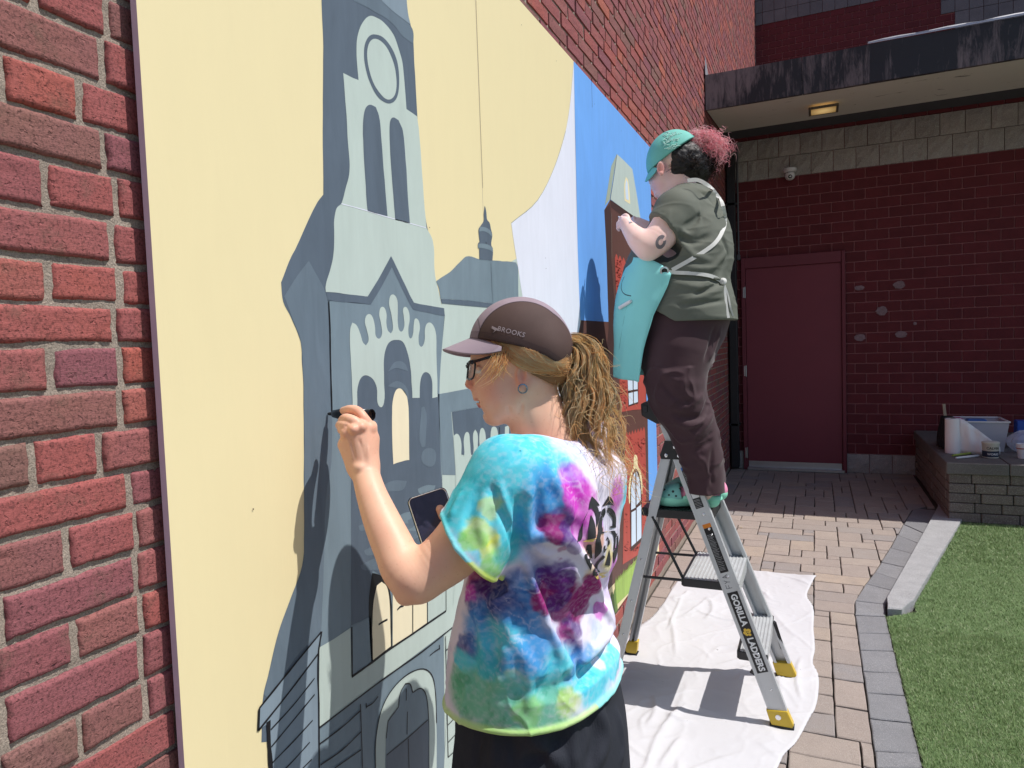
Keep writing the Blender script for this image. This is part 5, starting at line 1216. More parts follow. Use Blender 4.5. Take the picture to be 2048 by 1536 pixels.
# ================================================================== signed distance modelling for bodies and clothes
class Vol:
    def __init__(s, lo, hi, res):
        s.lo = np.asarray(lo, float); s.res = res; s.n = (np.ceil((np.asarray(hi) - s.lo) / res).astype(int) + 1)
        s.D = np.full(s.n, .08, np.float32)
        s.ax = [s.lo[i] + res * np.arange(s.n[i]) for i in range(3)]
    def blk(s, lo, hi):
        sl = []
        for i in range(3):
            a = int(max(0, math.floor((lo[i] - s.lo[i]) / s.res))); b = int(min(s.n[i], math.ceil((hi[i] - s.lo[i]) / s.res) + 1))
            if b <= a: return None, None
            sl.append(slice(a, b))
        g = np.meshgrid(*[s.ax[i][sl[i]].astype(np.float32) for i in range(3)], indexing='ij')
        return tuple(sl), np.stack(g, -1)
    def put(s, sl, d, k=0, op='u'):
        A = s.D[sl]
        if op == 'u':
            if k > 0: h = np.clip(k - np.abs(A - d), 0, None) / k; s.D[sl] = np.minimum(A, d) - h * h * k * .25
            else: s.D[sl] = np.minimum(A, d)
        elif op == 's':
            d = -d
            if k > 0: h = np.clip(k - np.abs(A - d), 0, None) / k; s.D[sl] = np.maximum(A, d) + h * h * k * .25
            else: s.D[sl] = np.maximum(A, d)
        elif op == 'i': s.D[sl] = np.maximum(A, d)
    def cone(s, a, b, r1, r2, k=.01, op='u', flat=None, ff=1.0):
        a = np.asarray(a, float); b = np.asarray(b, float); m = max(r1, r2) * max(1, 1) + max(k, .012) + .004
        sl, P = s.blk(np.minimum(a, b) - m, np.maximum(a, b) + m)
        if sl is None: return s
        pa = P - a.astype(np.float32); ba = (b - a).astype(np.float32); h = np.clip((pa @ ba) / (ba @ ba + 1e-9), 0, 1)
        q = pa - h[..., None] * ba
        if flat is not None: n = np.asarray(flat, float); n = n / np.linalg.norm(n); c = q @ n.astype(np.float32); q = q + (c * (1 / ff - 1))[..., None] * n.astype(np.float32)
        s.put(sl, np.sqrt((q * q).sum(-1)) - (r1 + (r2 - r1) * h), k, op); return s
    def chain(s, pts, rs, k=.01, op='u', flat=None, ff=1.0):
        Q = np.array([[*p, r] for p, r in zip(pts, rs)])
        if len(Q) > 2: Q = np.array(crom(list(Q), False, 175, 5))
        m = Q[:, 3].max() + max(k, .012) + .004
        sl, P = s.blk(Q[:, :3].min(0) - m, Q[:, :3].max(0) + m)
        if sl is None: return s
        dm = None
        for i in range(len(Q) - 1):
            a, b = Q[i, :3].astype(np.float32), Q[i + 1, :3].astype(np.float32); pa = P - a; ba = b - a; h = np.clip((pa @ ba) / (ba @ ba + 1e-9), 0, 1)
            q = pa - h[..., None] * ba
            if flat is not None: n = np.asarray(flat, float); n = n / np.linalg.norm(n); c = q @ n.astype(np.float32); q = q + (c * (1 / ff - 1))[..., None] * n.astype(np.float32)
            d = np.sqrt((q * q).sum(-1)) - (Q[i, 3] + (Q[i + 1, 3] - Q[i, 3]) * h); dm = d if dm is None else np.minimum(dm, d)
        s.put(sl, dm, k, op); return s
    def ell(s, c, r, R=None, k=.01, op='u'):
        c = np.asarray(c, float); r = np.asarray(r, float); m = r.max() + max(k, .012) + .004
        if R is None: ext = r + max(k, .012) + .004
        else: ext = np.sqrt(((np.asarray(R) * r) ** 2).sum(1)) + max(k, .012) + .004
        sl, P = s.blk(c - ext, c + ext)
        if sl is None: return s
        q = P - c.astype(np.float32)
        if R is not None: q = q @ np.asarray(R, np.float32)
        k0 = np.sqrt(((q / r) ** 2).sum(-1)); k1 = np.sqrt(((q / r ** 2) ** 2).sum(-1)) + 1e-9
        s.put(sl, (k0 * (k0 - 1) / k1).astype(np.float32), k, op); return s
    def ridge(s, pts, w, amp):            # raised fold (amp > 0) or crease (amp < 0) along a path
        pts = np.asarray(pts, float); m = w * 2.6
        sl, P = s.blk(pts.min(0) - m, pts.max(0) + m)
        if sl is None: return s
        dm = np.full(P.shape[:3], 9.0, np.float32); n = len(pts) - 1; hh = np.zeros_like(dm)
        for i in range(n):
            a = pts[i].astype(np.float32); ba = (pts[i + 1] - pts[i]).astype(np.float32); pa = P - a; h = np.clip((pa @ ba) / (ba @ ba + 1e-9), 0, 1)
            q = pa - h[..., None] * ba; d = np.sqrt((q * q).sum(-1)); c = d < dm; dm[c] = d[c]; hh[c] = (i + h[c]) / n
        s.D[sl] -= amp * np.exp(-(dm / w) ** 2) * np.clip(np.sin(np.pi * np.clip(hh * .92 + .04, 0, 1)) * 1.6, 0, 1); return s
    def mesh(s, warp=None):
        D = s.D; n = D.shape; inside = D < 0
        c = np.zeros(tuple(k - 1 for k in n), np.int8)
        for a in (0, 1):
            for b in (0, 1):
                for d in (0, 1): c += inside[a:n[0] - 1 + a, b:n[1] - 1 + b, d:n[2] - 1 + d]
        act = (c > 0) & (c < 8); I = np.argwhere(act); idx = -np.ones(act.shape, np.int64); idx[act] = np.arange(len(I))
        acc = np.zeros((len(I), 3)); cnt = np.zeros(len(I))
        cor = [(a, b, d) for a in (0, 1) for b in (0, 1) for d in (0, 1)]
        val = {k: D[I[:, 0] + k[0], I[:, 1] + k[1], I[:, 2] + k[2]] for k in cor}
        for k in cor:
            for ax in range(3):
                if k[ax] == 0:
                    k2 = list(k); k2[ax] = 1; k2 = tuple(k2); a, b = val[k], val[k2]; m = (a < 0) != (b < 0)
                    t = a[m] / (a[m] - b[m]); p = np.tile(np.array(k, float), (m.sum(), 1)); p[:, ax] = t; acc[m] += p; cnt[m] += 1
        V = s.lo + (I + acc / cnt[:, None]) * s.res
        Fq = []
        for ax in range(3):
            b, c_ = (ax + 1) % 3, (ax + 2) % 3
            A = np.take(inside, range(0, n[ax] - 1), ax); B = np.take(inside, range(1, n[ax]), ax); E = np.argwhere(A != B)
            E = E[(E[:, b] > 0) & (E[:, c_] > 0) & (E[:, b] < n[b] - 1) & (E[:, c_] < n[c_] - 1)]
            sgn = A[E[:, 0], E[:, 1], E[:, 2]]
            def g(db, dc): e = E.copy(); e[:, b] -= db; e[:, c_] -= dc; return idx[e[:, 0], e[:, 1], e[:, 2]]
            q = np.stack([g(1, 1), g(0, 1), g(0, 0), g(1, 0)], 1); q[~sgn] = q[~sgn][:, ::-1]; Fq.append(q)
        Fq = np.vstack(Fq); Fq = Fq[(Fq >= 0).all(1)]
        return V, Fq
def lsm(V, Fq, it=1, lam=.5):            # light Laplacian smoothing
    E = np.vstack([Fq[:, [0, 1]], Fq[:, [1, 2]], Fq[:, [2, 3]], Fq[:, [3, 0]]]); n = len(V)
    for _ in range(it):
        S = np.zeros_like(V); C = np.bincount(E[:, 0], minlength=n) + np.bincount(E[:, 1], minlength=n)
        for k in range(3): S[:, k] = np.bincount(E[:, 0], V[E[:, 1], k], n) + np.bincount(E[:, 1], V[E[:, 0], k], n)
        V = V + lam * (S / np.maximum(C, 1)[:, None] - V)
    return V
def lsm1(P):
    for _ in range(3): P[1:-1] = P[1:-1] * .5 + (P[:-2] + P[2:]) * .25
    return P
def join(parts):
    V = np.vstack([p[0] for p in parts]); o = np.cumsum([0] + [len(p[0]) for p in parts[:-1]]); return V, np.vstack([p[1] + k for p, k in zip(parts, o)])
def blobcol(V, base, blobs, warp=.0, ws=20, seed=0):
    """colour per vertex: soft 3-D patches of dye / pigment laid over a base colour"""
    C = np.tile(np.asarray(base, float), (len(V), 1)); Q = V
    if warp: Q = V + warp * np.stack([fbm(V * ws, seed, 4), fbm(V * ws, seed + 9, 4), fbm(V * ws, seed + 19, 4)], -1)
    for b in blobs:
        c, r, col = np.asarray(b[0]), b[1], np.asarray(b[2]); soft = b[3] if len(b) > 3 else .5; amt = b[4] if len(b) > 4 else 1.0
        d = np.linalg.norm((Q - c) / (r if np.ndim(r) else np.array([r] * 3)), axis=1); w_ = np.clip((1 - d) / soft, 0, 1); w_ = np.clip(w_ * 1.35, 0, 1); w_ = (w_ * w_ * (3 - 2 * w_) * amt)[:, None]; C = C * (1 - w_) + col * w_
    return C
def vcol_mat(name, rough=.6, bmp=.15, bs=300, bd=.0006, sss=0.0, var=.06, fabric=False, spec=.4):
    m, nt, b = new_mat(name); a = nt.nodes.new('ShaderNodeVertexColor'); a.layer_name = 'Col'; co = coords(nt)
    n = noise_t(nt, co, 35, 4); c = mix(nt, .5, a.outputs[0], mix(nt, n, (.5 - var * 4,) * 3, (.5 + var * 4,) * 3), 'OVERLAY'); nt.links.new(c, b.inputs['Base Color'])
    b.inputs['Roughness'].default_value = rough; b.inputs['Specular IOR Level'].default_value = spec
    if sss: b.inputs['Subsurface Weight'].default_value = sss; b.inputs['Subsurface Radius'].default_value = (.9, .35, .2); b.inputs['Subsurface Scale'].default_value = .006
    if bmp: bump(nt, b, noise_t(nt, co, bs, 3, .7), bmp, bd)
    return m
def strands(guides, rad, sides=3, shade=None):
    """list of polylines -> one mesh of thin tapering tubes"""
    Vs, Fs, n0 = [], [], 0
    for g in guides:
        g = np.asarray(g); k = len(g); T = np.gradient(g, axis=0); T /= np.linalg.norm(T, axis=1)[:, None] + 1e-9
        ref = np.array([.3, .5, .81]); N = np.cross(T, ref); N /= np.linalg.norm(N, axis=1)[:, None] + 1e-9; B = np.cross(T, N)
        r = rad * np.clip(1.15 - np.linspace(0, 1, k) ** 3, .12, 1); 
        V = np.stack([g + r[:, None] * (math.cos(a) * N + math.sin(a) * B) for a in [2 * math.pi * j / sides for j in range(sides)]], 1).reshape(-1, 3)
        i = np.arange(k - 1)[:, None] * sides; j = np.arange(sides)[None]; j2 = (j + 1) % sides
        Fq = np.stack([i + j, i + j2, i + sides + j2, i + sides + j], -1).reshape(-1, 4); Vs.append(V); Fs.append(Fq + n0); n0 += len(V)
    if shade is not None: return np.vstack(Vs), np.vstack(Fs), np.repeat(np.asarray(shade), [len(x) for x in Vs])[:, None] * np.ones(3)
    return np.vstack(Vs), np.vstack(Fs)
def hair_mat(name, stops, rough=.38, shaded=False):
    m, nt, b = new_mat(name); g = nt.nodes.new('ShaderNodeNewGeometry'); co = coords(nt)
    f = mathn(nt, 'ADD', mathn(nt, 'MULTIPLY', g.outputs['Random Per Island'], .65), mathn(nt, 'MULTIPLY', noise_t(nt, co, 22, 3), .45))
    rc_ = ramp(nt, f, stops)
    if shaded: vc = nt.nodes.new('ShaderNodeVertexColor'); vc.layer_name = 'Col'; rc_ = mix(nt, 1.0, rc_, vc.outputs[0], 'MULTIPLY')
    nt.links.new(rc_, b.inputs['Base Color']); b.inputs['Roughness'].default_value = rough; b.inputs['Specular IOR Level'].default_value = .6
    tr = nt.nodes.new('ShaderNodeBsdfTranslucent'); nt.links.new(rc_, tr.inputs[0]); ms = nt.nodes.new('ShaderNodeMixShader'); ms.inputs[0].default_value = .62; nt.links.new(b.outputs[0], ms.inputs[1]); nt.links.new(tr.outputs[0], ms.inputs[2]); nt.links.new(ms.outputs[0], nt.nodes['Material Output'].inputs[0]); return m
def raycast_map(V, Fq):
    from mathutils.bvhtree import BVHTree
    return BVHTree.FromPolygons([tuple(v) for v in V.tolist()], Fq.tolist())
def hit(bvh, px, py, off=0.0):
    r = ray(px, py); r = r / np.linalg.norm(r); loc, nor, i, d = bvh.ray_cast(Vector(CAM), Vector(r))
    return None if loc is None else np.array(loc) + np.array(nor) * off
# ================================================================== woman with the marker
W_ = lambda px, py, t: at(px, py, t)
SK = lambda *a: lin(*a)
woman = tag(empty('person', (.42, 1.2, 0)), 'woman in tie dye shirt and dark running cap drawing on the mural with a marker', 'person')
M_SKIN = vcol_mat('skin', .48, .12, 420, .0005, .12, .03)
def headframe(px0, py0, t0, yaw, pitch=0.0):
    s = t0 / F; U = CR * math.cos(yaw) - (-CF) * 0 + CF * math.sin(yaw) * -1 * 0; U = CR * math.cos(yaw) + CF * math.sin(yaw); Wv = np.cross(U, CU); Wv = -Wv if Wv @ (-CF) < 0 else Wv
    O = at(px0, py0, t0)
    def f(u, v, w_=0.0): return O + U * ((u - px0) * s) - CU * ((v - py0) * s) + Wv * (w_ * s)
    return f, s, np.array([U, CU, Wv]).T
H_, hs, HR = headframe(1040, 735, 1.30, math.radians(6))
hb = lambda *r: np.array(r) * hs
lo = np.minimum.reduce([H_(915, 590, -105), H_(915, 940, 105), H_(1165, 590, 105), H_(1165, 940, -105)]) - .02; hi = np.maximum.reduce([H_(915, 590, -105), H_(915, 940, 105), H_(1165, 590, 105), H_(1165, 940, -105), H_(1165, 590, -105), H_(915, 590, 105)]) + .02
v = Vol(lo, hi, .0017)
v.ell(H_(1055, 695), hb(86, 84, 72), HR, .005)                               # cranium
v.ell(H_(1004, 748), hb(60, 82, 58), HR, .02)                                # face
v.cone(H_(1052, 770, 44), H_(992, 828, 22), .024, .017, .02).cone(H_(1052, 770, -44), H_(992, 828, -22), .024, .017, .02)
v.ell(H_(988, 832, 0), hb(21, 19, 26), HR, .014)                             # chin
for s in (-1, 1):
    v.ell(H_(990, 778, s * 32), hb(27, 26, 22), HR, .016)                    # cheek
    v.ell(H_(975, 802, s * 22), hb(16, 17, 16), HR, .012)
    v.cone(H_(957, 716, s * 8), H_(969, 715, s * 38), .009, .007, .02)      # brow
    v.ell(H_(944, 742, s * 29), hb(14, 13, 15), HR, .010, 's')               # socket
    v.ell(H_(959, 743, s * 29), hb(12, 11.5, 13), HR, .003)                  # eyeball
    v.cone(H_(949, 736, s * 17), H_(955, 737, s * 42), .0032, .003, .003); v.cone(H_(952, 752, s * 17), H_(957, 751, s * 41), .0026, .0024, .003)
    v.ell(H_(949, 775, s * 9.5), hb(7.5, 6, 6), HR, .004)                    # nostril wing
    v.ell(H_(946, 780, s * 6), hb(3.5, 2.2, 2.6), HR, .002, 's')
    v.ell(H_(1040, 752, s * 62), hb(15, 27, 9), HR, .004); v.ell(H_(1036, 748, s * 70), hb(7, 15, 6), HR, .004, 's'); v.ell(H_(1037, 772, s * 63), hb(8, 9, 6), HR, .003)
v.chain([H_(952, 728, 0), H_(944, 748, 0), H_(939, 768, 0)], [.0065, .0068, .0082], .008)   # nose
v.ell(H_(940.5, 769, 0), hb(8.5, 7.5, 9), HR, .004)
v.cone(H_(958, 785, 0), H_(961, 795, 0), .013, .014, .01)
v.ell(H_(960, 797, 0), hb(8, 5, 19), HR, .004); v.ell(H_(964, 811, 0), hb(8.5, 6, 16), HR, .004)
v.ell(H_(958, 803.5, 0), hb(12, 1.7, 24), HR, .003, 's')
for s in (-1, 1): v.cone(H_(962, 803, s * 17), H_(972, 797, s * 27), .0028, .0028, .004, 's'); v.ridge([H_(953, 776, s * 16), H_(964, 788, s * 25), H_(970, 800, s * 31)], .0035, -.0022)
v.ell(H_(969, 822, 0), hb(8, 4, 14), HR, .006, 's')
neck0, neck1 = H_(1062, 790, 0), H_(1094, 905, 0)
v.cone(neck0, neck1, .051, .060, .022)
v.cone(H_(1040, 800, 40), H_(1092, 890, 30), .012, .012, .02)                # neck cord
v.ridge([H_(1012, 800, 46), H_(1014, 830, 48), H_(1020, 856, 46)], .004, -.003); v.ridge([H_(1044, 780, 56), H_(1030, 835, 54), H_(1026, 866, 44)], .0045, -.0035)
v.D += .0006 * 0
hv, hf = v.mesh(); hv = lsm(hv, hf, 1, .4)
# left arm (the near one) and hand
SL = W_(1008, 942, 1.165); EL = W_(826, 1163, 1.125); WR = W_(729, 938, 1.235)
lo = np.minimum.reduce([SL, EL, WR, W_(650, 800, 1.3)]) - .07; hi = np.maximum.reduce([SL, EL, WR, W_(760, 800, 1.2)]) + .07
a = Vol(lo, hi, .0017)
z9 = lambda x, y, t: at(640 + x / 9.036, 790 + y / 9.036, t)
a.chain([SL, W_(925, 1083, 1.145), W_(868, 1135, 1.135), W_(834, 1158, 1.127)], [.052, .0485, .042, .036], .012)
a.chain([W_(838, 1165, 1.125), W_(815, 1150, 1.13), W_(789, 1098, 1.155), W_(763, 1040, 1.18), W_(742, 985, 1.205), WR], [.031, .0355, .0345, .031, .0262, .0238], .016)
a.cone(W_(816, 1186, 1.125), W_(810, 1193, 1.125), .0155, .014, .012)         # elbow point
a.ridge([W_(822, 1092, 1.10), W_(832, 1105, 1.085), W_(838, 1125, 1.08), W_(836, 1142, 1.08)], .0045, -.006)
pal = np.array(-CF)
MI, MM, MR_, MPk = z9(905, 600, 1.247), z9(755, 590, 1.228), z9(610, 640, 1.220), z9(478, 705, 1.226)
for q, r_ in ((MI, .0125), (MM, .0125), (MR_, .0118), (MPk, .0108)): a.chain([z9(800, 1330, 1.236), (z9(800, 1150, 1.236) + q) / 2 * 1.0, q], [.0205, .0165, r_], .012)
a.cone(z9(640, 1250, 1.238), z9(450, 900, 1.236), .016, .013, .014)
a.cone(z9(900, 1200, 1.245), z9(960, 800, 1.255), .013, .011, .014)
PI_, TI = z9(690, 300, 1.243), z9(425, 282, 1.276)
a.chain([MI, z9(800, 430, 1.238), PI_, z9(560, 258, 1.256), TI], [.0112, .0092, .0088, .0080, .0070], .0035)
a.chain([MM, z9(610, 470, 1.220), z9(490, 425, 1.226), z9(405, 455, 1.250), z9(400, 470, 1.268)], [.0110, .0094, .0090, .0078, .007], .0030)
a.chain([MR_, z9(500, 560, 1.219), z9(410, 535, 1.228), z9(352, 545, 1.250), z9(360, 560, 1.266)], [.0105, .0090, .0086, .0074, .007], .0030)
a.chain([MPk, z9(430, 640, 1.222), z9(395, 620, 1.236), z9(380, 640, 1.258)], [.0098, .0082, .0075, .0066], .0030)
a.chain([z9(830, 1050, 1.262), z9(860, 700, 1.285), z9(760, 470, 1.298), z9(600, 400, 1.302)], [.016, .0125, .0105, .008], .008)   # thumb behind the pen
a.cone(z9(930, 560, 1.262), z9(820, 600, 1.28), .010, .011, .01)
a.ridge([z9(505, 335, 1.232), z9(590, 410, 1.222), z9(700, 490, 1.22)], .0022, -.0022)
a.ridge([z9(370, 500, 1.225), z9(470, 560, 1.212), z9(580, 600, 1.21)], .0022, -.0018)
for q in (z9(905, 600, 1.237), z9(745, 580, 1.216), z9(600, 620, 1.208), z9(475, 690, 1.216)): a.ell(q, (.0085,) * 3, None, .006)
for x0, x1 in ((500, 610), (620, 680), (750, 770), (900, 860)): a.ridge([z9(x0, 760, 1.214), z9((x0 + x1) / 2, 950, 1.214), z9(x1, 1180, 1.214)], .0028, .0022)
a.ridge([z9(700, 780, 1.213), z9(760, 950, 1.213), z9(790, 1200, 1.213)], .003, -.0020); a.ridge([z9(560, 780, 1.213), z9(620, 1000, 1.213), z9(660, 1180, 1.213)], .003, -.0016)
a.ell(z9(700, 1310, 1.212), (.010, .008, .007), None, .008)
av, af = a.mesh(); av = lsm(av, af, 1, .35)
# right arm (far one) with the hand round the phone
PH = W_(851, 1022, 1.30)
lo = np.minimum(PH, W_(960, 960, 1.45)) - .09; hi = np.maximum(PH, W_(1130, 1100, 1.45)) + .09
b_ = Vol(lo, hi, .0025)
SR = SL + np.array([.02, .33, 0.01])
ERp = np.array([.36, 1.36, 1.03]); WRp = W_(886, 1075, 1.315)
b_.chain([SR, ERp], [.05, .036], .01).chain([ERp, WRp], [.034, .024], .012)
b_.cone(WRp, W_(862, 1058, 1.315), .022, .018, .01)
for i, (px, py, t) in enumerate(((846, 1056, 1.285), (852, 1072, 1.288), (861, 1085, 1.29), (871, 1094, 1.295))): b_.chain([W_(px + 20, py + 6, 1.325), W_(px + 1, py + 2, 1.318), W_(px - 2, py, 1.296), W_(px + 6, py - 4, t)], [.0095, .0088, .008, .0068], .003)
b_.chain([W_(880, 1055, 1.31), W_(886, 1030, 1.29), W_(880, 1018, 1.286)], [.012, .010, .008], .005)
bv_, bf_ = b_.mesh()
# unseen torso, hips and legs under the clothes, coarse, so the body is one figure
c_ = Vol((.02, .8, -.01), (.75, 1.7, 1.38), .008)
TC = lambda z, dx=0: np.array([.40 + dx, 1.21, z])
c_.cone(neck1, TC(1.2), .050, .075, .03).cone(SL + (0, .03, -.02), SR + (0, -.05, -.03), .036, .034, .02).cone(TC(1.12), TC(.85), .085, .085, .03).cone(TC(.80) + (0, -.04, 0), TC(.78) + (0, .04, 0), .085, .085, .03)
FT = [np.array([.41, 1.12, 0]), np.array([.42, 1.29, 0])]
for ft in FT: c_.chain([ft * (1, 1, 1) + (-.01, 0, .76), ft + (-.03, 0, .43), ft + (0, 0, .09)], [.085, .055, .036], .03); c_.chain([ft + (.02, 0, .045), ft + (-.10, 0, .03), ft + (-.17, 0, .028)], [.032, .033, .022], .02)
cv, cf = c_.mesh()
BV, BF = join([(hv, hf), (av, af), (bv_, bf_), (cv, cf)])
skin0 = lin(233, 184, 156)
HP = lambda u, v, w_: H_(u, v, w_)
bl = [(HP(1000, 780, 60), .05, lin(228, 168, 146), .95, .6), (HP(985, 785, 45), .03, lin(224, 148, 132), .95, .35), (HP(940, 771, 8), .016, lin(212, 120, 104), .9, .6), (HP(961, 797, 0), (.012, .012, .006), lin(176, 92, 88), .6, .0), (HP(1037, 760, 70), .022, lin(224, 150, 130), .8, .6),
      (HP(1075, 870, 50), .05, lin(205, 140, 112), .9, .5)]
C = blobcol(BV, skin0, bl)
lipd = np.minimum(np.linalg.norm((BV - HP(959, 797.5, 0)) @ HR / hb(11, 4.6, 20), axis=1), np.linalg.norm((BV - HP(962, 811, 0)) @ HR / hb(11, 5.2, 17), axis=1)); w1 = np.clip((1.15 - lipd) / .3, 0, 1)[:, None]; C = C * (1 - w1) + np.array(lin(186, 98, 96)) * w1
hand = np.clip(1 - np.linalg.norm(BV - z9(700, 600, 1.23), axis=1) / .07, 0, 1)[:, None]; C = C * (1 - .5 * hand) + np.array(lin(226, 158, 134)) * .5 * hand
for q in (z9(905, 600, 1.237), z9(745, 580, 1.216), z9(600, 620, 1.208), z9(475, 690, 1.216), TI, PI_): w1 = np.clip(1 - np.linalg.norm(BV - q, axis=1) / .013, 0, 1)[:, None]; C = C * (1 - .35 * w1) + np.array(lin(214, 118, 98)) * .35 * w1
fr = np.clip((fbm(BV * 260, 5, 2) - .34) * 6, 0, 1)[:, None] * .22; C = C * (1 - fr) + np.array(lin(165, 100, 75)) * fr
for s in (-1, 1):      # eyes: white, iris, lash line
    q = (BV - HP(959, 743, s * 29)) @ HR / hs; fr_ = (q[:, 0] < 0) & (np.linalg.norm(q, axis=1) < 13.2) & (np.abs(q[:, 1]) < 4.2); C[fr_] = lin(225, 215, 210); ir = fr_ & (np.hypot(q[:, 1], q[:, 2] + 0) < 4.2); C[ir] = lin(70, 80, 80)
    bw = np.clip(1.1 - np.linalg.norm((BV - HP(946, 722, s * 28)) @ HR / hb(12, 3.4, 19), axis=1), 0, .35)[:, None] * 2.2; C = C * (1 - bw) + np.array(lin(140, 100, 72)) * bw
body = mesh_obj('body', BV, BF, M_SKIN, woman, smooth=True, cols=C)
# ---------------------------------------------------------------- shirt
HEMS = W_(944, 1093, 1.135)
hn = (-.75 * CR - .66 * CU - .10 * (-CF)); hn /= np.linalg.norm(hn)
lo = np.array([.10, .86, .68]); hi = np.array([.72, 1.66, 1.40]); RS = .0027
v = Vol(lo, hi, RS)
hA, hB, hC_ = W_(907, 1386, 1.30), W_(1085, 1440, 1.175), W_(1238, 1312, 1.40)
pn = np.cross(hB - hA, hC_ - hA); pn /= np.linalg.norm(pn); pn = pn if pn[2] < 0 else -pn      # points down, out of the shirt
rows = [(905, 1052, 1150, .9), (930, 1010, 1215, .62), (960, 985, 1243, .55), (1000, 972, 1246, .56), (1045, 962, 1245, .58), (1090, 952, 1240, .60), (1136, 941, 1234, .62), (1168, 930, 1220, .64), (1192, 925, 1213, .66), (1230, 916, 1224, .70), (1262, 912, 1230, .74), (1288, 909, 1219, .76), (1312, 907, 1236, .78), (1350, 905, 1240, .80), (1400, 904, 1241, .82), (1480, 903, 1243, .82)]
Rz, Rc, Ra, Rb_ = [], [], [], []
fdir = np.array([-1, .10]); fdir = fdir / np.linalg.norm(fdir); sdir = np.array([-fdir[1], fdir[0]])
vd = np.array([CR[0], CR[1]])
for (py, l, r, rat) in rows:
    t = 1.325; pc_ = (l + r) / 2; c = at(pc_, py, t); half = (r - l) / 2 * t / F
    A_, B_ = rat, 1.0            # depth : breadth
    k = math.sqrt((A_ * (fdir @ vd)) ** 2 + (B_ * (sdir @ vd)) ** 2) / np.linalg.norm(vd); sc = half / k
    Rz.append(c[2]); Rc.append(c[:2]); Ra.append(A_ * sc); Rb_.append(B_ * sc)
Rz, Rc, Ra, Rb_ = [np.array(q)[::-1] for q in (Rz, Rc, Ra, Rb_)]
sl, P = v.blk(lo, hi); z = P[..., 2]
cx_ = np.interp(z, Rz, Rc[:, 0]); cy_ = np.interp(z, Rz, Rc[:, 1]); aa = np.interp(z, Rz, Ra); bb = np.interp(z, Rz, Rb_)
dx, dy = P[..., 0] - cx_, P[..., 1] - cy_; u = (dx * fdir[0] + dy * fdir[1]) / aa; w_ = (dx * sdir[0] + dy * sdir[1]) / bb
e = 2.35; rad = (np.abs(u) ** e + np.abs(w_) ** e) ** (1 / e); dt = (rad - 1) * np.minimum(aa, bb) * .95
dt = np.maximum(dt, z - Rz[-1]); v.put(sl, dt.astype(np.float32), 0)
NB = H_(1088, 922, 0)
v.chain([SL + (0, .01, -.0), (SL + NB) / 2 + (0, 0, -.006), NB + (0, 0, -.022), (SR + NB) / 2 + (0, 0, .010), SR], [.056, .054, .058, .054, .056], .035)
v.cone(SL + (.02, .03, -.03), SL + (.06, .09, -.14), .065, .075, .05)
v.cone(SL + (.04, .1, -.04), SL + (.06, .25, -.05), .075, .075, .05)
# sleeve
v.cone(SL + (0.0, .005, -.01), HEMS - hn * -.015, .062, .069, .022)
SD = HEMS - SL; SD /= np.linalg.norm(SD)
m_ = .11; sl2, P2 = v.blk(HEMS - m_, HEMS + m_); dp = (P2 - HEMS.astype(np.float32)) @ hn.astype(np.float32); near = np.linalg.norm(P2 - HEMS, axis=-1) < .098
side = ((P2 - SL) @ np.cross(hn, CF)) * 0
Dold = v.D[sl2].copy()
armax = np.linalg.norm(np.cross(P2 - SL, SD), axis=-1)
cut = near & (armax < .088) & (((P2 - W_(1010, 1150, 1.18)) @ hn) > -.03)
v.D[sl2] = np.where(cut, np.maximum(Dold, dp), Dold)
ringd = np.sqrt((Dold + .002) ** 2 + dp ** 2) - .0042; v.put(sl2, np.where(cut & (np.linalg.norm(P2 - HEMS, axis=-1) < .079), ringd, .05).astype(np.float32), 0)
# right sleeve
v.cone(SR, SR + np.array([-.06, .03, -.15]), .062, .066, .03)
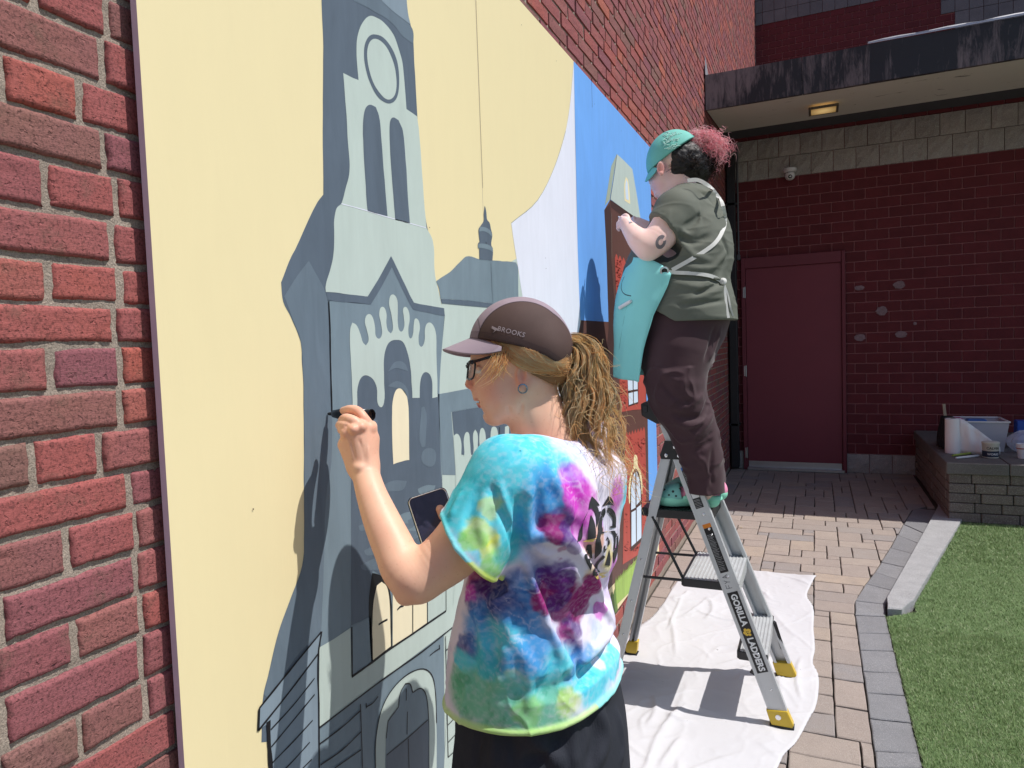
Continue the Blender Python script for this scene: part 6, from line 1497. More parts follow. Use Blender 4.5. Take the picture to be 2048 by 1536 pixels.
# folds of the body, laid exactly on the surface
def snapper(v, fb):
    q1, q2 = v.mesh(); B_ = raycast_map(q1, q2)
    def f(pts):
        out = []
        for (px, py) in pts:
            h = hit(B_, px, py)
            if h is not None: out.append(h)
        return out
    return f
def folds(v, L, fb=1.2):
    f = snapper(v, fb)
    for pts, w_, am in L:
        P_ = f(pts)
        if len(P_) > 1: v.ridge(crom(P_, False, 170, 3), w_ * .88, am * 1.4)
folds(v, [([(1052, 1118), (1075, 1190), (1105, 1270), (1140, 1350)], .007, .013), ([(1070, 1118), (1100, 1195), (1135, 1275), (1165, 1350)], .012, -.013),
 ([(1048, 1075), (1100, 1072), (1150, 1090), (1190, 1160), (1222, 1240)], .012, .016), ([(1150, 1040), (1172, 1090), (1200, 1150), (1218, 1200)], .015, -.020), ([(1222, 1262), (1190, 1300), (1160, 1330)], .009, .013), ([(1215, 1292), (1180, 1335), (1160, 1372)], .010, -.017),
 ([(985, 1165), (1015, 1260), (1075, 1350)], .012, .006), ([(965, 1180), (980, 1270), (1005, 1360)], .014, -.006), ([(1036, 1000), (1034, 1050), (1046, 1100), (1060, 1118)], .007, -.017), ([(1062, 960), (1054, 1030), (1050, 1080)], .009, .008), ([(1078, 975), (1075, 1040), (1085, 1075)], .009, -.007),
 ([(1060, 868), (1030, 905), (1002, 945), (985, 975)], .0028, .0025), ([(1066, 872), (1036, 909), (1008, 949), (991, 979)], .0022, -.0022), ([(985, 975), (1000, 1020), (1022, 1070), (1030, 1105)], .006, -.008), ([(1000, 965), (1012, 1010), (1028, 1050)], .006, .006),
 ([(958, 975), (940, 1020), (932, 1060)], .008, -.006), ([(975, 985), (962, 1040), (965, 1090)], .007, .006), ([(990, 1000), (982, 1060), (990, 1110)], .007, -.005), ([(925, 985), (908, 1015), (900, 1035)], .006, .004),
 ([(1100, 940), (1130, 1000), (1150, 1050)], .012, .007), ([(1120, 920), (1150, 980), (1165, 1030)], .010, -.006), ([(1080, 1400), (1105, 1350), (1110, 1300)], .010, -.007), ([(980, 1400), (1010, 1330), (1020, 1290)], .014, .006), ([(940, 1380), (950, 1300), (945, 1240)], .010, -.004), ([(1055, 1420), (1060, 1370), (1050, 1330)], .008, .006),
 ([(1195, 960), (1205, 1020), (1212, 1090)], .008, -.006), ([(1040, 1135), (1000, 1160), (960, 1170)], .006, -.006), ([(1045, 1150), (1010, 1190), (975, 1215)], .007, .006)])
sl, P = v.blk(lo, hi); WN = fbm(P.reshape(-1, 3)[:, :] * np.array([9, 9, 14]), 31, 2).reshape(P.shape[:3]) if False else None
dp = ((P - hA.astype(np.float32)) @ pn.astype(np.float32)); D0 = v.D.copy(); v.D = np.maximum(v.D, dp)
ring = np.sqrt(np.clip(D0 + .002, -.05, None) ** 2 + dp ** 2) - .0058; v.D = np.minimum(v.D, ring).astype(np.float32)
# neck opening
v.cone(H_(1074, 840, 0), H_(1090, 892, 0), .058, .060, .006, 's')
sv, sf = v.mesh(); sv = lsm(sv, sf, 1, .45)
nrm = fbm(sv * np.array([16, 16, 22]), 3, 3); rg = np.clip(1 - np.abs(vn(sv * np.array([14, 14, 9]) + .35 * fbm(sv * 8, 6, 2)[:, None] * 4, 12)) * 3, 0, 1) ** 2; cen = np.array([.42, 1.24]); dirn = sv[:, :2] - cen; dirn /= np.linalg.norm(dirn, axis=1)[:, None] + 1e-9
sv[:, :2] += dirn * (.0028 * nrm + .0026 * rg)[:, None]
TQ, AQ, TG, BL, DB, PU, MG, WN_, YE, LG, PK, VI, PB = [lin(*c) for c in ((92, 206, 224), (70, 190, 205), (120, 190, 158), (70, 150, 215), (62, 85, 150), (92, 48, 130), (150, 38, 112), (226, 220, 238), (222, 222, 60), (150, 208, 120), (205, 60, 190), (190, 110, 225), (196, 210, 242))]
bvh = raycast_map(sv, sf)
def SP(px, py, fb=1.2):
    h = hit(bvh, px, py); return h if h is not None else W_(px, py, fb)
b = []
def dab(px, py, r, col, soft=.5, amt=1.0, sy=1.0): b.append((SP(px, py), np.array([r, r, r * sy]) * 1.04e-3, col, soft, amt))
# far side and front of the shirt get the same spiral of dyes
for i in range(26):
    an = i * 2.4; zc = .8 + .5 * (i / 26); b.append((np.array([.42 + .17 * math.cos(an), 1.42 + .12 * math.sin(an), zc]), .07, (TQ, MG, BL, LG, VI, PU)[i % 6], .7, .9))
for px, py, r, c, so, am in [
    (1000, 1400, 95, TG, .8, 1), (925, 1385, 60, TG, .8, 1), (1090, 1390, 90, TG, .8, 1), (1190, 1350, 60, TQ, .8, .9), (1010, 1330, 90, TQ, .9, .9),
    (1060, 900, 110, TQ, .5, 1), (980, 950, 90, TQ, .5, 1), (940, 1010, 70, AQ, .6, 1), (1000, 1060, 80, TQ, .6, 1), (1110, 980, 70, BL, .8, .9), (1075, 1060, 60, BL, .9, .8), (1140, 900, 55, PB, .7, .8), (1120, 930, 40, TQ, .8, .9),
    (960, 1068, 28, YE, .9, .6), (978, 1098, 26, YE, .9, .7), (945, 1080, 22, LG, .8, .8), (995, 1130, 34, LG, .7, .9), (985, 1015, 22, YE, .9, .5), (1020, 1100, 40, AQ, .7, .8),
    (1150, 1130, 60, WN_, .6, .95), (1105, 1110, 34, WN_, .7, .8), (1195, 1240, 50, WN_, .6, .95), (1140, 1120, 60, WN_, .7, .8), (1210, 1190, 34, WN_, .7, .8), (930, 1210, 34, WN_, .7, .7),
    (1150, 960, 42, VI, .7, .9), (1165, 1010, 52, PK, .7, .85), (1145, 1000, 30, PK, .6, .9), (1120, 1045, 34, PU, .7, .7), (1110, 1055, 26, MG, .6, .9), (1140, 1062, 26, PU, .6, .85), (1165, 1065, 30, PK, .8, .6),
    (1200, 960, 40, WN_, .8, .6), (1235, 990, 42, PK, .8, .8), (1240, 1060, 44, VI, .8, .8), (1228, 1120, 30, PK, .7, .7), (1225, 1165, 34, MG, .6, .8), (1195, 1085, 36, lin(226, 170, 130), .9, .7), (1215, 1120, 40, lin(224, 205, 90), .9, .7), (1190, 1150, 30, lin(228, 185, 100), .9, .6),
    (1080, 1170, 60, DB, .7, .8), (1050, 1210, 60, BL, .8, .8), (1090, 1165, 38, PU, .6, .9), (1115, 1180, 42, MG, .55, 1), (1090, 1200, 30, MG, .6, .9), (1130, 1220, 34, MG, .6, .9), (1120, 1200, 26, PU, .6, .8), (1145, 1255, 26, PU, .6, .8), (1128, 1270, 22, MG, .6, .7),
    (1176, 1180, 50, MG, .5, 1), (1165, 1205, 38, MG, .6, .9), (1150, 1095, 16, PU, .5, .6), (1120, 1100, 14, MG, .5, .6), (1140, 1300, 24, PU, .6, .7), (1118, 1150, 36, PU, .6, .8), (1200, 1215, 22, PK, .7, .7), (1195, 1270, 34, PB, .9, .7),
    (965, 1170, 44, MG, .6, .9), (960, 1200, 38, PU, .6, .9), (990, 1180, 46, PU, .7, .8), (1010, 1160, 44, DB, .7, .8), (940, 1190, 20, PK, .7, .7), (925, 1230, 26, WN_, .9, .5),
    (975, 1260, 60, BL, .7, .9), (1010, 1240, 60, DB, .7, .8), (1040, 1275, 55, BL, .8, .8), (935, 1290, 30, DB, .7, .8), (925, 1310, 26, PU, .8, .5), (1000, 1300, 62, TQ, .7, .9), (1080, 1310, 60, BL, .8, .85), (1120, 1340, 50, TQ, .8, .8), (940, 1340, 44, AQ, .7, .9), (922, 1372, 36, TG, .9, .9), (925, 1320, 30, TQ, .8, .8),
    (1000, 1365, 60, TG, 1, .8), (950, 1365, 46, TG, 1, .8), (1040, 1330, 50, BL, .8, .7), (975, 1335, 34, AQ, .8, .8), (1040, 1362, 24, YE, 1, .45), (1060, 1395, 60, TQ, .8, .7), (1100, 1412, 50, TG, 1, .8), (1010, 1412, 54, TG, 1, .8), (1060, 1425, 30, LG, 1, .7), (1160, 1330, 40, BL, .7, .8), (1180, 1370, 46, TQ, .7, .9), (1215, 1330, 36, TQ, .7, .9), (1140, 1405, 30, YE, 1, .4), (1190, 1320, 22, WN_, .7, .8), (1230, 1310, 26, TQ, .6, .9)]:
    dab(px, py, r, c, so, am)
CS = blobcol(sv + .0045 * np.stack([fbm(sv * 110, 71, 3), fbm(sv * 110, 72, 3), fbm(sv * 70, 73, 3)], -1), WN_, [(q[0], q[1], q[2], q[3] * (.62 if np.max(q[1]) < .04 else .95), q[4]) for q in b], .018, 26, 3)
st_ = fbm(sv * np.array([60, 60, 34]) + 3 * fbm(sv * 14, 8, 3)[:, None], 77, 4)
vein = np.clip(1 - np.abs(vn(sv * np.array([38, 38, 60]) + 2.2 * fbm(sv * 22, 41, 3)[:, None], 55)) * 7, 0, 1) * np.clip(fbm(sv * 9, 61, 2) * 3 + .4, 0, 1); wh = (.42 * vein)[:, None]; CS = CS * (1 - wh) + np.array(WN_) * wh
mo = np.clip(fbm(sv * 150, 91, 3) * .8 + .04, 0, .24)[:, None] * np.clip(.55 + fbm(sv * 12, 95, 2), .2, 1)[:, None]; CS = CS * (1 - mo) + np.array(WN_) * mo
dk = np.clip((-st_ - .18) * 3.0, 0, .45)[:, None]; CS = CS * (1 - dk) + CS * CS * 1.1 * dk
hd = np.abs((sv - hA) @ pn); hm = np.clip(1.3 - hd / .008, 0, .8)[:, None]; CS = CS * (1 - hm) + np.where((sv[:, 1] < 1.12)[:, None], np.array(lin(190, 225, 130)), np.array(lin(130, 225, 222))) * hm
sd_ = np.abs((sv - HEMS) @ hn); sm_ = (np.clip(1.3 - sd_ / .006, 0, .8) * (np.linalg.norm(sv - HEMS, axis=1) < .077))[:, None]; CS = CS * (1 - sm_) + np.where((sv[:, 2] < HEMS[2] - .005)[:, None], np.array(lin(205, 222, 80)), np.array(lin(110, 215, 222))) * sm_
M_TEE = vcol_mat('tie_dye_cotton', .9, .5, 650, .0009, 0, .05, spec=.2)
shirt = mesh_obj('tie_dye_shirt', sv, sf, M_TEE, woman, smooth=True, cols=CS)
# printed emblem on the back
def print_on(bv_, polys, mats, name, parent, off=.0012, sub=14):
    mb = MB()
    for mi, P in polys:
        P = crom([np.array(p, float) for p in P], True, 70, 4); v3 = [Vector((p[0], p[1], 0)) for p in P]; tr = tessellate_polygon([v3])
        bmx = bmesh.new(); vs = [bmx.verts.new(q) for q in v3]
        for t in tr:
            try: bmx.faces.new([vs[i] for i in t])
            except ValueError: pass
        bmesh.ops.subdivide_edges(bmx, edges=bmx.edges, cuts=2, use_grid_fill=True); bmx.verts.ensure_lookup_table()
        V = [hit(bv_, q.co.x, q.co.y, off) for q in bmx.verts]; okv = [x is not None for x in V]; med = np.median(np.array([x for x in V if x is not None]), axis=0) if any(okv) else None
        V = [x if x is not None else np.zeros(3) for x in V]
        Fs = [[q.index for q in f.verts] for f in bmx.faces]; bmx.verts.index_update(); Fs = [[q.index for q in f.verts] for f in bmx.faces]
        Fs = [f for f in Fs if all(okv[i] for i in f) and max(np.linalg.norm(V[f[0]] - V[f[1]]), np.linalg.norm(V[f[1]] - V[f[2]])) < .02]
        if Fs: mb.add(V, Fs, mi)
        bmx.free()
    return mb.build(name, mats, parent, fix=False) if mb.v else None
ZL = lambda x, y: (1120 + x / 5.12, 930 + y / 5.12)
yl = [[(205, 800), (260, 770), (420, 700), (480, 680), (550, 700), (548, 860), (545, 1000), (545, 1100), (470, 1140), (380, 1170), (350, 1130), (300, 1000), (250, 900)]]
lg = [[(320, 320), (370, 370), (412, 440), (405, 520), (370, 640), (350, 480), (320, 440), (290, 450), (300, 380)],
      [(310, 505), (345, 580), (362, 680), (362, 745), (275, 765), (290, 640)], [(440, 400), (490, 315), (530, 350), (543, 412), (500, 405), (425, 425)],
      [(500, 435), (545, 465), (568, 540), (568, 640), (588, 700), (580, 900), (545, 1010), (540, 880), (548, 740), (520, 690), (470, 675), (475, 640), (535, 620), (530, 540), (480, 480), (480, 440)],
      [(455, 440), (462, 480), (430, 560), (425, 640), (455, 650), (450, 690), (415, 710), (420, 880), (350, 960), (360, 800), (385, 680), (385, 620), (410, 520), (430, 455)],
      [(290, 460), (240, 560), (230, 640), (215, 760), (172, 790), (200, 660), (245, 560)], [(275, 815), (320, 810), (325, 1000), (310, 1080), (250, 940), (262, 860)],
      [(480, 730), (505, 790), (490, 830), (445, 900), (450, 800)], [(440, 920), (460, 940), (390, 1010), (380, 1060), (405, 1085), (380, 1125), (330, 1130), (355, 1020)], [(500, 860), (512, 960), (505, 1030), (455, 1025), (480, 940)]]
print_on(bvh, [(0, [ZL(*p) for p in P]) for P in yl], [simple('shirt_print_gold', lin(222, 198, 110), .8, var=.25, vs=60)], 'printed_emblem_ground', shirt, .0006)
print_on(bvh, [(0, [ZL(*p) for p in P]) for P in lg], [simple('shirt_print_black', (.03, .03, .035), .7)], 'printed_emblem', shirt, .0014)
# ---------------------------------------------------------------- shorts / trousers
M_PANT, nt, bs2 = new_mat('black_crinkle_fabric'); co = coords(nt, (1, 1, .06)); co3 = coords(nt)
nt.links.new(mix(nt, noise_t(nt, co3, 9, 4), (.020, .022, .030), (.034, .037, .050)), bs2.inputs['Base Color']); bs2.inputs['Roughness'].default_value = .85; bs2.inputs['Specular IOR Level'].default_value = .25
bump(nt, bs2, mathn(nt, 'ADD', noise_t(nt, co, 420, 2, .6), mathn(nt, 'MULTIPLY', noise_t(nt, coords(nt, (1, 1, 2.5)), 240, 2), .6)), .55, .0016)
v = Vol((.14, .9, .09), (.72, 1.66, .93), .0045)
hp = W_(1083, 1440, 1.335)
sl, P = v.blk(v.lo, v.lo + v.n * v.res); z = P[..., 2]
prow = [(1380, 922, 1238, .80), (1430, 921, 1248, .82), (1480, 915, 1253, .84), (1536, 911, 1257, .86), (1640, 905, 1262, .86)]
Rz, Rc, Ra, Rb_ = [], [], [], []
for (py, l, r, rat) in prow:
    t = 1.335; c = at((l + r) / 2, py, t); half = (r - l) / 2 * t / F; k = math.sqrt((rat * (fdir @ vd)) ** 2 + (1 * (sdir @ vd)) ** 2) / np.linalg.norm(vd); Rz.append(c[2]); Rc.append(c[:2]); Ra.append(rat * half / k); Rb_.append(half / k)
Rz, Rc, Ra, Rb_ = [np.array(q)[::-1] for q in (Rz, Rc, Ra, Rb_)]
cx_ = np.interp(z, Rz, Rc[:, 0]); cy_ = np.interp(z, Rz, Rc[:, 1]); aa = np.interp(z, Rz, Ra); bb = np.interp(z, Rz, Rb_)
dx, dy = P[..., 0] - cx_, P[..., 1] - cy_; rad = (np.abs((dx * fdir[0] + dy * fdir[1]) / aa) ** 2.3 + np.abs((dx * sdir[0] + dy * sdir[1]) / bb) ** 2.3) ** (1 / 2.3)
dt = np.maximum((rad - 1) * np.minimum(aa, bb) * .9, Rz[0] - z); dt = np.maximum(dt, z - (hp[2] + .10)); v.put(sl, dt.astype(np.float32), 0)
for ft in FT: v.chain([ft + (-.01, 0, .66), ft + (-.02, 0, .42), ft + (0, 0, .14)], [.098, .082, .066], .04)
folds(v, [([(985, 1440), (990, 1480), (985, 1530)], .009, .010), ([(962, 1440), (955, 1500), (950, 1530)], .008, -.010), ([(1200, 1420), (1212, 1470), (1195, 1530)], .011, .014), ([(1180, 1420), (1190, 1475), (1178, 1532)], .010, -.014),
  ([(1050, 1460), (1095, 1500), (1125, 1532)], .014, .010), ([(1232, 1420), (1245, 1490), (1241, 1530)], .008, .008), ([(1120, 1460), (1100, 1500), (1040, 1532)], .012, -.009), ([(1010, 1450), (1030, 1500), (1025, 1532)], .008, -.006), ([(1150, 1440), (1145, 1490), (1150, 1532)], .009, .008)])
pv, pf = v.mesh(); pv = lsm(pv, pf, 2, .45); pv[:, :2] += (pv[:, :2] - np.array([.45, 1.25])) * (.016 * fbm(pv * np.array([14, 14, 5]), 9, 3))[:, None]
mesh_obj('trousers', pv, pf, M_PANT, woman, smooth=True)
for ft in FT:
    v = Vol(ft + (-.24, -.08, -.01), ft + (.12, .08, .13), .004)
    v.chain([ft + (.035, 0, .05), ft + (-.08, 0, .045), ft + (-.17, 0, .035)], [.045, .047, .034], .02, flat=(0, 0, 1), ff=.9).cone(ft + (.02, 0, .08), ft + (0, 0, .10), .042, .045, .02)
    sl, P = v.blk(v.lo, v.lo + .5); v.D = np.maximum(v.D, .004 - P[..., 2]).astype(np.float32); q1, q2 = v.mesh(); mesh_obj('shoe', q1, q2, simple('grey_shoe', (.12, .12, .14), .7), woman, smooth=True)
# ---------------------------------------------------------------- cap
v = Vol(H_(1050, 690, 0) - .16, H_(1050, 690, 0) + .16, .0019)
v.ell(H_(1040, 691), hb(102, 97, 83), HR, .004); v.ell(H_(1080, 704), hb(64, 68, 86), HR, .015)
sl, P = v.blk(v.lo, v.lo + .4); q = (P - H_(1040, 735, 0).astype(np.float32)) @ HR.astype(np.float32) / hs; uu, vv, ww = q[..., 0], q[..., 1], q[..., 2]
# rim plane: from the brim (u -104, v +52) down to the nape (u +110, v +28) with a dip behind the ear
rim = np.interp(uu, [-120, -104, -60, -10, 40, 78, 94, 112], [60, 58, 50, 38, 20, -2, 22, 62]) 
v.D = np.maximum(v.D, (rim - vv) * hs * .8).astype(np.float32)
v.ridge([H_(935, 690, 70), H_(1000, 697, 84), H_(1060, 712, 82), H_(1105, 738, 60)], .004, .0018)
kv, kf = v.mesh(); kv = lsm(kv, kf, 1, .4)
q = (kv - H_(1040, 735, 0)) @ HR / hs
CAPL, CAPD, SEAM = np.array(lin(150, 134, 144)), np.array(lin(80, 62, 58)), np.array(lin(46, 34, 40))
band = 43 + 0 * q[:, 0] + np.clip((q[:, 0] - 60) * -.35, -30, 0) + np.clip((-q[:, 0] - 85) * 1.0, 0, 40) * 0
dseam = np.abs(q[:, 2]) - band; C = np.where((dseam < 0)[:, None], CAPL, CAPD); w1 = np.clip(1.25 - np.abs(dseam) / 1.6, 0, 1)[:, None]; C = C * (1 - w1) + SEAM * w1
fs = np.abs(q[:, 0] + 74 + .12 * q[:, 1]); w1 = (np.clip(1.2 - fs / 1.3, 0, 1) * (dseam < 0) * .6)[:, None]; C = C * (1 - w1) + SEAM * w1
rimq = q[:, 1] - np.interp(q[:, 0], [-120, -104, -60, -10, 40, 78, 94, 112], [60, 58, 50, 38, 20, -2, 22, 62]); w1 = (np.clip(1.2 - np.abs(rimq - 13) / 1.4, 0, 1) * .5 + (rimq < 12) * .3)[:, None]; C = C * (1 - w1) + SEAM * w1
M_CAP_ = vcol_mat('cap_fabric', .75, .4, 900, .0006, 0, .04, spec=.3)
cap = mesh_obj('running_cap', kv, kf, M_CAP_, woman, smooth=True, cols=C)
# brim
nS, nR = 41, 16; V = []; 
for i in range(nS):
    s = -1 + 2 * i / (nS - 1); 
    for j in range(nR):
        r_ = j / (nR - 1); bu = 1046 - 106 * math.cos(s * 1.02) * 1.0; bw = 84 * math.sin(s * 1.02) * 1.03; L_ = 60 * (1 - abs(s) ** 2.6) ** .6 + 1
        u_ = bu - L_ * r_ * .98 + 6; v_ = 676 + (1 - math.cos(s * 1.3)) * (30 + 24 * r_ * L_ / 61) + r_ * 25 * (1 - s * s * .7) + 0; V.append(H_(u_, v_, bw * (1 + .02 * r_)))
Fq = np.array([[i * nR + j, (i + 1) * nR + j, (i + 1) * nR + j + 1, i * nR + j + 1] for i in range(nS - 1) for j in range(nR - 1)])
o = mesh_obj('brim', V, Fq, simple('cap_brim_fabric', lin(150, 134, 145), .7, var=.06, bmp=.3, bs=700, bd=.0005), cap, smooth=True); so = o.modifiers.new('s', 'SOLIDIFY'); so.thickness = .0032; so.offset = 0
cb = raycast_map(kv, kf)
def cap_map(px0, py0, ang, sc):
    def f(x, y):
        px = px0 + (x * math.cos(ang) + y * math.sin(ang)) * sc; py = py0 + (x * math.sin(ang) - y * math.cos(ang)) * sc; h = hit(cb, px, py, .0009)
        return h if h is not None else W_(px, py, 1.2)
    return f
M_CAPTXT = simple('cap_lettering', lin(150, 138, 142), .5)
text_mesh('BROOKS', 1.0, cap_map(1022, 664, math.radians(14), 13.5), M_CAPTXT, 'cap_lettering', cap, bold=.012, shear=.1, space=1.1)
mbp = []
for P in ([(981, 655), (994, 660), (986, 666), (990, 661)], [(984, 652), (999, 659), (996, 661), (985, 656)]): mbp.append((0, P))
print_on(cb, mbp, [M_CAPTXT], 'cap_emblem', cap, .0009)
# ---------------------------------------------------------------- glasses, earring, ring
M_GL = simple('glasses_black', (.012, .012, .014), .22, var=.05)
M_LENS, nt, b3 = new_mat('spectacle_lens'); b3.inputs['Base Color'].default_value = (.75, .78, .8, 1); b3.inputs['Alpha'].default_value = .22; b3.inputs['Roughness'].default_value = .03
gl = empty('glasses', H_(938, 740, 0)); gl.location = gl.location - woman.location; gl.parent = woman
def rr_ring(wc, n=28, hw=23, hh=18):
    out = []
    for k in range(n):
        a_ = 2 * math.pi * k / n; c, s = math.cos(a_), math.sin(a_); e = .55; w__ = hw * abs(c) ** e * (1 if c > 0 else -1); v__ = hh * abs(s) ** e * (1 if s > 0 else -1)
        out.append(H_(936 + 2.5 * abs((wc + w__) / 45) ** 2 * 3 - v__ * .10 * -1, 741 - v__, wc + w__))
    return out
gpar = gl
def pobj(mb, name, mat_, par):
    o = mb.build(name, mat_); 
    o.parent = par; off = Vector((0, 0, 0)); p = par
    while p is not None: off += p.location; p = p.parent
    o.location = o.location - off; return smooth_angle(o, 50)
for s in (-1, 1):
    R_ = rr_ring(s * 31); mb = MB(); mb.tube(R_, .0019, 8, closed=True); pobj(mb, 'rim', M_GL, gl)
    mb = MB(); mb.add(R_, [list(range(len(R_)))]); pobj(mb, 'lens', M_LENS, gl)
    mb = MB(); mb.beam(H_(941, 727, s * 56), H_(1003, 708 + 0, s * 68), .0022, .0050, up=CU, bev=.0008); mb.beam(H_(1003, 708, s * 68), H_(1036, 722, s * 70), .0022, .0045, up=CU, bev=.0008); pobj(mb, 'temple', M_GL, gl)
    mb = MB(); mb.beam(H_(936, 726, s * 53), H_(944, 728, s * 57), .006, .006, up=CU, bev=.0015); pobj(mb, 'hinge', M_GL, gl)
mb = MB(); mb.tube([H_(934.5, 735, -9), H_(933, 732, 0), H_(934.5, 735, 9)], .0019, 8); pobj(mb, 'bridge', M_GL, gl)
M_EAR = simple('iridescent_metal', (.18, .32, .42), .25, .9, var=.4, vs=200)
for s in (1, -1): mb = MB(); mb.tube([H_(1037 + 8.5 * math.cos(a_), 777 + 8.5 * math.sin(a_), s * 70) for a_ in np.linspace(0, 2 * math.pi, 25)[:-1]], .0011, 6, closed=True); pobj(mb, 'earring', M_EAR, woman)
mb = MB(); rc, rd = z9(398, 545, 1.236), z9(345, 560, 1.246) - z9(450, 535, 1.226); rd /= np.linalg.norm(rd); u_ = np.cross(rd, CU); u_ /= np.linalg.norm(u_); w__ = np.cross(rd, u_)
mb.tube([rc + .0092 * (math.cos(a_) * u_ + math.sin(a_) * w__) for a_ in np.linspace(0, 2 * math.pi, 29)[:-1]], .0009, 6, closed=True); pobj(mb, 'ring', M_RIVET, woman)
# ---------------------------------------------------------------- hair
rs = np.random.RandomState(8)
HST = [(0, (.76, .43, .18)), (.25, (.97, .63, .30)), (.55, (1, .78, .45)), (.8, (1, .90, .64)), (1, (1, .97, .84))]
M_HAIR = hair_mat('blonde_hair', HST)
v = Vol(H_(1050, 730, 0) - .15, H_(1050, 730, 0) + .15, .003)
v.ell(H_(1060, 708), hb(84, 86, 79), HR, .004); v.ell(H_(1100, 735), hb(38, 40, 60), HR, .02)
sl, P = v.blk(v.lo, v.lo + .4); q = (P - H_(1040, 735, 0).astype(np.float32)) @ HR.astype(np.float32) / hs
hl = np.interp(q[..., 0], [-60, -40, -20, 0, 30, 60, 90], [40, 30, 8, -6, -22, -34, -36]); v.D = np.maximum(v.D, (hl - q[..., 1]) * hs * .8).astype(np.float32)
qv, qf = v.mesh(); qv = lsm(qv, qf, 2, .5)
hairbase = mesh_obj('hair', qv, qf, simple('hair_undercoat', lin(128, 90, 54), .7, var=.3, vs=60), woman, smooth=True)
gd = []
hb_b = raycast_map(*join([(qv, qf), (hv, hf)]))
for i in range(1500):                         # combed back over the temples to the tie
    a0 = rs.rand(); x0 = 984 + 132 * a0; y0 = np.interp(x0, [984, 1030, 1080, 1118], [684, 697, 714, 735]) - rs.uniform(3, 9)
    sag = (1 - a0) * rs.uniform(.0, 1.0) ** .8 * 52; x3, y3 = 1126 + rs.normal(0, 4), 724 + rs.normal(0, 8); x1, y1 = x0 + (16 + rs.uniform(-8, 10)) * (1 - a0), y0 + sag; x2, y2 = x0 + (x3 - x0) * .6, max(y0, y3) + sag * .62
    off = rs.uniform(.0010, .0065); P_ = []
    for t_ in np.linspace(0, 1, 15):
        x = (1 - t_) ** 3 * x0 + 3 * t_ * (1 - t_) ** 2 * x1 + 3 * t_ ** 2 * (1 - t_) * x2 + t_ ** 3 * x3; y = (1 - t_) ** 3 * y0 + 3 * t_ * (1 - t_) ** 2 * y1 + 3 * t_ ** 2 * (1 - t_) * y2 + t_ ** 3 * y3
        h = hit(hb_b, x, y, off)
        if h is not None: P_.append(h)
    if len(P_) == 15: gd.append(lsm1(np.array(P_)))
for i in range(260):                          # far side of the head
    a0 = rs.rand(); u0 = 985 + 100 * a0; P0, P1, P2, P3 = H_(u0, 692 + 20 * a0, -70), H_(u0 + 15, 735, -84), H_(1095, 740, -74), H_(1124, 715, -14); t_ = np.linspace(0, 1, 14)[:, None]; gd.append((1 - t_) ** 3 * P0 + 3 * t_ * (1 - t_) ** 2 * P1 + 3 * t_ ** 2 * (1 - t_) * P2 + t_ ** 3 * P3 + rs.normal(0, .0025, 3))
for i in range(46):                           # loose wisps before and below the ear
    u0 = 990 + rs.uniform(-6, 24); v0 = 700 + rs.uniform(-8, 10); k = rs.uniform(.4, 1.0); P0 = H_(u0, v0, 70); P1 = H_(u0 + rs.uniform(-12, 4), v0 + 30, 76); P2 = H_(u0 + rs.uniform(-40, -5) * k, v0 + 52 * k, 78 + rs.uniform(-4, 6)); P3 = H_(u0 + rs.uniform(-52, 20) * k, v0 + 70 * k, 70 + rs.uniform(-4, 8))
    t_ = np.linspace(0, 1, 14)[:, None]; gd.append((1 - t_) ** 3 * P0 + 3 * t_ * (1 - t_) ** 2 * P1 + 3 * t_ ** 2 * (1 - t_) * P2 + t_ ** 3 * P3)
V, Fq = strands(gd, .0006); mesh_obj('combed_hair', V, Fq, M_HAIR, hairbase, smooth=True)
path = np.array([H_(*p) for p in ((1120, 703, 0), (1142, 702, 4), (1164, 735, 8), (1174, 790, 14), (1180, 850, 22), (1194, 905, 30), (1208, 955, 36), (1214, 985, 38))]); path = np.array(crom(list(path), False, 170, 8))
Tn = np.gradient(path, axis=0); Tn /= np.linalg.norm(Tn, axis=1)[:, None]; N1 = np.cross(Tn, CF); N1 /= np.linalg.norm(N1, axis=1)[:, None]; N2 = np.cross(Tn, N1)
S = np.linspace(0, 1, len(path)); env = np.interp(S, [0, .06, .2, .45, .7, .9, 1], [.010, .016, .036, .050, .052, .048, .036])
def along(s_): return [np.interp(s_, S, path[:, k]) for k in range(3)]
gd = []; shd = []
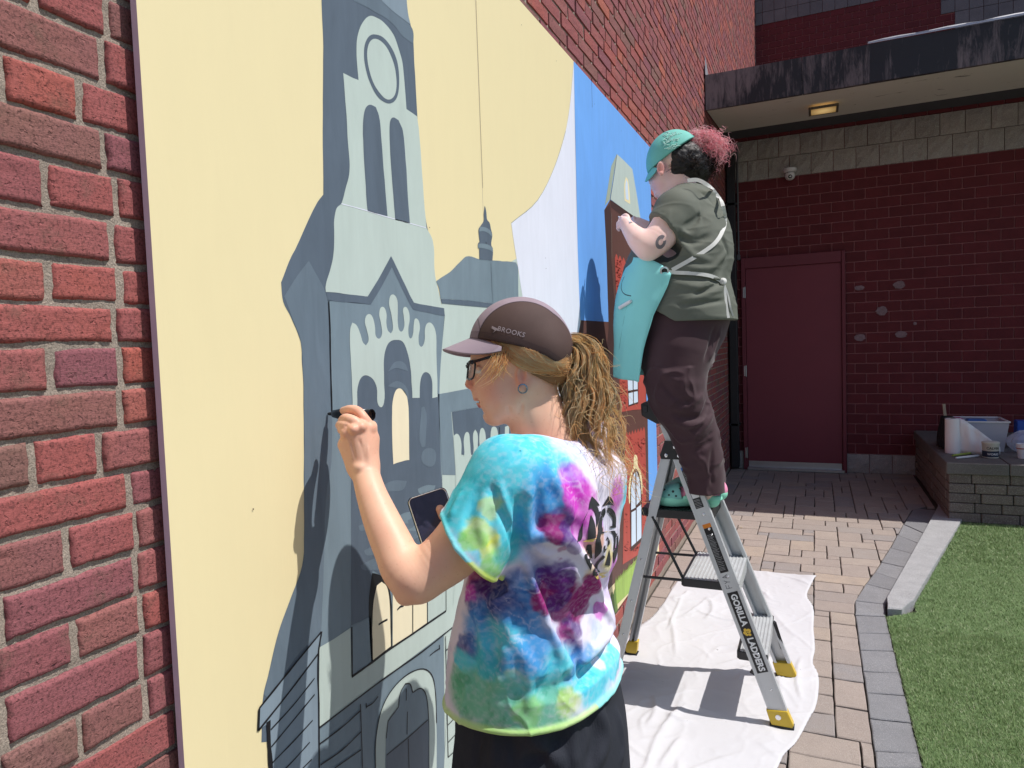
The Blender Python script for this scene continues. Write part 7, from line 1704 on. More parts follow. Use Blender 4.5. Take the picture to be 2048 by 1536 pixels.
for l_ in range(112):                          # locks, each a twisting clump
    lsh = rs.choice([.72, .86, 1.0, 1.0, 1.0]); th = rs.uniform(0, 2 * math.pi); rr_ = math.sqrt(rs.uniform(0.02, 1)); end = rs.uniform(.55, 1.0) if rs.rand() < .75 else rs.uniform(.3, .7); ph = rs.uniform(0, 6.28); fq = rs.uniform(2.4, 4.4); am = rs.uniform(.006, .0125); dth = rs.uniform(-1.2, 1.2)
    K = 42; s_ = np.linspace(0, end, K)
    base = np.stack([np.interp(s_, S, path[:, k]) for k in range(3)], 1); n1 = np.stack([np.interp(s_, S, N1[:, k]) for k in range(3)], 1); n2 = np.stack([np.interp(s_, S, N2[:, k]) for k in range(3)], 1); ev = np.interp(s_, S, env)
    th_s = th + dth * s_; cen = base + (np.cos(th_s) * rr_ * ev)[:, None] * n1 + (np.sin(th_s) * rr_ * ev * .8)[:, None] * n2
    grow = np.clip(s_ / .18, 0, 1); hel = am * grow; cen = cen + (hel * np.cos(fq * 6.28 * s_ + ph))[:, None] * n1 + (hel * np.sin(fq * 6.28 * s_ + ph))[:, None] * n2
    for k in range(26):
        oa, orr = rs.uniform(0, 6.28), abs(rs.normal(0, .0021)); fz = rs.uniform(.0, .0011); ph2 = rs.uniform(0, 6.28); fr2 = rs.uniform(5, 12)
        off = (orr * (1 + .6 * s_) * np.cos(oa + 2 * s_))[:, None] * n1 + (orr * (1 + .6 * s_) * np.sin(oa + 2 * s_))[:, None] * n2 + (fz * np.cos(fr2 * 6.28 * s_ + ph2) * grow)[:, None] * n1 + (fz * np.sin(fr2 * 5.1 * s_ + ph2) * grow)[:, None] * n2
        kk = int(K * rs.uniform(.75, 1.0)); gd.append((cen + off)[:kk]); shd.append(lsh * rs.uniform(.9, 1.0))
for l_ in range(420):                          # flyaways
    s0 = rs.uniform(.02, .95); th = rs.uniform(0, 6.28); L_ = rs.uniform(.02, .065); p0 = np.array(along(s0)); i_ = min(len(path) - 1, int(s0 * (len(path) - 1))); d0 = math.cos(th) * N1[i_] + math.sin(th) * N2[i_] + Tn[i_] * rs.uniform(-.1, .9); d0 /= np.linalg.norm(d0)
    t_ = np.linspace(0, 1, 14); p0 = p0 + (math.cos(th) * N1[i_] + math.sin(th) * N2[i_]) * env[i_] * .75; cur = rs.uniform(2, 9); w2 = np.cross(d0, CF); w2 /= np.linalg.norm(w2) + 1e-9
    gd.append(p0 + d0 * (L_ * t_)[:, None] + w2 * (.010 * np.sin(cur * t_ + th))[:, None] + np.array([0, 0, -1]) * (L_ * .6 * t_ ** 2)[:, None])
shd += [.9] * (len(gd) - len(shd)); V, Fq, cc = strands(gd, .00046, 3, shd); mesh_obj('ponytail', V, Fq, hair_mat('blonde_locks', HST, .38, True), hairbase, smooth=True, cols=cc)
print('strand faces', len(Fq))
mb = MB(); mb.tube([H_(1132 + 0, 700 + 12 * math.cos(a_), 4 + 12 * math.sin(a_)) for a_ in np.linspace(0, 6.28, 17)[:-1]], .0045, 8, closed=True); pobj(mb, 'hair_tie', M_BLK, hairbase)
# ---------------------------------------------------------------- marker pen and phone held in the hands
pt0 = at_x(656.5, 827.5, PX + .003); pe = z9(930, 362, 1.262); pd = (pe - pt0) / np.linalg.norm(pe - pt0)
mk = tag(empty('marker_pen', pt0), 'thick black marker held in the woman\'s left hand with its tip on the mural', 'marker')
Lp = float(np.linalg.norm(pe - pt0))
mb = MB(); mb.lathe([(.0035, .012), (.0075, .016), (.0098, .030), (.0102, .033), (.0102, Lp - .012)], pt0, 24, pd); smooth_angle(mb.build('barrel', M_GLOSSBLK, mk), 40)
mb = MB(); mb.lathe([(.0106, Lp - .0115), (.0112, Lp - .010), (.0112, Lp), (.0098, Lp + .0008), (.0092, Lp - .004), (.0004, Lp - .004)], pt0, 24, pd); smooth_angle(mb.build('end_cap', M_GLOSSBLK, mk), 40)
mb = MB(); mb.lathe([(.0022, .0), (.0032, .004), (.0034, .0125)], pt0, 14, pd); mb.build('nib', M_RUB, mk)
mb = MB(); mb.lathe([(.01035, Lp - .024), (.01035, Lp - .0135)], pt0, 24, pd, cap=False); mb.build('white_band', M_WHT, mk)
ph = tag(empty('phone', PH), 'dark smartphone in a black case held low in the woman\'s other hand', 'phone')
cA, cB, cC = W_(817, 1000, 1.285), W_(868, 983, 1.30), W_(845, 1060, 1.272)
ux = (cB - cA) / np.linalg.norm(cB - cA); uy = (cC - cA); uy = uy - ux * (uy @ ux); uy /= np.linalg.norm(uy); uz = np.cross(ux, uy); uz = uz if uz @ (-CF) > 0 else -uz
Rm = np.array([ux, -uy, uz]).T; Rm = Rm if np.linalg.det(Rm) > 0 else np.array([-ux, -uy, uz]).T
PW, PLn = .070, .146; pcn = cA + ux * PW / 2 + uy * PLn / 2
def rrect(w_, h_, r_, n=6):
    return [(sx * (w_ / 2 - r_) + r_ * math.cos(a_), sy * (h_ / 2 - r_) + r_ * math.sin(a_)) for sx, sy, a0 in ((1, 1, 0), (-1, 1, 90), (-1, -1, 180), (1, -1, 270)) for a_ in np.radians(np.linspace(a0, a0 + 90, n))]
mb = MB(); P = [pcn + Rm @ np.array([x, y, -.010]) for x, y in rrect(PW + .006, PLn + .006, .010)]; mb.prism(P, Rm @ np.array([0, 0, .0105])); pobj(mb, 'case', M_BLK, ph)
M_SCR, nt, b3 = new_mat('phone_glass'); co = coords(nt); b3.inputs['Roughness'].default_value = .08; nt.links.new(mix(nt, noise_t(nt, co, 30, 4, .6, .5), (.018, .018, .035), (.055, .05, .085)), b3.inputs['Base Color'])
mb = MB(); P = [pcn + Rm @ np.array([x, y, .0006]) for x, y in rrect(PW - .002, PLn - .002, .008)]; mb.prism(P, Rm @ np.array([0, 0, .0008])); pobj(mb, 'screen', M_SCR, ph)
mb = MB(); rl = [pcn + Rm @ np.array([x, y, .0008]) for x, y in rrect(PW + .002, PLn + .002, .0095)]; mb.tube(rl, .0011, 6, closed=True); pobj(mb, 'edge_trim', M_RIVET, ph)
# ================================================================== painter on the ladder
lady = tag(empty('person', (.44, 2.87, .787)), 'person in teal cap and apron with pink hair standing on the ladder painting', 'person')
L_ = lambda px, py, t=2.80: at(px, py, t)
LS = 2.80 / F
LR = np.array([CR, CU, -CF]).T
r3 = lambda *a: np.array(a) * LS
skinL = lin(244, 206, 196)
# --- body (head, neck, arms, hands, legs in one)
v = Vol((.05, 2.6, .78), (.72, 3.2, 2.36), .0052)
v.chain([L_(1358, 370, 2.80), L_(1385, 410, 2.82)], [.060, .070], .02)
v.chain([L_(1385, 440, 2.82), L_(1375, 520, 2.82), L_(1360, 620, 2.82)], [.12, .14, .15], .03)
for t, dy in ((2.74, 0), (2.90, 0)):
    v.chain([L_(1368, 650, t), L_(1352, 790, t), L_(1395, 900, t), L_(1410, 985, t - .01)], [.10, .075, .058, .036], .02)
lb1, lbf = v.mesh()
v = Vol(L_(1330, 340, 2.80) - .19, L_(1330, 340, 2.80) + .19, .0032)          # head
v.ell(L_(1352, 326, 2.80), r3(48, 50, 40), LR, .004)
v.ell(L_(1327, 358, 2.815), r3(27, 36, 30), LR, .015)
v.chain([L_(1350, 375, 2.79), L_(1330, 388, 2.80)], [.032, .026], .02)
v.ell(L_(1311, 372, 2.825), r3(9, 8, 14), LR, .008); v.ell(L_(1303, 362, 2.84), r3(6, 7, 6), LR, .006)    # mouth and nose, turned away
v.ell(L_(1318, 388, 2.815), r3(10, 8, 13), LR, .008)
v.ell(L_(1322, 336, 2.725), r3(8, 14, 6), LR, .004); v.ell(L_(1320, 335, 2.714), r3(4.2, 9, 4), LR, .003, 's'); v.ell(L_(1322, 347, 2.72), r3(4.5, 5, 4), LR, .003)
v.chain([L_(1358, 370, 2.79), L_(1385, 410, 2.81)], [.058, .068], .02)
v.ridge([L_(1340, 372, 2.74), L_(1350, 388, 2.74), L_(1352, 400, 2.74)], .006, -.003)
lb2, lbf2 = v.mesh(); lb2 = lsm(lb2, lbf2, 1, .4)
# near arm with hand
SHL, ELB, WRL = L_(1350, 425, 2.69), L_(1297, 494, 2.645), L_(1262, 462, 2.70)
v = Vol(L_(1290, 460, 2.68) - .17, L_(1290, 460, 2.68) + .17, .0028)
v.chain([SHL, L_(1332, 458, 2.67), L_(1312, 482, 2.65), ELB], [.070, .064, .058, .050], .012)
v.chain([ELB, L_(1283, 484, 2.66), L_(1272, 473, 2.68), WRL], [.050, .047, .040, .031], .014)
v.chain([WRL, L_(1254, 452, 2.715), L_(1250, 446, 2.72)], [.028, .026, .022], .01, flat=(0, 0, 1), ff=1.1)
for (kx, ky, ex, ey, fx, fy, r_) in ((1256, 437, 1251, 431, 1245, 434, .0088), (1249, 440, 1242, 437, 1239, 443, .0088), (1245, 446, 1237, 446, 1236, 452, .0083), (1244, 453, 1236, 455, 1238, 460, .0076)):
    v.chain([L_(1256, 452, 2.715), L_(kx, ky, 2.722), L_(ex, ey, 2.735), L_(fx, fy, 2.745)], [.012, r_ + .0016, r_, r_ - .001], .0035)
v.chain([L_(1262, 456, 2.73), L_(1256, 440, 2.75), L_(1249, 437, 2.755)], [.013, .010, .008], .006)
lb3, lbf3 = v.mesh(); lb3 = lsm(lb3, lbf3, 1, .35)
SHR = SHL + np.array([.02, .30, .0])                                            # far arm, raised to steady on the board
v = Vol(np.minimum(SHR, L_(1262, 450, 2.95)) - .1, np.maximum(SHR, L_(1262, 450, 2.95)) + .1, .004)
v.chain([SHR, L_(1318, 470, 2.93), L_(1296, 462, 2.93), L_(1275, 448, 2.93)], [.06, .048, .04, .028], .01)
for k in range(4): v.chain([L_(1275, 448, 2.93), L_(1266, 438 + 5 * k, 2.93 + .01 * k), L_(1260, 440 + 6 * k, 2.94)], [.02, .009, .0075], .004)
v.chain([L_(1275, 448, 2.93), L_(1268, 436, 2.915)], [.016, .009], .004)
lb4, lbf4 = v.mesh()
BV, BF = join([(lb1, lbf), (lb2, lbf2), (lb3, lbf3), (lb4, lbf4)])
C = blobcol(BV, skinL, [(L_(1322, 338, 2.72), .04, lin(225, 150, 140), .9, .8), (ELB, .05, lin(228, 158, 145), .9, .7), (L_(1250, 448, 2.73), .05, lin(226, 190, 190), .9, .6), (L_(1315, 372, 2.79), .04, lin(235, 180, 175), .9, .5)])
tat_b = raycast_map(lb3, lbf3)
body = mesh_obj('body', BV, BF, M_SKIN, lady, smooth=True, cols=C)
ring_o, ring_i = [], []
tt_ = []
for i in range(21):
    a_ = math.radians(70 + 320 * i / 20); c0 = (1321.5, 484); rx, ry = 10, 14.5; tilt = .35
    for k_ in (.46, 1.0): x, y = rx * k_ * math.cos(a_), -ry * k_ * math.sin(a_); tt_.append((c0[0] + x * math.cos(tilt) - y * math.sin(tilt), c0[1] + x * math.sin(tilt) + y * math.cos(tilt)))
V = [hit(tat_b, *p, .0008) for p in tt_]
if all(x is not None for x in V): mesh_obj('tattoo', V, [[2 * i, 2 * i + 1, 2 * i + 3, 2 * i + 2] for i in range(20)], simple('tattoo_ink', lin(120, 112, 116), .6, var=.2, vs=200), lady)
# --- shirt
v = Vol((.10, 2.48, 1.46), (.76, 3.24, 2.15), .0045)
def rows_body(v, rows, t, rat_e=2.25, fdir=np.array([-1, .15])):
    fdir = fdir / np.linalg.norm(fdir); sdir = np.array([-fdir[1], fdir[0]]); Rz, Rc, Ra, Rb_ = [], [], [], []
    for (py, l, r, rat) in rows:
        c = at((l + r) / 2, py, t); half = (r - l) / 2 * t / F; k = math.sqrt((rat * (fdir @ vd)) ** 2 + (sdir @ vd) ** 2) / np.linalg.norm(vd); Rz.append(c[2]); Rc.append(c[:2]); Ra.append(rat * half / k); Rb_.append(half / k)
    Rz, Rc, Ra, Rb_ = [np.array(q)[::-1] for q in (Rz, Rc, Ra, Rb_)]
    sl, P = v.blk(v.lo, v.lo + v.n * v.res); z = P[..., 2]
    cx_ = np.interp(z, Rz, Rc[:, 0]); cy_ = np.interp(z, Rz, Rc[:, 1]); aa = np.interp(z, Rz, Ra); bb = np.interp(z, Rz, Rb_); dx, dy = P[..., 0] - cx_, P[..., 1] - cy_
    rad = (np.abs((dx * fdir[0] + dy * fdir[1]) / aa) ** rat_e + np.abs((dx * sdir[0] + dy * sdir[1]) / bb) ** rat_e) ** (1 / rat_e)
    d = np.maximum((rad - 1) * np.minimum(aa, bb) * .95, np.maximum(z - Rz[-1], Rz[0] - z)); v.put(sl, d.astype(np.float32), 0)
rows_body(v, [(400, 1345, 1428, .8), (420, 1320, 1442, .85), (445, 1300, 1453, .9), (475, 1280, 1459, .98), (505, 1262, 1461, 1.05), (530, 1252, 1458, 1.1), (552, 1248, 1453, 1.1), (565, 1246, 1452, 1.1), (590, 1243, 1458, 1.12), (620, 1242, 1464, 1.12), (645, 1246, 1466, 1.12)], 2.81)
v.chain([SHL + (0, .01, .01), L_(1375, 405, 2.76), L_(1392, 412, 2.82), SHR + (0, 0, .01)], [.080, .078, .082, .078], .04)
HS = L_(1327, 461, 2.668); hsn = ELB - SHL; hsn /= np.linalg.norm(hsn)
v.chain([SHL + (0, 0, .0), L_(1338, 446, 2.675), HS + hsn * .02], [.080, .080, .079], .02)
v.chain([SHR, L_(1322, 462, 2.93)], [.07, .065], .02)
m_ = .14; sl2, P2 = v.blk(HS - m_, HS + m_); dp = (P2 - HS.astype(np.float32)) @ (hsn + np.array([-.25, 0, .1])).astype(np.float32); rr2 = np.linalg.norm(np.cross(P2 - HS, hsn), axis=-1)
v.D[sl2] = np.where((rr2 < .105) & (np.linalg.norm(P2 - HS, axis=-1) < .13) & (P2[..., 1] < HS[1] + .085), np.maximum(v.D[sl2], dp), v.D[sl2])
# hem curve: lower at the back
sl, P = v.blk(v.lo, v.lo + 1); hA2, hB2, hC2 = L_(1310, 612, 2.68), L_(1400, 640, 2.70), L_(1466, 634, 2.84); pn2 = np.cross(hB2 - hA2, hC2 - hA2); pn2 /= np.linalg.norm(pn2); pn2 = pn2 if pn2[2] < 0 else -pn2
v.D = np.maximum(v.D, ((P - hA2.astype(np.float32)) @ pn2.astype(np.float32))).astype(np.float32)
g = lambda *pts: [L_(*p) for p in pts]
folds(v, [([(1362, 462), (1380, 470), (1400, 450)], .012, .010), ([(1358, 470), (1385, 485), (1420, 470)], .012, -.012), ([(1366, 452), (1390, 440), (1402, 425)], .010, -.008), ([(1360, 480), (1385, 510), (1420, 520)], .014, .008), ([(1440, 470), (1455, 510), (1440, 545)], .012, -.008), ([(1420, 540), (1440, 520), (1455, 500)], .010, .010), ([(1340, 551), (1395, 556), (1447, 566)], .010, -.016), ([(1345, 566), (1400, 575), (1440, 568)], .012, .008), ([(1390, 590), (1420, 575), (1445, 566)], .008, -.012), ([(1395, 578), (1420, 560), (1444, 560)], .007, .009), ([(1370, 600), (1410, 592), (1448, 572)], .010, .009), ([(1350, 610), (1400, 608), (1452, 600)], .010, -.006), ([(1448, 570), (1455, 605), (1458, 632)], .008, -.008), ([(1340, 520), (1380, 535), (1430, 540)], .014, .006), ([(1325, 425), (1318, 445), (1330, 460)], .007, -.005), ([(1340, 420), (1336, 445), (1346, 462)], .007, .005), ([(1400, 385), (1420, 400), (1430, 425)], .007, -.004), ([(1398, 410), (1400, 440), (1392, 470)], .005, .004)])
v.chain([L_(1350, 355, 2.79), L_(1380, 400, 2.81)], [.062, .070], .006, 's')
tv, tf_ = v.mesh(); tv = lsm(tv, tf_, 2, .4); cen = np.array([.45, 2.87]); dn = tv[:, :2] - cen; dn /= np.linalg.norm(dn, axis=1)[:, None] + 1e-9
tv[:, :2] += dn * (.003 * fbm(tv * np.array([9, 9, 16]), 5, 3) + .0024 * np.clip(1 - np.abs(vn(tv * np.array([7, 7, 20]), 2)) * 3, 0, 1) ** 2)[:, None]
M_OLIVE = simple('grey_green_jersey', lin(98, 102, 92), .85, var=.06, bmp=.2, bs=500)
mesh_obj('shirt', tv, tf_, M_OLIVE, lady, smooth=True); tb = raycast_map(tv, tf_)
# --- trousers
v = Vol((.10, 2.46, .80), (.76, 3.26, 1.62), .0048)
rows_body(v, [(600, 1262, 1452, 1.05), (640, 1262, 1456, 1.05), (680, 1268, 1444, 1.0), (705, 1276, 1432, .95), (730, 1284, 1424, .9)], 2.80)
for t, o_ in ((2.725, 0), (2.90, 3)):
    v.chain([L_(1358 + o_, 700, t), L_(1350 + o_, 745, t), L_(1354 + o_, 790, t - .01), L_(1378 + o_, 840, t - .01), L_(1396 + o_, 895, t - .01), L_(1407 + o_, 945, t), L_(1410 + o_, 985, t)], [.130, .124, .112, .098, .088, .080, .074], .03)
sl, P = v.blk(v.lo, v.lo + 1); v.D = np.maximum(v.D, L_(1411, 984, 2.72)[2] - P[..., 2]).astype(np.float32)
folds(v, [([(1420, 745), (1405, 790), (1380, 812)], .012, .014), ([(1425, 740), (1415, 800), (1400, 842)], .012, -.014), ([(1345, 826), (1375, 834), (1405, 838)], .012, -.016), ([(1350, 842), (1380, 850), (1410, 835)], .012, .014), ([(1395, 870), (1412, 850), (1424, 830)], .010, .012), ([(1390, 900), (1405, 892), (1425, 880)], .010, -.012), ([(1392, 880), (1408, 880), (1426, 862)], .009, -.008), ([(1393, 912), (1408, 925), (1412, 955)], .009, .010), ([(1425, 900), (1420, 940), (1425, 968)], .008, -.008), ([(1300, 720), (1350, 760), (1410, 770)], .016, .008), ([(1320, 760), (1360, 800), (1400, 806)], .014, -.008), ([(1440, 660), (1430, 690), (1418, 720)], .010, .012), ([(1430, 655), (1420, 690), (1410, 720)], .009, -.010)])
qv2, qf2 = v.mesh(); qv2 = lsm(qv2, qf2, 2, .4); dn = qv2[:, :2] - np.array([.44, 2.87]); dn /= np.linalg.norm(dn, axis=1)[:, None] + 1e-9
qv2[:, :2] += dn * (.006 * fbm(qv2 * np.array([9, 9, 7]), 15, 3) + .008 * np.clip(1 - np.abs(vn(qv2 * np.array([8, 8, 11]) + 1.2 * fbm(qv2 * 7, 3, 2)[:, None], 4)) * 3, 0, 1) ** 2 * (qv2[:, 2] < 1.35))[:, None]
mesh_obj('trousers', qv2, qf2, simple('maroon_trousers', lin(58, 29, 38), .75, var=.12, bmp=.15, bs=400, Sheen_Weight=.15), lady, smooth=True)
# --- apron
M_APR = simple('teal_apron_cloth', lin(142, 220, 218), .85, var=.05, vs=12, bmp=.25, bs=500)
arow = [(516, 1262, 1296, 2.66), (530, 1255, 1325, 2.63), (548, 1246, 1344, 2.61), (570, 1239, 1337, 2.615), (600, 1233, 1322, 2.62), (630, 1229, 1308, 2.63), (660, 1227, 1300, 2.64), (700, 1226, 1293, 2.66), (735, 1224, 1286, 2.67), (762, 1224, 1281, 2.68)]
V = []; nU = 30; AR = []
for r_ in np.linspace(0, len(arow) - 1, 60):
    i = min(int(r_), len(arow) - 2); f_ = r_ - i; AR.append([arow[i][k] * (1 - f_) + arow[i + 1][k] * f_ for k in range(4)])
for (py, lx, nx_, tn) in AR:
    k_ = (py - 516) / 246; py_n = py + 2 * k_; py_l = py - 9 * k_ - 2
    A_ = L_(nx_, py_n, tn); M_ = L_(lx, py_l, 2.80); B_ = A_ + (M_ - A_) * 0 + np.array([.0, .40 - .06 * k_, .005]); 
    Cn1 = L_(lx - 1, (py_n + py_l) / 2, tn + .03); Cn2 = M_ + np.array([-.005, .14, 0])
    for j in range(nU):
        u = j / (nU - 1)
        if u < .5: t_ = u * 2; p = (1 - t_) ** 2 * A_ + 2 * t_ * (1 - t_) * (Cn1 * .75 + A_ * .25 - 0 * M_) + t_ ** 2 * M_
        else: t_ = u * 2 - 1; p = (1 - t_) ** 2 * M_ + 2 * t_ * (1 - t_) * Cn2 + t_ ** 2 * B_
        wv = .007 * math.sin(u * 16 + py * .012) * k_ + .004 * math.sin(u * 31 + 1) * k_ + .004 * float(vn(np.array([u * 5, py * .02, 1.0])))
        V.append(p + np.array([-1, -.6, 0]) * wv)
nR_ = len(AR); Fq = [[i * nU + j, i * nU + j + 1, (i + 1) * nU + j + 1, (i + 1) * nU + j] for i in range(nR_ - 1) for j in range(nU - 1)]
apr = mesh_obj('apron', V, Fq, M_APR, lady, smooth=True); so = apr.modifiers.new('s', 'SOLIDIFY'); so.thickness = .0035; so.offset = 0
AV = np.array(V); ab = raycast_map(AV, np.array(Fq))
def along_hit(bv_, pts, off, fb): 
    out = []
    for p in pts: h = hit(bv_, p[0], p[1], 0); out.append((h if h is not None else L_(p[0], p[1], fb)) + (CAM - (h if h is not None else L_(p[0], p[1], fb))) / 2.8 * off)
    return out
def ribbon(pts, wd_, th, name, mat_, par):
    pts = np.array(crom([np.array(p) for p in pts], False, 170, 5)); T = np.gradient(pts, axis=0); T /= np.linalg.norm(T, axis=1)[:, None]; N = np.cross(T, -CF); N /= np.linalg.norm(N, axis=1)[:, None]
    V = np.vstack([pts + N * wd_ / 2, pts - N * wd_ / 2]); k = len(pts); o = mesh_obj(name, V, [[i, i + 1, k + i + 1, k + i] for i in range(k - 1)], mat_, par, smooth=False); so = o.modifiers.new('s', 'SOLIDIFY'); so.thickness = th; so.offset = 0; return o
M_STRAP = simple('white_cotton_tape', (.66, .66, .63), .85, bmp=.2, bs=400)
ribbon(along_hit(tb, [(1344, 540), (1362, 530), (1385, 517), (1408, 503), (1430, 486), (1445, 462), (1450, 436), (1446, 412), (1432, 388), (1415, 370), (1395, 360), (1375, 361)], .003, 2.66), .015, .001, 'apron_strap', M_STRAP, apr)
ribbon(along_hit(tb, [(1330, 543), (1350, 545), (1375, 546), (1400, 548), (1425, 553), (1446, 564)], .003, 2.66), .014, .001, 'apron_tie', M_STRAP, apr)
ribbon(along_hit(tb, [(1446, 560), (1450, 585), (1453, 612), (1457, 636)], .008, 2.74), .010, .002, 'apron_tie', M_STRAP, apr)
ribbon(along_hit(tb, [(1446, 562), (1456, 590), (1461, 615), (1466, 632)], .007, 2.76), .006, .002, 'apron_tie', M_STRAP, apr)
kn = along_hit(tb, [(1446, 563)], .012, 2.72)[0]; mb = MB(); mb.lathe([(.001, -.012), (.013, -.006), (.014, .004), (.001, .013)], kn, 12, (.2, -1, .4)); pobj(mb, 'tie_knot', M_STRAP, apr)
gc = along_hit(ab, [(1329, 542)], .004, 2.62)[0]; mb = MB(); mb.lathe([(.0165, -.003), (.0175, .0), (.0165, .002), (.0115, .0025), (.0105, -.002)], gc, 24, (CAM - gc), cap=False); pobj(mb, 'grommet', M_RIVET, apr)
mb = MB(); mb.lathe([(.0108, .0005), (.0001, .0006)], gc, 18, (CAM - gc), cap=False); pobj(mb, 'grommet_hole', M_BLK, apr)
# pocket edge and marker in it
ribbon(along_hit(ab, [(1249, 553), (1244, 566), (1243, 578), (1249, 588), (1262, 592)], .003, 2.66), .003, .002, 'pocket_edge', M_BLK, apr)
ribbon(along_hit(ab, [(1262, 590), (1254, 612), (1246, 650), (1238, 700)], .002, 2.66), .0015, .001, 'pocket_seam', simple('teal_seam', lin(84, 150, 150), .8), apr)
mp_ = along_hit(ab, [(1239, 616), (1262, 602)], .012, 2.66); mb = MB(); mb.tube([mp_[0], mp_[0] * .3 + mp_[1] * .7, mp_[1]], [.0075, .0075, .006], 10); o = smooth_angle(mb.build('marker_pen', M_WPL), 40); tag(o, 'white marker tucked in the pocket of the teal apron', 'marker')
bt_ = L_(1237, 433, 2.775); mb = MB(); mb.tube([bt_, bt_ * .6 + L_(1246, 440, 2.74) * .4, L_(1247, 441, 2.74), L_(1262, 446, 2.68)], [.002, .004, .006, .006], 10); o = smooth_angle(mb.build('paint_marker', M_WPL), 40); tag(o, 'slim white paint marker in the hand of the person on the ladder', 'marker')
# --- clogs and socks
M_CLOG = simple('mint_foam', lin(150, 228, 200), .6, var=.08, vs=20); M_CLOGD = simple('mint_foam_upper', lin(128, 196, 186), .55, var=.12, vs=20); M_SOCK = simple('pink_sock', lin(238, 150, 182), .9, bmp=.3, bs=500); M_HOLE = simple('vent_hole', (.02, .03, .03), .7)
for k, (hx, hy) in enumerate(((.502, 2.790), (.515, 2.925))):
    c0 = np.array([hx, hy, .7885]); sh = empty('clog', c0); sh.location = sh.location - lady.location; sh.parent = lady
    X = lambda x, y, z: c0 + np.array([-x, y, z])
    lo = c0 + (-.29, -.075, -.004); hi = c0 + (.06, .075, .12)
    v = Vol(lo, hi, .003); v.chain([X(.0, 0, .028), X(.09, -.0, .03), X(.155, -.004, .028), X(.192, -.004, .026)], [.036, .038, .050, .040], .01, flat=(0, 0, 1), ff=.9)
    sl, P = v.blk(v.lo, v.lo + 1); v.D = np.maximum(v.D, np.maximum(c0[2] - P[..., 2], P[..., 2] - c0[2] - .038)).astype(np.float32)
    for zz in (.014, .024): v.ridge([X(-.045, -.03, zz), X(.0, -.045, zz), X(.09, -.045, zz), X(.17, -.058, zz)], .0018, -.0025)
    q1, q2 = v.mesh(); q1 = lsm(q1, q2, 1, .3); o = mesh_obj('sole', q1, q2, M_CLOG, smooth=True)
    def adopt(o, p):
        o.parent = p; off = Vector((0, 0, 0)); pp_ = p
        while pp_ is not None: off += pp_.location; pp_ = pp_.parent
        o.location = o.location - off; return o
    adopt(o, sh)
    v = Vol(lo, hi, .003); v.chain([X(.100, 0, .046), X(.138, -.003, .044), X(.188, -.004, .030)], [.043, .049, .038], .01); v.chain([X(.05, 0, .060), X(.10, 0, .05)], [.034, .042], .01, 's')
    sl, P = v.blk(v.lo, v.lo + 1); v.D = np.maximum(v.D, c0[2] + .032 - P[..., 2]).astype(np.float32); q1, q2 = v.mesh(); adopt(mesh_obj('upper', q1, q2, M_CLOGD, smooth=True), sh)
    ub = raycast_map(q1, q2)
    if k == 0:
        for (px, py, r_) in ((1329, 980, .006), (1346, 983, .005), (1360, 978, .005), (1338, 990, .004), (1352, 992, .004), (1366, 992, .0045), (1372, 982, .004), (1328, 1003, .0065), (1348, 1008, .006), (1360, 1010, .006)):
            h = hit(ub, px, py, .0004)
            if h is not None: mb = MB(); mb.lathe([(r_, -.001), (r_, .0012), (.0001, .0014)], h, 10, (CAM - h), cap=False); adopt(mb.build('vent_hole', M_HOLE), sh)
        v = Vol(lo, hi, .003); v.chain([X(-.004, 0, .03), X(.09, 0, .03)], [.041, .043], .01).chain([X(-.004, 0, .04), X(.12, 0, .04)], [.035, .038], .0, 's'); sl, P = v.blk(v.lo, v.lo + 1); v.D = np.maximum(v.D, np.maximum(c0[2] + .03 - P[..., 2], P[..., 2] - c0[2] - .054)).astype(np.float32); q1, q2 = v.mesh(); adopt(mesh_obj('heel_cup', q1, q2, M_CLOG, smooth=True), sh)
        mb = MB(); mb.lathe([(.0075, -.003), (.0075, .003), (.0001, .0035)], X(.075, -.043, .046), 14, (0, -1, .2)); adopt(mb.build('strap_button', M_BLK), sh)
    v = Vol(lo + (0, 0, 0), hi + (.02, 0, .1), .0035); v.chain([X(-.002, 0, .035), X(.006, 0, .06), X(.022, 0, .10)], [.032, .031, .030], .01).chain([X(.0, 0, .045), X(.10, 0, .042), X(.17, 0, .032)], [.034, .034, .026], .01); q1, q2 = v.mesh(); adopt(mesh_obj('sock', q1, q2, M_SOCK, smooth=True), lady)
# --- cap
M_TCAP = simple('teal_cap_cloth', lin(112, 190, 178), .8, var=.1, vs=30, bmp=.3, bs=300)
HC = L_(1350, 324, 2.80)
v = Vol(HC - .16, HC + .16, .0032); v.ell(HC, r3(57, 63, 49), LR, .004)
pc1, pc2 = L_(1303, 340, 2.80), L_(1376, 287, 2.80); dn_ = np.cross(pc2 - pc1, CF); dn_ /= np.linalg.norm(dn_); dn_ = dn_ if dn_ @ CU < 0 else -dn_
sl, P = v.blk(v.lo, v.lo + .5); v.D = np.maximum(v.D, (P - pc1.astype(np.float32)) @ dn_.astype(np.float32)).astype(np.float32)
for k in (0, 1, 2): v.ridge([L_(1322 + 12 * k, 322 - 12 * k, 2.70), L_(1318 + 12 * k, 290 - 4 * k, 2.71), L_(1338 + 6 * k, 264, 2.78)], .004, .0025 * (1 if k != 1 else -1))
q1, q2 = v.mesh(); q1 = lsm(q1, q2, 1, .4); tcap = mesh_obj('cap', q1, q2, M_TCAP, lady, smooth=True); tcb = raycast_map(q1, q2)
rw = random.Random(6); M_CL = simple('pale_stitch', lin(190, 228, 220), .8)
mb = MB()
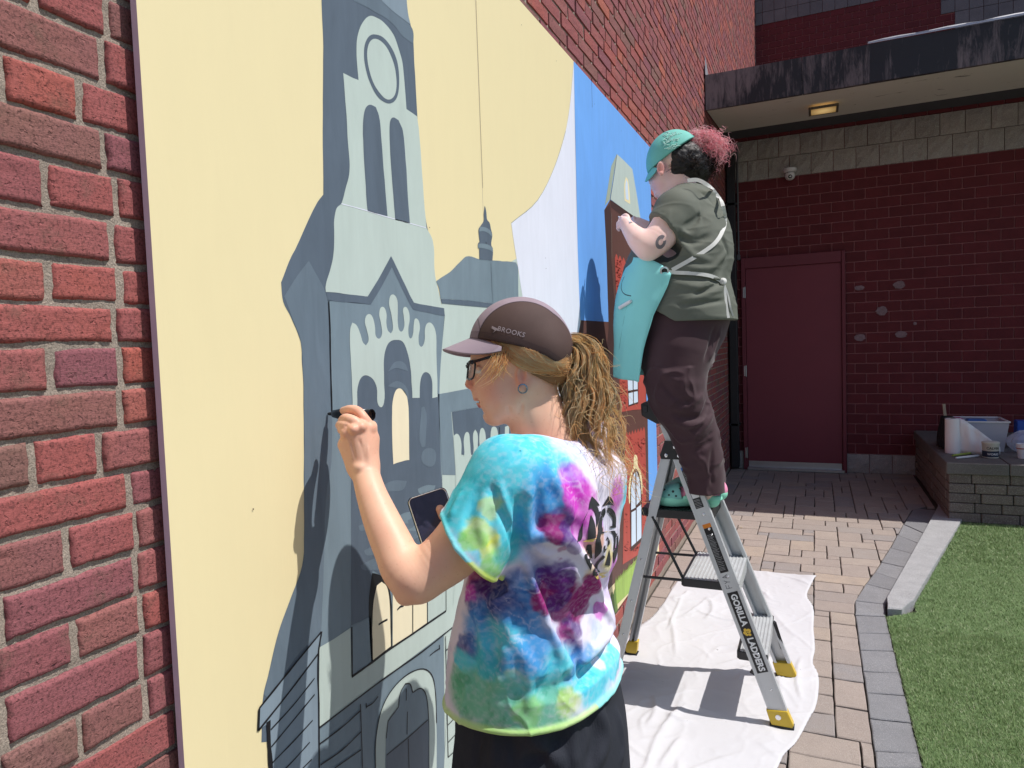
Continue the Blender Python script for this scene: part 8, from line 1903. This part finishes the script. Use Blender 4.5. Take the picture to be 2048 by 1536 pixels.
for i in range(26):
    x0, y0 = rw.uniform(1325, 1352), rw.uniform(268, 300); P = []
    for j in range(5): h = hit(tcb, x0 + j * rw.uniform(2, 4) , y0 + rw.uniform(-3, 3) - j * 1.2, .0012); P.append(h)
    P = [p for p in P if p is not None]
    if len(P) > 2: mb.tube(P, .0011, 4)
if mb.v: adopt(mb.build('cap_lace_print', M_CL), tcap)
V = []; nS, nR = 25, 8
axf = (L_(1290, 362, 2.83) - L_(1302, 330, 2.80)); axf /= np.linalg.norm(axf)
for i in range(nS):
    s = -1 + 2 * i / (nS - 1)
    for j in range(nR):
        r_ = j / (nR - 1); b0 = L_(1303 + 10 * (1 - math.cos(s * 1.2)) * 1.3, 333 + 2 * s, 2.80 - s * .085 + .01); V.append(b0 + axf * (.062 * r_ * (1 - abs(s) ** 2.5) ** .7 + .002) + CR * (.012 * s * s))
Fq = [[i * nR + j, (i + 1) * nR + j, (i + 1) * nR + j + 1, i * nR + j + 1] for i in range(nS - 1) for j in range(nR - 1)]
o = mesh_obj('visor', V, Fq, M_TCAP, smooth=True); so = o.modifiers.new('s', 'SOLIDIFY'); so.thickness = .004; adopt(o, tcap)
# --- hair
rs = np.random.RandomState(17)
v = Vol(HC - .17, HC + .17, .0038); v.ell(L_(1362, 328, 2.80), r3(54, 47, 45), LR, .004); v.ell(L_(1385, 340, 2.80), r3(36, 36, 34), LR, .02)
sl, P = v.blk(v.lo, v.lo + .5); v.D = np.maximum(v.D, -((P - pc1.astype(np.float32)) @ dn_.astype(np.float32)) - .004).astype(np.float32)
q = (P - L_(1334, 352, 2.80).astype(np.float32)) @ CR.astype(np.float32); v.D = np.maximum(v.D, -q).astype(np.float32)
M_DHB = simple('dark_hair_base', (.010, .007, .007), .55, var=.3, vs=50, bmp=.5, bs=120)
q1, q2 = v.mesh(); q1 = lsm(q1, q2, 1, .4); q1 += (fbm(q1 * 60, 3, 3) * .006)[:, None] * ((q1 - HC) / np.linalg.norm(q1 - HC, axis=1)[:, None]); hb2 = mesh_obj('hair', q1, q2, M_DHB, lady, smooth=True)
M_DH = hair_mat('dark_curls', [(0, (.012, .008, .007)), (.6, (.045, .026, .020)), (1, (.13, .075, .055))], .4)
M_PH = hair_mat('pink_curls', [(0, (1, .36, .45)), (.3, (1, .52, .60)), (.6, (1, .66, .70)), (.85, (1, .80, .80)), (1, (1, .92, .88))], .45)
def curls(c, rad_, n, lmin, lmax, start_dir=None, K=26, amp=.008, squash=(1, 1, 1)):
    out = []
    for i in range(n):
        d0 = rs.normal(0, 1, 3); d0 /= np.linalg.norm(d0); p = np.asarray(c) + d0 * rad_ * rs.uniform(.15, .8) * np.array(squash); L0 = rs.uniform(lmin, lmax); t_ = np.linspace(0, 1, K)[:, None]
        dd_ = d0 + (start_dir if start_dir is not None else 0) + rs.normal(0, .3, 3); dd_ /= np.linalg.norm(dd_); w1_ = np.cross(dd_, rs.normal(0, 1, 3)); w1_ /= np.linalg.norm(w1_); w2_ = np.cross(dd_, w1_); fr_ = rs.uniform(1.5, 4); ph_ = rs.uniform(0, 6.28); am_ = amp * rs.uniform(.4, 1.3)
        out.append(p + dd_ * L0 * t_ + w1_ * am_ * np.sin(6.28 * fr_ * t_ + ph_) + w2_ * am_ * np.cos(6.28 * fr_ * t_ + ph_) + np.array([0, 0, -.3]) * L0 * t_ ** 2)
    return out
pk = curls(L_(1405, 293, 2.80), .058, 900, .03, .066, amp=.010) + curls(L_(1388, 283, 2.79), .035, 260, .03, .05, amp=.008) + curls(L_(1425, 298, 2.80), .05, 260, .03, .08, amp=.011)
V, Fq = strands(pk, .00085); adopt(mesh_obj('pink_curly_ponytail', V, Fq, M_PH, smooth=True), hb2)
dk_ = curls(L_(1405, 325, 2.80), .05, 420, .03, .06, np.array([0, 0, -.5]), amp=.010) + curls(L_(1378, 325, 2.77), .085, 900, .02, .04, amp=.006, squash=(1, .9, .8))
for i in range(700):
    a0 = rs.rand(); s = rs.uniform(-1, 1); P0 = L_(1335 + 45 * a0 + rs.normal(0, 3), 318 - 22 * a0 + 30 * rs.rand(), 2.80 - .082 * s); P3 = L_(1398 + rs.normal(0, 5), 308 + rs.normal(0, 8), 2.80 - .02 * s); P1 = P0 * .6 + P3 * .4 + np.array([0, 0, -.012 * rs.rand()]) - (-CF) * -.012 * s; t_ = np.linspace(0, 1, 14)[:, None]
    dk_.append((1 - t_) ** 2 * P0 + 2 * t_ * (1 - t_) * P1 + t_ ** 2 * P3 + .0025 * np.sin(t_ * rs.uniform(10, 25) + rs.uniform(0, 6)) * rs.normal(0, 1, 3))
V, Fq = strands(dk_, .0009); adopt(mesh_obj('dark_curls', V, Fq, M_DH, smooth=True), hb2)
